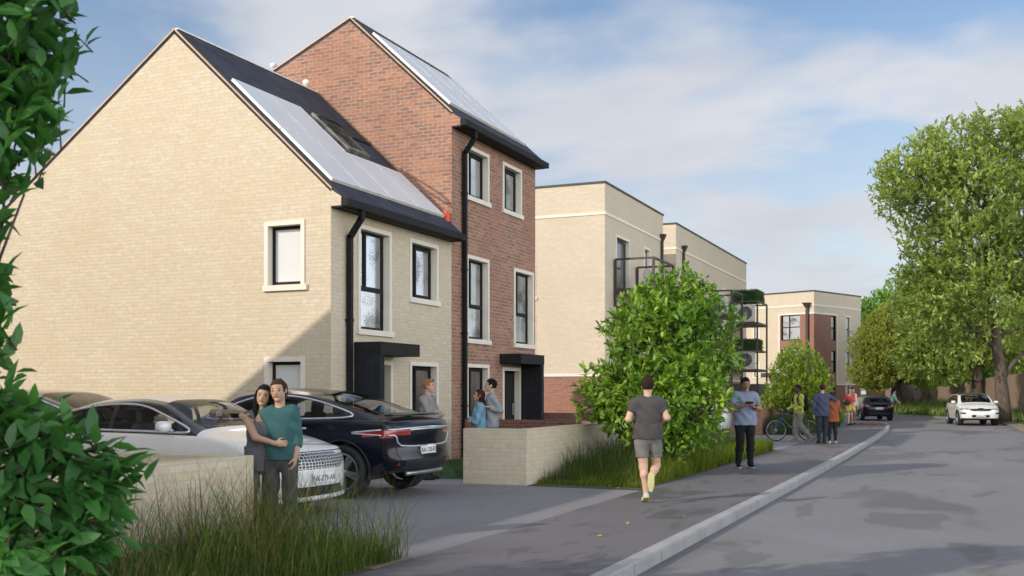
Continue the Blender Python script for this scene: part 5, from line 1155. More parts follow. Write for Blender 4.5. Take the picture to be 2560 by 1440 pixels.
        g_ = MB(); g_.box(mx-0.088, mx-0.0855, sg*(my+0.06), sg*(my+0.20), mz+0.02, mz+0.10); g_.build('mirror_glass', M['chrome'], mo)
    # cabin
    bz = float(zbelt(np.array([0.0]))[0]); sx = sp.get('seatx', 0.05)
    def seat(x, y, w_, bench=False):
        s = MB(); s.rbox((x, y, bz-0.50), (0.50, w_, 0.14), 0.05); s.rbox((x-0.27, y, bz-0.18), (0.15, w_, 0.60), 0.05, Matrix.Rotation(R(-12), 3, 'Y'))
        for yy in ((y,) if not bench else (y-w_*0.3, y+w_*0.3)): s.rbox((x-0.36, yy, bz+0.20), (0.11, 0.27, 0.19), 0.045, Matrix.Rotation(R(-8), 3, 'Y'))
        s.build('seat', M['cabin'], t, smooth=False)
    seat(sx+0.15, 0.38, 0.50); seat(sx+0.15, -0.38, 0.50); seat(sx-0.75, 0.0, 1.25, True)
    d_ = MB(); d_.rbox((ws[1]-0.42, 0, bz-0.09), (0.42, W0*1.6, 0.16), 0.05); d_.build('dashboard', M['cabin'], t)
    s_ = MB(); s_.tube([(ws[1]-0.72+0.05*math.sin(a), 0.38+0.17*math.cos(a), bz-0.02+0.17*math.sin(a)) for a in np.linspace(0, 2*PI, 21)[:-1]], 0.014, 6, closed=True); s_.build('steering_wheel', M['plastic'], t, smooth=True)
    fl_ = MB(); fl_.box(xr+0.35, ws[1]-0.25, -W0*0.82, W0*0.82, bz-0.66, bz-0.62); fl_.build('cabin_floor', M['plastic'], t)
    for txt, side in ((plate_f, 1), (plate_txt, -1)):
        if not txt: continue
        zp = sp['platez'][0 if side > 0 else 1]; xe = (xf + float(pch(*sp['fprof'], zp))) if side > 0 else (xr - float(pch(*sp['rprof'], zp)))
        p = MB(); p.rbox((side*0+xe+side*0.008, 0, zp), (0.03, 0.46, 0.125), 0.008); pl = p.build('number_plate', M['plate'], t)
        text_part(txt, pl, 0.102, (xe+side*0.0245, 0, zp-0.003), (R(90), 0, R(90) if side > 0 else R(-90)), M['ink'])
    for fn in sp.get('extra', []): fn(t, dict(ysurf=ysurf, xr=xr, xf=xf, sp=sp, W=W0, zt=zt, paint=paint))
    return t
def rect(a, b, c, d): return [(a, c), (b, c), (b, d), (a, d)]
def capline(sp, k, pts, r, front, m, t, nm, K=2.5):       # tube following a cap surface through (|y|, z) points mirrored
    xe = (sp['L']/2 - sp['cf']) if front else (-sp['L']/2 + sp['cr']); prof = sp['fprof'] if front else sp['rprof']; s = 1 if front else -1; n = sp.get('n', 2.5)
    out = []
    for y, z in pts:
        w_ = sp['W']*float(pch(*sp['plan'], xe)); a = min(abs(y)/w_, 1.0); cx_ = max(0.0, 1-a**n)**(1/n)
        out.append((xe + s*(float(pch(*prof, z))*cx_ + 0.004), y, z))
    b = MB(); b.tube(out, r, 6); return b.build(nm, m, t, smooth=True)
# ---- specs
SEDAN = dict(L=4.75, W=0.93, cr=0.30, cf=0.34, rw=0.35, wheels=(1.44, -1.40), ww=0.24, spokes=5,
    top=([-2.1, -1.95, -1.65, -1.2, -0.6, 0.0, 0.40, 0.75, 1.05, 1.25, 1.8, 2.1], [1.04, 1.10, 1.20, 1.345, 1.47, 1.50, 1.46, 1.315, 1.145, 1.06, 0.955, 0.86]),
    belt=([-2.1, -1.0, 0.5, 1.2, 2.1], [1.01, 1.035, 1.02, 1.00, 0.82]), bot=([-2.1, -1.7, 1.7, 2.1], [0.28, 0.21, 0.20, 0.20]),
    n=2.25, plan=([-2.1, -1.6, -0.8, 0.8, 1.6, 2.1], [0.93, 0.99, 1.0, 1.0, 0.975, 0.88]), fprof=([0.15, 0.3, 0.5, 0.68, 0.8, 0.9], [0.24, 0.33, 0.34, 0.32, 0.22, 0.06]), rprof=([0.2, 0.4, 0.7, 0.95, 1.05], [0.16, 0.28, 0.30, 0.22, 0.05]),
    ws=(0.42, 1.12), rwin=(-1.85, -0.95), roof=(-0.95, 0.42), side=[(-1.72, 1.10), (-1.25, 1.25), (-0.6, 1.372), (0.05, 1.385), (0.50, 1.27), (0.98, 1.06), (0.3, 1.055), (-1.0, 1.075)], bpill=(-0.28,), doors=((-1.02, -0.24), (-0.22, 0.86)), mirror=(0.72, 1.06),
    freg=[(rect(0, 0.16, 0.30, 0.0), 'x'), ([(0.0, 0.585), (0.52, 0.60), (0.66, 0.68), (0.72, 0.765), (0.0, 0.785)], 'grille'), ([(0.70, 0.64), (0.95, 0.68), (0.95, 0.79), (0.755, 0.775)], 'head'), ([(0.0, 0.255), (0.58, 0.265), (0.50, 0.355), (0.0, 0.36)], 'intake'), ],
    rreg=[([(0.0, 0.86), (0.92, 0.88), (0.92, 0.98), (0.0, 0.91)], 'tail'), ([(0, 0.28), (0.7, 0.28), (0.6, 0.40), (0, 0.40)], 'intake')],
    sidereg=[([(1.85, 0.70), (2.2, 0.66), (2.2, 0.80), (1.75, 0.80)], 'head'), ([(-2.2, 0.86), (-1.80, 0.93), (-1.80, 0.97), (-2.2, 1.0)], 'tail')], platez=(0.47, 0.62))
SEDAN['freg'] = SEDAN['freg'][1:]
def sedan_extra(t, c):
    sp = c['sp']; capline(sp, 0, [(y, 0.215+0.02*abs(y)) for y in np.linspace(-0.80, 0.80, 23)], 0.03, True, c['paint'], t, 'lip')
    capline(sp, 0, [(y, 0.80+0.0*y) for y in np.linspace(-0.70, 0.70, 21)], 0.008, True, M['trimK'], t, 'bonnet_gap')
SEDAN['extra'] = [sedan_extra]
SUV = dict(L=4.85, W=0.985, cr=0.30, cf=0.34, rw=0.39, wheels=(1.50, -1.48), ww=0.27, Ra=0.455, spokes=5, clad=0.10,
    top=([-2.13, -2.0, -1.75, -1.3, -0.7, 0.0, 0.45, 0.85, 1.15, 1.35, 1.9, 2.1], [1.17, 1.21, 1.29, 1.435, 1.57, 1.61, 1.56, 1.38, 1.225, 1.16, 1.06, 0.98]),
    belt=([-2.13, -1.2, 0.5, 1.3, 2.1], [1.13, 1.15, 1.10, 1.09, 0.94]), bot=([-2.13, -1.8, 1.8, 2.1], [0.42, 0.28, 0.27, 0.30]),
    plan=([-2.13, -1.6, -0.8, 0.8, 1.6, 2.1], [0.95, 1.0, 0.99, 0.99, 0.99, 0.93]), fprof=([0.25, 0.4, 0.6, 0.8, 0.92, 1.0], [0.22, 0.32, 0.34, 0.31, 0.2, 0.05]), rprof=([0.35, 0.55, 0.75, 0.98, 1.10, 1.18], [0.20, 0.30, 0.24, 0.27, 0.22, 0.03]),
    ws=(0.46, 1.22), rwin=(-1.90, -0.85), roof=(-0.85, 0.46), side=[(-1.62, 1.20), (-1.25, 1.345), (-0.65, 1.47), (0.0, 1.495), (0.5, 1.38), (1.02, 1.16), (0.3, 1.14), (-0.9, 1.155)], bpill=(-0.25,), doors=((-0.98, -0.21), (-0.19, 0.93)), mirror=(0.76, 1.16),
    freg=[([(0.0, 0.62), (0.5, 0.62), (0.62, 0.86), (0.0, 0.88)], 'grille'), ([(0.66, 0.78), (0.95, 0.78), (0.95, 0.89), (0.68, 0.87)], 'head'), ([(0, 0.33), (0.7, 0.33), (0.6, 0.48), (0, 0.48)], 'bumper')],
    rreg=[([(0.52, 0.925), (0.97, 0.90), (0.97, 1.005), (0.52, 0.985)], 'tail'), ([(0.0, 0.985), (0.52, 0.985), (0.52, 1.03), (0.0, 1.03)], 'chromebar'), ([(0.0, 0.30), (0.78, 0.30), (0.60, 0.585), (0.0, 0.585)], 'bumper')],
    sidereg=[([(-2.2, 0.90), (-1.72, 0.925), (-1.66, 0.965), (-2.2, 1.005)], 'tail'), ([(1.8, 0.80), (2.2, 0.78), (2.2, 0.90), (1.72, 0.90)], 'head')], platez=(0.52, 0.69))
def suv_extra(t, c):
    sp = c['sp']; ys = c['ysurf']; w_ = sp['W']*0.95
    for sg in (1, -1):      # bright outline round the lamp and the tailgate panel
        b = MB(); xs = np.linspace(-1.66, -2.12, 8)
        b.tube([(x, sg*(ys(x, 0.965+(-1.66-x)*0.09)+0.004), 0.965+(-1.66-x)*0.09) for x in xs], 0.013, 6); b.tube([(x, sg*(ys(x, 0.95-(-1.66-x)*0.05)+0.004), 0.95-(-1.66-x)*0.05) for x in xs], 0.011, 6); b.build('lamp_trim', M['chrome'], t, smooth=True)
        P = [(w_*0.97, 1.007), (0.80, 1.012), (0.6, 1.02), (0.3, 1.03), (0.0, 1.035)]; capline(sp, 0, [(sg*y, z) for y, z in P], 0.014, False, M['chrome'], t, 'lamp_trim')
        P = [(w_*0.97, 0.925), (0.84, 0.93), (0.80, 0.90), (0.77, 0.82), (0.70, 0.775), (0.5, 0.76), (0.25, 0.755), (0.0, 0.755)]; capline(sp, 0, [(sg*y, z) for y, z in P], 0.014, False, M['chrome'], t, 'lamp_trim')
    capline(sp, 0, [(y, 0.36) for y in np.linspace(-0.55, 0.55, 17)], 0.035, False, M['rim'], t, 'skid_plate')
    s = MB(); s.rbox((-2.12, 0, 1.215), (0.16, 1.45, 0.035), 0.015); s.build('spoiler', M['trimK'], t, smooth=True)
    r = MB()
    for sg in (1, -1): r.box(-2.29, -2.24, sg*0.70-0.09, sg*0.70+0.09, 0.50, 0.56)
    for sg in (1, -1):
        r = MB(); r.poly([(-2.31, sg*0.84, 0.49), (-2.33, sg*0.66, 0.49), (-2.335, sg*0.72, 0.58)]); r.poly([(-2.31, sg*0.84, 0.49), (-2.335, sg*0.72, 0.58), (-2.33, sg*0.66, 0.49)]); r.build('reflector', M['tail'], t)
SUV['extra'] = [suv_extra]
HATCH = dict(SEDAN); HATCH.update(L=4.45, W=0.92, rw=0.33, wheels=(1.36, -1.30), top=([-1.93, -1.84, -1.70, -1.45, -0.8, 0.0, 0.40, 0.75, 1.0, 1.2, 1.7, 1.9], [1.02, 1.14, 1.30, 1.415, 1.465, 1.47, 1.42, 1.27, 1.12, 1.04, 0.93, 0.85]),
    belt=([-1.93, -1.0, 0.5, 1.2, 1.9], [0.99, 1.00, 0.98, 0.97, 0.82]), bot=([-1.93, -1.6, 1.6, 1.9], [0.28, 0.20, 0.20, 0.22]), plan=([-1.93, -1.5, -0.8, 0.8, 1.5, 1.9], [0.94, 0.99, 1.0, 1.0, 0.98, 0.92]),
    ws=(0.42, 1.05), rwin=(-1.90, -1.48), roof=(-1.45, 0.42), side=[(-1.45, 1.08), (-1.2, 1.24), (-0.6, 1.345), (0.05, 1.355), (0.48, 1.24), (0.92, 1.03), (0.3, 1.02), (-0.9, 1.03)], doors=((-0.95, -0.22), (-0.20, 0.82)), mirror=(0.68, 1.03), spokes=5,
    rreg=[([(0.50, 0.83), (0.92, 0.83), (0.92, 0.95), (0.50, 0.90)], 'tail'), ([(0.0, 0.33), (0.62, 0.33), (0.55, 0.50), (0, 0.50)], 'bumper')], sidereg=[([(-2.2, 0.84), (-1.65, 0.86), (-1.65, 0.92), (-2.2, 0.97)], 'tail')], platez=(0.47, 0.72), extra=[])
WSUV = dict(SUV); WSUV.update(L=4.5, W=0.94, rw=0.36, Ra=0.42, wheels=(1.36, -1.32), clad=0.07, top=([-1.95, -1.88, -1.75, -1.5, -0.8, 0.0, 0.42, 0.82, 1.1, 1.28, 1.7, 1.91], [1.05, 1.20, 1.42, 1.56, 1.63, 1.63, 1.58, 1.38, 1.19, 1.11, 1.03, 0.94]),
    belt=([-1.95, -1.0, 0.5, 1.2, 1.91], [1.06, 1.07, 1.05, 1.04, 0.90]), bot=([-1.95, -1.6, 1.6, 1.91], [0.36, 0.26, 0.25, 0.28]), plan=([-1.95, -1.5, -0.8, 0.8, 1.5, 1.91], [0.94, 0.99, 1.0, 1.0, 0.98, 0.94]),
    ws=(0.44, 1.15), rwin=(-1.92, -1.6), roof=(-1.5, 0.44), blackroof=True, side=[(-1.62, 1.15), (-1.45, 1.38), (-0.8, 1.50), (0.0, 1.51), (0.5, 1.37), (0.98, 1.12), (0.3, 1.09), (-0.9, 1.10)], bpill=(-0.28, -1.05), doors=((-0.95, -0.25), (-0.23, 0.85)), mirror=(0.74, 1.10),
    freg=[([(0.0, 0.71), (0.42, 0.72), (0.56, 0.85), (0.0, 0.87)], 'intake'), ([(0.54, 0.775), (0.94, 0.79), (0.94, 0.87), (0.56, 0.865)], 'head'), ([(0.66, 0.60), (0.94, 0.60), (0.94, 0.66), (0.66, 0.66)], 'intake'), ([(0.0, 0.42), (0.40, 0.42), (0.42, 0.56), (0.0, 0.56)], 'intake'), ([(0, 0.25), (1.0, 0.25), (1.0, 0.36), (0, 0.36)], 'bumper')],
    rreg=[([(0.6, 0.83), (0.94, 0.83), (0.94, 0.98), (0.6, 0.95)], 'tail')], sidereg=[([(-2.2, 0.84), (-1.7, 0.88), (-1.7, 0.95), (-2.2, 0.98)], 'tail'), ([(1.72, 0.80), (2.2, 0.78), (2.2, 0.86), (1.66, 0.88)], 'head')], platez=(0.52, 0.7), extra=[])
car('white saloon car with bright window outline, nose towards the street behind the couple', (-7.50-2.375, 11.28), 0, SEDAN, M['paintW'], None, 'NK-279-AR', 'cars parked beside the houses', roofdark=True)
car('black coupe backed car with red tail lamps parked next to the white saloon', (-7.45-2.425, 14.07), PI, SUV, M['paintK'], 'AA-120-RT', None, 'cars parked beside the houses')
car('black car mostly hidden behind the roof of the white saloon', (-15.4, 14.0), PI, SUV, mat('polished_black', (0.01, 0.01, 0.015), 0.12, spec=1.0, coat=1.0), None, None, 'cars parked beside the houses')
car('white car behind the large bush, only its red tail lamp in view', (-7.1-2.375, 33.75), PI, SEDAN, M['paintW'], None, None, 'cars parked beside the houses', chrome=False)
hx, hy = at(2198, 61.0); hd = R(90+16.5); car('dark blue hatchback seen from behind at the bend of the street', (hx + math.cos(hd)*2.2, hy + math.sin(hd)*2.2, -0.12), hd, HATCH, M['paintK'], 'AK-211-RS', None, 'cars out on the street')
wx_, wy_ = at(2452, 52.0); wd = math.atan2(-0.98, 0.19); car('white car with a black roof driving towards the camera on the road', (wx_ - math.cos(wd)*2.2, wy_ - math.sin(wd)*2.2, -0.12), wd, WSUV, M['paintW'], None, 'NS-551-AB', 'cars out on the street', name='moving_car', chrome=False)
# ------------------------------------------------------------------ people: signed distance bodies meshed with surface nets
def snet(f, lo, hi, h):
    lo = np.array(lo, np.float32); n = np.maximum(((np.array(hi)-lo)/h).astype(int)+2, 3)
    ax = [lo[i]+h*np.arange(n[i], dtype=np.float32) for i in range(3)]; X, Y, Z = np.meshgrid(*ax, indexing='ij'); D = f(X, Y, Z); S = D < 0
    c = tuple(slice(0, -1) for _ in range(3)); cnt = np.zeros(tuple(n-1), np.int16); acc = np.zeros(tuple(n-1)+(3,), np.float32)
    def sh(A, o): return A[o[0]:A.shape[0]-1+o[0], o[1]:A.shape[1]-1+o[1], o[2]:A.shape[2]-1+o[2]]
    for a in range(3):
        o2 = [(0, 0), (0, 1), (1, 0), (1, 1)]
        for p, q_ in o2:
            o = [0, 0, 0]; o[(a+1) % 3] = p; o[(a+2) % 3] = q_; e = list(o); e[a] = 1
            d0, d1 = sh(D, o), sh(D, e); m = (d0 < 0) != (d1 < 0); t = np.where(m, d0/np.where(np.abs(d0-d1) < 1e-9, 1, d0-d1), 0)
            cnt += m; 
            for k in range(3): acc[..., k] += np.where(m, (t if k == a else 0)+o[k]*(1 if k != a else 0), 0)
    act = cnt > 0; idx = -np.ones(cnt.shape, np.int64); I = np.argwhere(act); idx[act] = np.arange(len(I)); V = (I + acc[act]/cnt[act][:, None])*h + lo; F = []
    for a in range(3):
        b, c_ = (a+1) % 3, (a+2) % 3; s0 = [slice(None)]*3; s1 = [slice(None)]*3; s0[a] = slice(0, -1); s1[a] = slice(1, None); A0, A1 = S[tuple(s0)], S[tuple(s1)]; m = A0 != A1; E = np.argwhere(m)
        E = E[(E[:, b] > 0) & (E[:, c_] > 0) & (E[:, b] < n[b]-1) & (E[:, c_] < n[c_]-1)]; fl = A0[tuple(E.T)]; q = []
        for p_, r_ in ((0, 0), (-1, 0), (-1, -1), (0, -1)): e = E.copy(); e[:, b] += p_; e[:, c_] += r_; q.append(idx[tuple(e.T)])
        q = np.stack(q, 1); q[~fl] = q[~fl][:, ::-1]; F.append(q)
    F = np.concatenate(F, 0); F = F[(F >= 0).all(1)]; return V, F
def vv(*a): return np.array(a, float)
def cap_(X, Y, Z, a, b, ra, rb, sq=None):
    if sq is not None:
        f, s = sq; d = (X*f[0]+Y*f[1])*(s-1); X, Y = X+f[0]*d, Y+f[1]*d
        def T(p): k = (p[0]*f[0]+p[1]*f[1])*(s-1); return vv(p[0]+f[0]*k, p[1]+f[1]*k, p[2])
        a, b = T(a), T(b)
    ba = b-a; L = max(float(ba@ba), 1e-9); t = np.clip(((X-a[0])*ba[0]+(Y-a[1])*ba[1]+(Z-a[2])*ba[2])/L, 0, 1)
    return np.sqrt((X-a[0]-t*ba[0])**2+(Y-a[1]-t*ba[1])**2+(Z-a[2]-t*ba[2])**2) - (ra+(rb-ra)*t)
def ell(X, Y, Z, c, u, v, w, r):
    x, y, z = X-c[0], Y-c[1], Z-c[2]; a = (x*u[0]+y*u[1]+z*u[2])/r[0]; b = (x*v[0]+y*v[1]+z*v[2])/r[1]; g = (x*w[0]+y*w[1]+z*w[2])/r[2]
    k = np.sqrt(a*a+b*b+g*g); return (k-1)*min(r)
def smin(a, b, k): h = np.clip(0.5+0.5*(b-a)/k, 0, 1); return b+(a-b)*h - k*h*(1-h)
def SM(ds, k):
    r = ds[0]
    for d in ds[1:]: r = smin(r, d, k)
    return r
def nrmz(v): v = np.array(v, float); return v/max(np.linalg.norm(v), 1e-9)
SKINS = {}
def skin(c, hair):
    key = (c, hair)
    if key not in SKINS:
        SKINS[key] = [mat('skin', c, 0.55, tuple(v*0.9 for v in c), 20), mat('eye', (0.03, 0.02, 0.015), 0.3), mat('lips', (c[0]*0.75, c[1]*0.45, c[2]*0.45), 0.5), mat('brow', hair, 0.8)]
    return SKINS[key]
CL = {}
def cloth(nm, c, bump=0.6, sc_=14):
    if nm not in CL: CL[nm] = mat(nm, c, 0.85, tuple(v*0.82 for v in c), 6, bump=bump, bscale=sc_, spec=0.2)
    return CL[nm]
def person(label, px, D, H, fa, skinc, hairc, hair='short', top=None, legs=None, shoes=None, z0=0.0, res=1.0, J=None, stout=1.0, lean=(0, 0), headtilt=(0, 0), headturn=0, sleeve='short', bare=False, skirt=None, group=None, female=False, hem=0.50, hands=True, pos=None, smile=False):
    """J: joints in the body frame (left, forward, up) in metres; fa = facing angle in the view frame (0 to the camera, 90 image right)"""
    x, y = pos or at(px, D); t = thing('person', label, 'person', (x, y, z0), TH, group)
    a = R(fa); f = vv(math.sin(a), -math.cos(a), 0); l = vv(math.cos(a), math.sin(a), 0); up = vv(0, 0, 1)
    def W(p): return l*p[0] + f*p[1] + up*p[2]
    st_ = stout; fm = 0.92 if female else 1.0
    j = dict(hipL=(.055*H, 0, .52*H), hipR=(-.055*H, 0, .52*H), kneeL=(.058*H, .02*H, .285*H), kneeR=(-.058*H, .02*H, .285*H), ankL=(.06*H, -.01*H, .048*H), ankR=(-.06*H, -.01*H, .048*H),
             shL=(.105*H*fm*(1+.5*(st_-1)), 0, .81*H), shR=(-.105*H*fm*(1+.5*(st_-1)), 0, .81*H), elL=(.15*H, -.02*H, .63*H), elR=(-.15*H, -.02*H, .63*H), wrL=(.15*H, .04*H, .49*H), wrR=(-.15*H, .04*H, .49*H))
    lx_, lv = lean; j = {k: (v[0]+lx_*(v[2]/H)**2, v[1]+lv*(v[2]/H)**2, v[2]) for k, v in j.items()}
    J = J or {}; j.update({k: v for k, v in J.items() if k in j}); P = {k: W(v) for k, v in j.items()}
    def TL(z): return (lx_*(z/H)**2, lv*(z/H)**2)
    def cen(z, dv=0): q_ = TL(z); return W((q_[0], q_[1]+dv, z))
    ch, wa, hi = cen(.725*H), cen(.62*H), (P['hipL']+P['hipR'])/2 + up*.012*H
    if 'chest' in J: ch = W(J['chest'])
    # head frame
    ht = headtilt; hd = R(fa+headturn); hf = vv(math.sin(hd), -math.cos(hd), 0); hl = vv(math.cos(hd), math.sin(hd), 0); hu = nrmz(up + hl*ht[0] + hf*ht[1]); hf = nrmz(hf - hu*(hf@hu)); hl = nrmz(hl - hu*(hl@hu))
    nb = (P['shL']+P['shR'])/2 + up*.018*H; hc = nb + up*.045*H + hu*.072*H + hf*.012*H
    if 'head' in J: hc = W(J['head'])
    fw = 1.0
    sqz = (f, 1.45/ (1+.35*(st_-1)*2))
    def torso(X, Y, Z, g=0.0, fold=0.0):
        ds = [ell(X, Y, Z, ch, l, f, up, ((.092*fm*st_)*H+g, .060*H*st_+g, .105*H+g)), ell(X, Y, Z, wa, l, f, up, ((.078*fm*st_**1.5)*H+g, .054*H*st_**2+g, .10*H+g)), ell(X, Y, Z, hi, l, f, up, ((.088*st_)*H+g, .060*H*st_+g, .075*H+g)),
              cap_(X, Y, Z, P['shL']*0.9+P['shR']*0.1, P['shR']*0.9+P['shL']*0.1, .038*H*fm+g, .038*H*fm+g)]
        if female: ds.append(ell(X, Y, Z, ch+f*.030*H-up*.01*H, l, f, up, (.075*H+g, .048*H+g, .045*H+g)))
        d = SM(ds, .05*H)
        return d
    def fold(X, Y, Z, s=1.0, ph=0.0):
        return s*1.7*(0.0032*np.sin(34*X+9*np.sin(5*Z+ph)+ph)*np.sin(11*Z+7*Y+ph) + 0.0028*np.sin(26*Z+16*X-12*Y+2*np.sin(9*X+ph)))
    def armd(X, Y, Z, s, g=0.0, upto=2.0, k=.02):
        sh, el, wr = P['sh'+s], P['el'+s], P['wr'+s]; r = .031*H*(1+.6*(st_-1))*fm
        if upto <= 1.0:
            e = sh+(el-sh)*upto; d = cap_(X, Y, Z, sh, e, r+g, r*0.85+g*1.25); n_ = nrmz(el-sh); return np.maximum(d, (X-e[0])*n_[0]+(Y-e[1])*n_[1]+(Z-e[2])*n_[2])
        d = cap_(X, Y, Z, sh, el, r+g, r*0.80+g)
        if upto < 2.0:
            e = el+(wr-el)*(upto-1); n_ = nrmz(wr-el); d2 = np.maximum(cap_(X, Y, Z, el, e, r*.78+g, r*.62+g*1.2), (X-e[0])*n_[0]+(Y-e[1])*n_[1]+(Z-e[2])*n_[2]); return smin(d, d2, .012)
        return smin(d, cap_(X, Y, Z, el, wr, r*.78+g, .0165*H*fm+g), k)
    def legd(X, Y, Z, s, g=0.0, loose=0.0):
        hp, kn, an = P['hip'+s], P['knee'+s], P['ank'+s]; q = .052*H*st_*fm
        calf = kn*.7+an*.3 - f*.008*H*(1 if an[2] < .15*H else .3)
        return SM([cap_(X, Y, Z, hp, kn, q+g, .033*H+g+loose*.5), cap_(X, Y, Z, kn, calf, .031*H+g+loose*.6, .031*H+g+loose*.8), cap_(X, Y, Z, calf, an, .030*H+g+loose*.8, .0195*H+g+loose)], .02*H)
    allp = np.array(list(P.values())+[hc, nb]); pad = .11*H
    def bounds(pts, p): pts = np.array(pts); return pts.min(0)-p, pts.max(0)+p
    hb, hf_ = 0.0125*res*H/1.75, 0.0062*max(res, .8)
    # ---- body (head, neck, arms, hands, legs): one mesh
    def neckd(X, Y, Z): return cap_(X, Y, Z, nb-up*.03*H, hc-hu*.045*H-hf*.012*H, .033*H*fm*(1+.5*(st_-1)), .030*H*fm)
    def headd(X, Y, Z):
        s = H*1.0*(0.97 if female else 1); d = ell(X, Y, Z, hc+hu*.010*s-hf*.004*s, hl, hf, hu, (.0445*s*(1+.25*(st_-1)), .055*s, .055*s)); jw = ell(X, Y, Z, hc-hu*.026*s+hf*.014*s, hl, hf, hu, (.034*s*(1+.6*(st_-1)), .040*s, .040*s)); d = smin(d, jw, .02*s)
        e = hf*.0515*s
        d = smin(d, cap_(X, Y, Z, hc+hf*.050*s+hu*.002*s, hc+hf*.0635*s-hu*.017*s, .0035*s, .0078*s), .008*s)
        for sg in (1, -1):
            d = smin(d, -(-ell(X, Y, Z, hc+hl*sg*.0455*s-hf*.004*s-hu*.004*s, hl, hf, hu, (.006*s, .012*s, .018*s))), .004*s)
            ey = ell(X, Y, Z, hc+hl*sg*.0185*s+hf*.058*s+hu*.004*s, hl, hf, hu, (.011*s, .010*s, .0065*s)); d = -smin(-d, ey, .006*s)
            d = smin(d, ell(X, Y, Z, hc+hl*sg*.0185*s+hf*.0475*s+hu*.003*s, hl, hf, hu, (.0075*s, .006*s, .0055*s)), .002*s)
        d = smin(d, ell(X, Y, Z, hc+hf*.054*s-hu*.033*s, hl, hf, hu, (.014*s, .007*s, .0055*s)), .006*s)
        d = smin(d, ell(X, Y, Z, hc+hf*.048*s-hu*.055*s, hl, hf, hu, (.014*s, .012*s, .010*s)), .012*s)
        return smin(d, neckd(X, Y, Z), .012*s)
    Vs, Fs, Ms, off = [], [], [], 0
    def addm(V, F, m):
        nonlocal off
        Vs.append(V); Fs.append(F+off); Ms.append(m); off += len(V)
    def coarse(X, Y, Z):
        ds = [torso(X, Y, Z, -.008), neckd(X, Y, Z), armd(X, Y, Z, 'L'), armd(X, Y, Z, 'R'), legd(X, Y, Z, 'L', -.004 if not bare else 0), legd(X, Y, Z, 'R', -.004 if not bare else 0)]; return SM(ds[:2], .02)*1.0 if False else SM(ds, .012)
    lo, hi_ = bounds([p for k, p in P.items()]+[nb], .085*H); V, F = snet(coarse, lo, hi_, hb*0.9); addm(V, F, np.zeros(len(F), int))
    lo, hi_ = bounds([hc, hc-hu*.05*H], .088*H); V, F = snet(headd, lo, hi_, hf_); C = V[F].mean(1)-hc; s = H*(0.97 if female else 1); cx, cy, cz = C@hl, C@hf, C@hu; m = np.zeros(len(F), int)
    m[(cy > .040*s) & (np.abs(np.abs(cx)-.0185*s) < .0075*s) & (np.abs(cz-.003*s) < .0042*s)] = 1
    m[(cy > .038*s) & (np.abs(np.abs(cx)-.019*s) < .011*s) & (np.abs(cz-.0155*s+.02*(np.abs(cx)-.019*s)) < .0026*s)] = 3
    m[(cy > .042*s) & (np.abs(cx) < .015*s) & (np.abs(cz+.033*s) < .0042*s)] = 2; addm(V, F, m)
    hs = 1.0*H/1.75*(0.92 if female else 1)
    for sd in ('L', 'R') if hands else ():
        w_ = P['wr'+sd]; hdr = nrmz(W(J['hd'+sd])) if 'hd'+sd in J else nrmz(w_-P['el'+sd]); pn = nrmz(W(J['pn'+sd])) if 'pn'+sd in J else nrmz(-l*(1 if sd == 'L' else -1)+f*.2)
        pn = nrmz(pn-hdr*(pn@hdr)); th_ = np.cross(hdr, pn)*(1 if sd == 'R' else -1); cu = J.get('curl'+sd, .45)
        segs = []
        for o, ln in ((.027, .072), (.009, .080), (-.009, .074), (-.026, .058)):
            b = w_+hdr*.088*hs+th_*o*hs; d1 = nrmz(hdr*math.cos(cu)+pn*math.sin(cu)+th_*o*2); d2 = nrmz(hdr*math.cos(cu*2.3)+pn*math.sin(cu*2.3)); m1 = b+d1*ln*.52*hs; segs += [(b-hdr*.02*hs, m1, .0098*hs, .0088*hs), (m1, m1+d2*ln*.48*hs, .0088*hs, .0072*hs)]
        tb = w_+hdr*.022*hs+th_*.022*hs+pn*.006*hs; t1 = tb+nrmz(hdr*.62+th_*.75+pn*.35)*.044*hs; t2 = t1+nrmz(hdr*.85+th_*.30+pn*.5)*.034*hs; tseg = [(tb, t1, .014*hs, .0105*hs), (t1, t2, .0105*hs, .0085*hs)]
        def handd(X, Y, Z):
            d = ell(X, Y, Z, w_+hdr*.050*hs, hdr, th_, pn, (.056*hs, .041*hs, .0165*hs)); d = smin(d, cap_(X, Y, Z, w_-hdr*.02*hs, w_+hdr*.02*hs, .0165*H*fm, .022*hs), .015*hs)
            for a_, b_, r1, r2 in segs: d = smin(d, cap_(X, Y, Z, a_, b_, r1, r2), .004*hs)
            for a_, b_, r1, r2 in tseg: d = smin(d, cap_(X, Y, Z, a_, b_, r1, r2), .007*hs)
            return d
        ends = [s_[1] for s_ in segs]+[s_[1] for s_ in tseg]+[w_, w_+th_*.05*hs, w_-th_*.05*hs]; lo, hi_ = bounds(ends, .035); V, F = snet(handd, lo, hi_, .0042*max(1, res*.9)); addm(V, F, np.zeros(len(F), int))
    body = meshobj('body', np.concatenate(Vs), np.concatenate(Fs), skin(skinc, hairc), t, smooth=True, midx=np.concatenate(Ms))
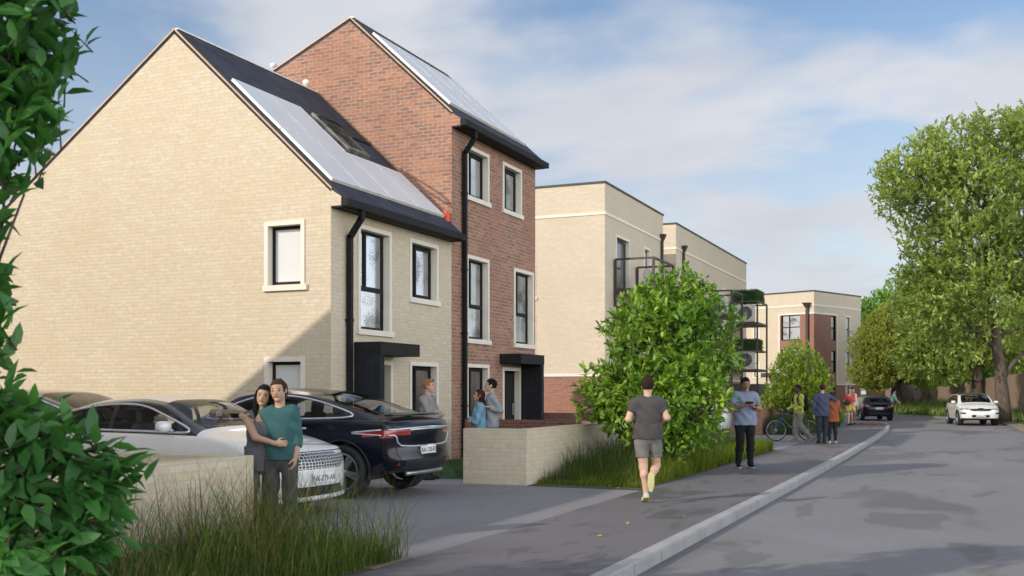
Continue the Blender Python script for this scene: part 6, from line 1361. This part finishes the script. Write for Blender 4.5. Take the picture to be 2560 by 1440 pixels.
    # ---- hair
    def haird(X, Y, Z):
        s = H*(0.97 if female else 1); g = .009*s; wv = .0018*np.sin(160*(X*hl[0]+Y*hl[1])+30*Z)+.0022*np.sin(95*(X*hf[0]+Y*hf[1])+60*Z)
        d = ell(X, Y, Z, hc+hu*.013*s-hf*.009*s, hl, hf, hu, (.0445*s+g*.6, .055*s+g, .053*s+g))+wv
        x, y_, z_ = X-hc[0], Y-hc[1], Z-hc[2]; b = x*hf[0]+y_*hf[1]+z_*hf[2]; c = x*hu[0]+y_*hu[1]+z_*hu[2]; a_ = np.abs(x*hl[0]+y_*hl[1]+z_*hl[2])
        face = np.minimum(b-.024*s, (.040*s-.25*np.maximum(a_-.02*s, 0)-c)); d = np.maximum(d, np.minimum(face, b-.012*s+0*c) if hair == 'crop' else face)
        low = (-.030*s if hair in ('short', 'quiff', 'crop') else (-.055*s if hair == 'shaggy' else -.2*s)); d = np.maximum(d, low-c + np.where(b > -.0, .030*s, 0)*(1 if hair in ('short', 'quiff', 'crop', 'shaggy') else 0))
        if hair == 'quiff': d = smin(d, ell(X, Y, Z, hc+hu*.060*s+hf*.030*s, hl, hf, hu, (.030*s, .026*s, .016*s))+wv, .012*s)
        if hair == 'shaggy':
            d = smin(d, ell(X, Y, Z, hc-hu*.010*s-hf*.034*s, hl, hf, hu, (.043*s, .026*s, .050*s))+wv*2, .012*s)
        if hair == 'long':
            q1 = hc-hu*.01*s-hf*.028*s; q2 = nb-f*.035*H-up*.09*H; d = smin(d, cap_(X, Y, Z, q1, q2, .046*s, .034*s, (f, 1.6))+wv*2, .02*s)
            for sg in (1, -1): d = smin(d, cap_(X, Y, Z, hc+hl*sg*.040*s+hu*.01*s, nb+l*sg*.052*H+f*.040*H-up*.135*H, .019*s, .018*s)+wv, .012*s)
        if hair == 'longback':
            q1 = hc-hu*.01*s-hf*.022*s; q2 = nb-f*.045*H-up*.12*H; d = smin(d, cap_(X, Y, Z, q1, q2, .047*s, .036*s)+wv*2, .02*s)
        if hair == 'tail': d = smin(d, cap_(X, Y, Z, hc-hf*.055*s+hu*.01*s, hc-hf*.075*s-hu*.10*s, .018*s, .008*s), .012*s)
        if hair == 'bob': d = smin(d, ell(X, Y, Z, hc-hu*.022*s-hf*.012*s, hl, hf, hu, (.052*s, .050*s, .055*s))+wv*2, .012*s); d = np.maximum(d, np.minimum(b-.020*s, 9)) if True else d
        return d
    lo, hi_ = bounds([hc+hu*.02*H, hc, (nb-up*.20*H) if hair.startswith('long') else hc-hu*.08*H], .095*H); V, F = snet(haird, lo, hi_, hf_*1.05)
    meshobj('hair', V, F, cloth('hair_%d_%d' % (int(hairc[0]*1000), int(hairc[1]*1000)), hairc, 0.6, 120), t, smooth=True)
    # ---- garments
    if legs:
        nm, col, kind = legs; loose = {'slim': .004, 'straight': .016, 'baggy': .034, 'shorts': .030}[kind]
        def leg2(X, Y, Z):
            ds = [np.maximum(torso(X, Y, Z, .006), Z-(hi[2]+.055*H)), legd(X, Y, Z, 'L', .009, loose), legd(X, Y, Z, 'R', .009, loose)]
            if kind == 'shorts': ds = [ds[0]]+[cap_(X, Y, Z, P['hip'+s_], P['hip'+s_]*.15+P['knee'+s_]*.85+l*(.008 if s_ == 'L' else -.008), .058*H, .052*H) for s_ in 'LR']
            d = SM(ds, .015*H)+fold(X, Y, Z, 1.0 if kind != 'slim' else .6, 1.3)
            if kind == 'shorts': d = np.maximum(d, J.get('hemz', .37*H)-Z)
            else:
                for s_ in 'LR':
                    an = P['ank'+s_]; ax_ = nrmz(P['knee'+s_]-an); far = (X-an[0])*ax_[0]+(Y-an[1])*ax_[1]+(Z-an[2])*ax_[2]; near = (X-an[0])**2+(Y-an[1])**2+(Z-an[2])**2 < (.13)**2; d = np.where(near, np.maximum(d, -(far+.02)), d)
            return d
        lo, hi_ = bounds([P[k] for k in ('hipL', 'hipR', 'kneeL', 'kneeR', 'ankL', 'ankR')]+[hi+up*.06*H], .085*H+loose); V, F = snet(leg2, lo, hi_, hb); meshobj('shorts' if kind == 'shorts' else 'trousers', V, F, cloth(nm, col), t, smooth=True)
    if skirt:
        nm, col, zt_, zb_ = skirt
        def sk(X, Y, Z):
            k = np.clip((zt_-Z)/(zt_-zb_), 0, 1); c0 = hi; x, y_ = X-c0[0], Y-c0[1]; u_, v_ = x*l[0]+y_*l[1], x*f[0]+y_*f[1]; an = np.arctan2(v_, u_); rr = np.sqrt((u_/1.0)**2+(v_/.75)**2); d = rr-(.085*H+.075*H*k+.010*np.sin(9*an)*k); return np.maximum(np.maximum(d, Z-zt_), zb_-Z)
        lo, hi_ = bounds([hi+up*(zt_-hi[2]), hi+up*(zb_-hi[2])], .2); V, F = snet(sk, lo, hi_, hb); meshobj('skirt', V, F, cloth(nm, col), t, smooth=True)
    if top:
        nm, col, kind = top; g = {'tee': .012, 'shirt': .016, 'coat': .024, 'vest': .009}[kind]; hz_ = hem*H; up_s = {'short': .62, 'none': .05, 'long': 1.93, 'half': 1.05, 'three': 1.45}[sleeve]
        def td(X, Y, Z):
            ds = [torso(X, Y, Z, g)]
            if sleeve != 'none': ds += [armd(X, Y, Z, 'L', g*.8, up_s), armd(X, Y, Z, 'R', g*.8, up_s)]
            d = SM(ds, .022*H)
            c0 = hi; kf = np.clip((wa[2]-Z)/(wa[2]-hz_+1e-3), 0, 1)
            x, y_ = X-c0[0], Y-c0[1]; u_, v_ = x*l[0]+y_*l[1], x*f[0]+y_*f[1]; sk_ = np.sqrt((u_/1.0)**2+(v_/.66)**2)-(.103*st_**1.2*H+g+(.012 if kind != 'coat' else .03)*kf); sk_ = np.maximum(sk_, np.maximum(hz_-Z, Z-wa[2])); d = smin(d, sk_, .02)
            d = d+fold(X, Y, Z, 1.0, .4); d = np.maximum(d, hz_-Z)
            nk = ell(X, Y, Z, nb+up*.028*H+f*.012*H, l, f, up, (.040*H, .040*H, .034*H)) if kind != 'vest' else ell(X, Y, Z, nb+up*.01*H+f*.03*H, l, f, up, (.046*H, .05*H, .085*H)); d = np.maximum(d, -nk)
            return d
        pts = [P['shL'], P['shR'], hi+up*(hz_-hi[2]), nb] + ([P['elL'], P['elR'], P['wrL'], P['wrR']] if sleeve != 'none' else []); lo, hi_ = bounds(pts, .095*H*st_+g+.03); V, F = snet(td, lo, hi_, hb*.9); to = meshobj({'tee': 'shirt', 'shirt': 'shirt', 'coat': 'coat', 'vest': 'top'}[kind], V, F, cloth(nm, col), t, smooth=True)
        if J.get('collar'):
            b = MB(); c0 = nb+up*.012*H; ring = [c0+l*math.cos(q)*.040*H+f*math.sin(q)*.038*H-up*(.012*H*max(0, math.sin(q))) for q in np.linspace(PI/2+.25, 2.5*PI-.25, 18)]; b.tube([tuple(p) for p in ring], .011, 6); b.build('collar', cloth(nm, col), to, smooth=True)
    if shoes:
        nm, col, sole = shoes
        for s_ in 'LR':
            an = P['ank'+s_]; fd = nrmz(W(J.get('ft'+s_, ((.12 if s_ == 'L' else -.12), 1, 0)))); sn = nrmz(W(J.get('sn'+s_, (0, 0, 1)))); sn = nrmz(sn-fd*(sn@fd)); hs_ = H/1.75; sdv = np.cross(fd, sn)
            b0 = an-sn*(.048*H-.0) ; 
            def sd_(X, Y, Z, off_=0.0):
                d = SM([cap_(X, Y, Z, b0-fd*.035*hs_+sn*.040*hs_, b0+fd*.10*hs_+sn*.034*hs_, .040*hs_, .034*hs_), cap_(X, Y, Z, b0+fd*.10*hs_+sn*.030*hs_, b0+fd*.165*hs_+sn*.024*hs_, .038*hs_, .024*hs_), cap_(X, Y, Z, b0-fd*.01*hs_+sn*.04*hs_, an+sn*.01, .038*hs_, .032*hs_)], .02)
                k = (X-b0[0])*sn[0]+(Y-b0[1])*sn[1]+(Z-b0[2])*sn[2]; return np.maximum(d, .010*hs_-k)
            def so_(X, Y, Z):
                d = smin(cap_(X, Y, Z, b0-fd*.04*hs_, b0+fd*.09*hs_, .043*hs_, .042*hs_), cap_(X, Y, Z, b0+fd*.09*hs_, b0+fd*.165*hs_, .044*hs_, .030*hs_), .02); k = (X-b0[0])*sn[0]+(Y-b0[1])*sn[1]+(Z-b0[2])*sn[2]; return np.maximum(d, np.abs(k-.010*hs_)-.011*hs_)
            lo, hi_ = bounds([b0-fd*.05, b0+fd*.19, an], .07); V, F = snet(sd_, lo, hi_, .0085*max(1, res)); sh_ = meshobj('shoe', V, F, cloth(nm, col), t, smooth=True); V, F = snet(so_, lo, hi_, .0065*max(1, res)); meshobj('sole', V, F, cloth(nm+'_sole', sole), sh_, smooth=True)
    return t, dict(P=P, nb=nb, hc=hc, f=f, l=l, up=up, ch=ch, hi=hi, W=W, x=x, y=y, z0=z0)
PALE = (0.56, 0.36, 0.27); TAN = (0.46, 0.29, 0.19); BROWN = (0.30, 0.165, 0.10); DARK = (0.055, 0.032, 0.024)
HB = (0.030, 0.018, 0.012); HK = (0.010, 0.008, 0.008); HR = (0.36, 0.15, 0.08)
couple = 'couple hugging in front of the white car'
w1 = person('woman with long black hair in a grey sleeveless jumpsuit hugging the man in teal', 650, 10.72, 1.60, 4, TAN, HK, 'long', ('grey_jumpsuit', (0.125, 0.13, 0.15), 'vest'), ('grey_jumpsuit', (0.125, 0.13, 0.15), 'straight'), ('black_flats', (0.02, 0.02, 0.02), (0.02, 0.02, 0.02)), sleeve='none', female=True, headtilt=(0.16, 0.02), lean=(0.05, 0), hem=.47, group=couple,
    J=dict(elR=(-.01, .20, 1.10), wrR=(.19, .245, 1.04), hdR=(1, -.04, -.02), pnR=(0, -1, 0), curlR=.55, shR=(-.145, 0, 1.30), elL=(.16, -.14, 1.10), wrL=(.26, -.22, 1.0)))
m1 = person('man in a teal jumper and dark grey trousers with one hand in his pocket', 704, 10.66, 1.66, -6, TAN, (0.05, 0.028, 0.016), 'shaggy', ('teal_jumper', (0.045, 0.125, 0.135), 'shirt'), ('charcoal_trousers', (0.075, 0.078, 0.085), 'straight'), ('black_boots', (0.02, 0.02, 0.02), (0.01, 0.01, 0.01)), sleeve='three', headtilt=(-0.10, 0.03), lean=(-0.03, 0), hem=.52, group=couple,
    stout=.93, J=dict(elL=(.165, -.02, 1.08), wrL=(.160, .05, .90), hdL=(-.1, .1, -1), pnL=(-1, 0, 0), elR=(-.33, -.14, 1.20), wrR=(-.40, .02, 1.30), hdR=(.72, .45, -.42), pnR=(.3, -1, 0.1), curlR=.5, shL=(.120, 0, 1.345), shR=(-.155, -.02, 1.335)))
H_ = 1.75; person('red haired man in a grey shirt with folded arms behind the black car', 1070, 18.8, H_, 72, (0.60, 0.33, 0.26), HR, 'quiff', ('grey_shirt', (0.30, 0.27, 0.26), 'shirt'), ('dark_trousers', (0.05, 0.05, 0.06), 'straight'), ('brown_shoes', (0.06, 0.04, 0.03), (0.02, 0.02, 0.02)), sleeve='long', J=dict(elR=(-.23, .12, 1.10), wrR=(.02, .26, 1.15), hdR=(1, .1, .05), pnR=(0, -1, 0), elL=(.22, .10, 1.11), wrL=(-.03, .22, 1.17), hdL=(-1, .1, 0), pnL=(0, -1, 0), collar=1))
m2 = person('dark haired man in a grey jumper and blue jeans holding the woman in pale blue', 1229, 19.9, 1.77, -84, (0.50, 0.36, 0.24), HK, 'short', ('pale_jumper', (0.33, 0.34, 0.37), 'shirt'), ('blue_jeans', (0.05, 0.13, 0.36), 'straight'), ('dark_shoes', (0.03, 0.03, 0.03), (0.02, 0.02, 0.02)), sleeve='long', group='couple at the window', J=dict(elL=(.22, -.15, 1.20), wrL=(.20, .06, 1.27), hdL=(-.2, 1, .1), pnL=(0, -.2, -1), elR=(-.2, .1, 1.15), wrR=(-.1, .2, 1.05)))
w2 = person('long haired woman in a pale blue shirt with folded arms, in front of the man', 1200, 19.8, 1.58, -80, (0.46, 0.28, 0.22), (0.055, 0.018, 0.012), 'longback', ('pale_blue_shirt', (0.20, 0.38, 0.50), 'shirt'), ('dark_leggings', (0.02, 0.02, 0.025), 'slim'), ('dark_shoes', (0.03, 0.03, 0.03), (0.02, 0.02, 0.02)), sleeve='long', female=True, hem=.44, group='couple at the window', J=dict(elL=(.19, .10, .98), wrL=(-.04, .20, 1.04), hdL=(-1, .1, 0), pnL=(0, -1, 0), elR=(-.19, .1, .98), wrR=(.03, .22, 1.0), hdR=(1, 0, 0), pnR=(0, -1, 0)))
person('jogger seen from behind in a dark t-shirt and grey shorts on the pavement', 1619, 14.8, 1.77, 183, (0.58, 0.37, 0.27), (0.030, 0.016, 0.012), 'short', ('charcoal_tee', (0.080, 0.074, 0.076), 'tee'), ('grey_shorts', (0.19, 0.19, 0.175), 'shorts'), ('pale_trainers', (0.50, 0.52, 0.44), (0.55, 0.50, 0.24)), bare=True, hem=.505, headturn=-12, stout=1.06,
    J=dict(shL=(.19, 0, 1.40), shR=(-.19, 0, 1.40), elL=(.275, -.03, 1.17), wrL=(.13, .19, 1.15), elR=(-.265, -.04, 1.19), wrR=(-.17, .18, 1.10), hipL=(.085, 0, .91), hipR=(-.09, 0, .91), kneeL=(.055, .03, .50), ankL=(.03, -.02, .135), ftL=(0.05, .93, -.36), snL=(0, .36, .93), kneeR=(-.145, .13, .51), ankR=(.00, -.20, .345), ftR=(.10, -.28, -.96), snR=(.02, .96, -.28), hemz=.635, curlL=.9, curlR=.9))
p7, d7 = person('bearded heavy set man in a grey blue polo shirt looking at his phone', 1862, 21.7, 1.83, 3, BROWN, HK, 'short', ('blue_grey_polo', (0.24, 0.29, 0.40), 'tee'), ('black_jeans', (0.016, 0.016, 0.017), 'straight'), ('black_trainers', (0.02, 0.02, 0.028), (0.6, 0.6, 0.6)), stout=1.17, headtilt=(0, .30), hem=.475, res=1.1,
    J=dict(elR=(-.30, .04, 1.20), wrR=(-.095, .27, 1.27), hdR=(.8, .3, .35), pnR=(.2, -.5, 1), elL=(.30, .04, 1.20), wrL=(.105, .27, 1.25), hdL=(-.8, .3, .35), pnL=(-.2, -.5, 1), collar=1, ankL=(.12, -.01, .088), ankR=(-.13, -.01, .088), curlL=.7, curlR=.7))
p8, d8 = person('man in a yellow green jumper walking beside his bicycle with a black backpack', 1997, 33.1, 1.74, -72, DARK, HK, 'crop', ('lime_jumper', (0.47, 0.50, 0.10), 'tee'), ('stone_trousers', (0.25, 0.235, 0.215), 'baggy'), ('tan_shoes', (0.25, 0.18, 0.12), (0.3, 0.28, 0.25)), res=1.3, sleeve='long', lean=(0, .03),
    J=dict(elL=(.22, .02, 1.10), wrL=(.18, .30, .98), elR=(-.2, .1, 1.10), wrR=(-.18, .33, .99), kneeL=(.07, .02, .50), ankL=(.08, -.36, .12), kneeR=(-.07, .08, .48), ankR=(-.07, .06, .083), ftL=(0, .9, -.2)))
man9, d9 = person('man in a dark blue shirt with his arm round the person in the rust coat', 2056, 32.0, 1.76, 180, PALE, (0.06, 0.022, 0.014), 'short', ('dark_blue_shirt', (0.075, 0.085, 0.15), 'shirt'), ('dark_jeans', (0.035, 0.045, 0.06), 'straight'), ('brown_boots', (0.05, 0.035, 0.025), (0.02, 0.02, 0.02)), res=1.3, sleeve='long', stout=1.08, hem=.47, group='pair walking away arm in arm', J=dict(elR=(-.40, .0, 1.30), wrR=(-.50, .16, 1.28), hdR=(-.2, 1, -.3), elL=(.27, -.02, 1.13), wrL=(.26, .02, .86), ankL=(.10, 0, .083), ankR=(-.06, 0, .083)))
person('smaller person in a rust orange coat and black leggings walking arm in arm', 2081, 32.1, 1.54, 180, PALE, (0.05, 0.025, 0.015), 'bob', ('rust_coat', (0.34, 0.10, 0.045), 'coat'), ('black_leggings', (0.03, 0.027, 0.027), 'slim'), ('white_trainers', (0.6, 0.58, 0.56), (0.7, 0.7, 0.7)), res=1.3, sleeve='long', female=True, hem=.42, headtilt=(.12, 0), group='pair walking away arm in arm', J=dict(elR=(-.22, .0, .98), wrR=(-.16, .16, .90)))
p11, d11 = person('smiling woman in a coral red top and yellow skirt walking on the pavement', 2125, 49.0, 1.73, -28, PALE, (0.035, 0.016, 0.012), 'tail', ('coral_top', (0.62, 0.10, 0.08), 'vest'), None, ('black_pumps', (0.02, 0.02, 0.02), (0.02, 0.02, 0.02)), res=1.6, sleeve='half', female=True, bare=True, hem=.56, skirt=('yellow_skirt', (0.70, 0.52, 0.12), .63*1.73, .385*1.73), group='people at the bend of the street',
    J=dict(elR=(-.2, .05, 1.10), wrR=(-.22, .25, 1.12), kneeL=(.06, -.05, .50), ankL=(.05, -.28, .10), kneeR=(-.05, .08, .49), ankR=(-.05, .10, .083), elL=(.20, -.02, 1.12), wrL=(.17, .08, .95)))
person('person in a white shirt walking close behind the woman in coral red', 2131, 50.2, 1.72, 20, PALE, HB, 'short', ('white_shirt', (0.62, 0.60, 0.57), 'shirt'), ('khaki_trousers', (0.20, 0.17, 0.12), 'straight'), ('dark_shoes', (0.03, 0.03, 0.03), (0.02, 0.02, 0.02)), res=1.7, sleeve='long', group='people at the bend of the street')
person('distant person in a pale cyan t-shirt bending beyond the blue hatchback', 2224, 72.0, 1.66, 60, PALE, HK, 'short', ('cyan_tee', (0.35, 0.62, 0.62), 'tee'), ('blue_jeans', (0.05, 0.13, 0.36), 'straight'), ('dark_shoes', (0.03, 0.03, 0.03), (0.02, 0.02, 0.02)), res=2.0, lean=(0, .45), z0=0.0, group='people at the bend of the street', J=dict(elR=(-.18, .45, 1.0), wrR=(-.15, .60, .85), elL=(.18, .45, 1.0), wrL=(.15, .6, .85)))
# ---- things they carry
ph = thing('phone', 'mobile phone in the hands of the man in the polo shirt', 'phone', (d7['x'], d7['y'], 0), TH)
b = MB(); c_ = d7['W']((0.0, .355, 1.335)); b.rbox(tuple(c_), (.155, .075, .010), .004, Matrix.Rotation(R(-35), 3, 'X')); b.build('case', M['plastic'], ph); b = MB(); b.rbox(tuple(c_ + np.array([0, -.001, .0068])), (.14, .064, .002), .0008, Matrix.Rotation(R(-35), 3, 'X')); b.build('screen', M['paneD'], ph)
wt = MB(); e = d7['P']['wrL']*.86+d7['P']['elL']*.14; ax_ = nrmz(d7['P']['elL']-d7['P']['wrL']); u_ = nrmz(np.cross(ax_, [0, 0, 1])); v_ = np.cross(ax_, u_); wt.tube([tuple(e+u_*.041*math.cos(a)+v_*.041*math.sin(a)) for a in np.linspace(0, 2*PI, 17)[:-1]], .010, 6, closed=True)
wt_ = wt.build('wristwatch', M['plastic'], None, smooth=True); wt_.location = (d7['x'], d7['y'], 0); wt_.rotation_euler = (0, 0, TH); tag(wt_, 'black wristwatch on the wrist of the man with the phone', 'watch')
bp = thing('backpack', 'black backpack on the back of the man with the bicycle', 'backpack', (d8['x'], d8['y'], 0), TH)
f8, l8, ch8 = d8['f'], d8['l'], d8['ch']
def bpd(X, Y, Z): c = ch8-f8*.205-np.array([0, 0, .05]); return SM([ell(X, Y, Z, c, l8, f8, vv(0, 0, 1), (.165, .12, .27)), ell(X, Y, Z, c-f8*.06-vv(0, 0, .08), l8, f8, vv(0, 0, 1), (.13, .09, .14))], .03)
V, F = snet(bpd, ch8-.5, ch8+.5, .018); meshobj('bag', V, F, cloth('black_nylon', (0.012, 0.012, 0.015)), bp, smooth=True)
for sg in (1, -1):
    b = MB(); s_ = d8['P']['shL' if sg > 0 else 'shR']*.75+(d8['nb'])*.25; b.tube([tuple(s_-f8*.12+vv(0, 0, .0)), tuple(s_-f8*.04+vv(0, 0, .068)), tuple(s_+f8*.06+vv(0, 0, .045)), tuple(s_+f8*.118+vv(0, 0, -.08)), tuple(s_+f8*.10+vv(0, 0, -.22)), tuple(s_-f8*.02+l8*sg*.05+vv(0, 0, -.33))], .022, 6); b.build('strap', cloth('black_nylon', (0.012, 0.012, 0.015)), bp, smooth=True)
hb_ = thing('handbag', 'dark grey shoulder bag worn by the woman in the yellow skirt', 'handbag', (d11['x'], d11['y'], 0), TH)
c_ = d11['W']((-.10, .20, 1.06)); V, F = snet(lambda X, Y, Z: ell(X, Y, Z, c_, d11['l'], d11['f'], vv(0, 0, 1), (.17, .06, .13)), c_-.25, c_+.25, .018); meshobj('bag', V, F, cloth('grey_leather', (0.06, 0.05, 0.05)), hb_, smooth=True)
b = MB(); b.tube([tuple(c_+vv(0, 0, .1)), tuple(d11['ch']+d11['f']*.12), tuple(d11['P']['shL']+vv(0, 0, .05))], .012, 5); b.build('strap', cloth('grey_leather', (0.06, 0.05, 0.05)), hb_)
# ------------------------------------------------------------------ bicycle
def bicycle():
    x, y = at(1975, 33.4); t = thing('bicycle', 'dark blue bicycle pushed by the man in the yellow green jumper', 'bicycle', (x, y, 0), TH+R(4)); r = .345; xf_, xr_ = -.45, .60
    fr = mat('blue_frame', (0.012, 0.025, 0.09), 0.3, coat=1.0); fk = mat('bright_blue', (0.02, 0.06, 0.28), 0.3)
    def wheel(x0):
        w = bpy.data.objects.new('wheel', None); COL.objects.link(w); w.parent = t; w.location = (x0, 0, r)
        m = MB(); m.tube([((r-.018)*math.cos(a), 0, (r-.018)*math.sin(a)) for a in np.linspace(0, 2*PI, 41)[:-1]], .019, 8, closed=True); m.build('tyre', M['tyre'], w, smooth=True)
        m = MB(); m.tube([((r-.042)*math.cos(a), 0, (r-.042)*math.sin(a)) for a in np.linspace(0, 2*PI, 41)[:-1]], .010, 6, closed=True); m.build('rim', M['rim'], w, smooth=True)
        m = MB()
        for k in range(20): a = 2*PI*k/20; m.tube([(.02*math.cos(a+1), .02*(-1)**k, .02*math.sin(a+1)), ((r-.045)*math.cos(a), 0, (r-.045)*math.sin(a))], .0016, 3)
        m.build('spokes', M['rim'], w); m = MB(); m.tube([(0, -.05, 0), (0, .05, 0)], .02, 10); m.build('hub', M['rim'], w)
        return w
    wf = wheel(xf_); wheel(xr_)
    m = MB(); m.rbox((.10, -.012, -.25), (.05, .012, .03), .004); m.build('reflector', mat('amber_reflector', (0.7, 0.35, 0.03), 0.3), wf)
    A = (-.26, 0, .90); A2 = (-.28, 0, .76); B = (.13, 0, .29); S = (.27, 0, .80); Rr = (xr_, 0, r)
    m = MB(); m.tube([A, A2], .022, 8); m.tube([(-.27, 0, .86), (.25, 0, .76)], .017, 8); m.tube([A2, B], .022, 8); m.tube([B, S], .017, 8)
    for s in (.035, -.035): m.tube([(B[0], s, B[2]), (xr_, s*1.6, r)], .009, 6); m.tube([(S[0]-.02, s*.5, S[2]-.05), (xr_, s*1.6, r)], .008, 6)
    m.build('frame', fr, t, smooth=True); m = MB()
    for s in (.045, -.045): m.tube([(-.285, s, .74), (-.34, s, .60), (xf_, s, r)], [.015, .014, .009], 8)
    m.tube([(-.285, .045, .74), (-.285, -.045, .74)], .015, 6); m.build('fork', fk, t, smooth=True)
    m = MB(); m.tube([A, (-.25, 0, .98), (-.31, 0, 1.01)], .014, 8); m.tube([(-.28, -.30, 1.02), (-.30, -.12, 1.01), (-.31, 0, 1.01), (-.30, .12, 1.01), (-.28, .30, 1.02)], .012, 8); m.build('handlebar', M['rim'], t, smooth=True)
    for s in (1, -1): m = MB(); m.tube([(-.283, s*.20, 1.015), (-.28, s*.31, 1.02)], .018, 8); m.build('grip', M['tyre'], t, smooth=True)
    m = MB(); m.tube([S, (.30, 0, .92)], .013, 8); m.rbox((.29, 0, .95), (.26, .13, .05), .02); m.build('saddle', M['tyre'], t)
    m = MB(); m.lathe([(.09, -.045), (.09, -.05), (.0, -.05)], B, 'y', 24); m.beam((B[0], -.06, B[2]), (B[0]+.08, -.06, B[2]-.15), .02, .012); m.rbox((B[0]+.08, -.11, B[2]-.15), (.09, .09, .02), .006); m.beam((B[0], .06, B[2]), (B[0]-.08, .06, B[2]+.15), .02, .012); m.rbox((B[0]-.08, .11, B[2]+.15), (.09, .09, .02), .006); m.build('crankset', M['rim'], t)
bicycle()
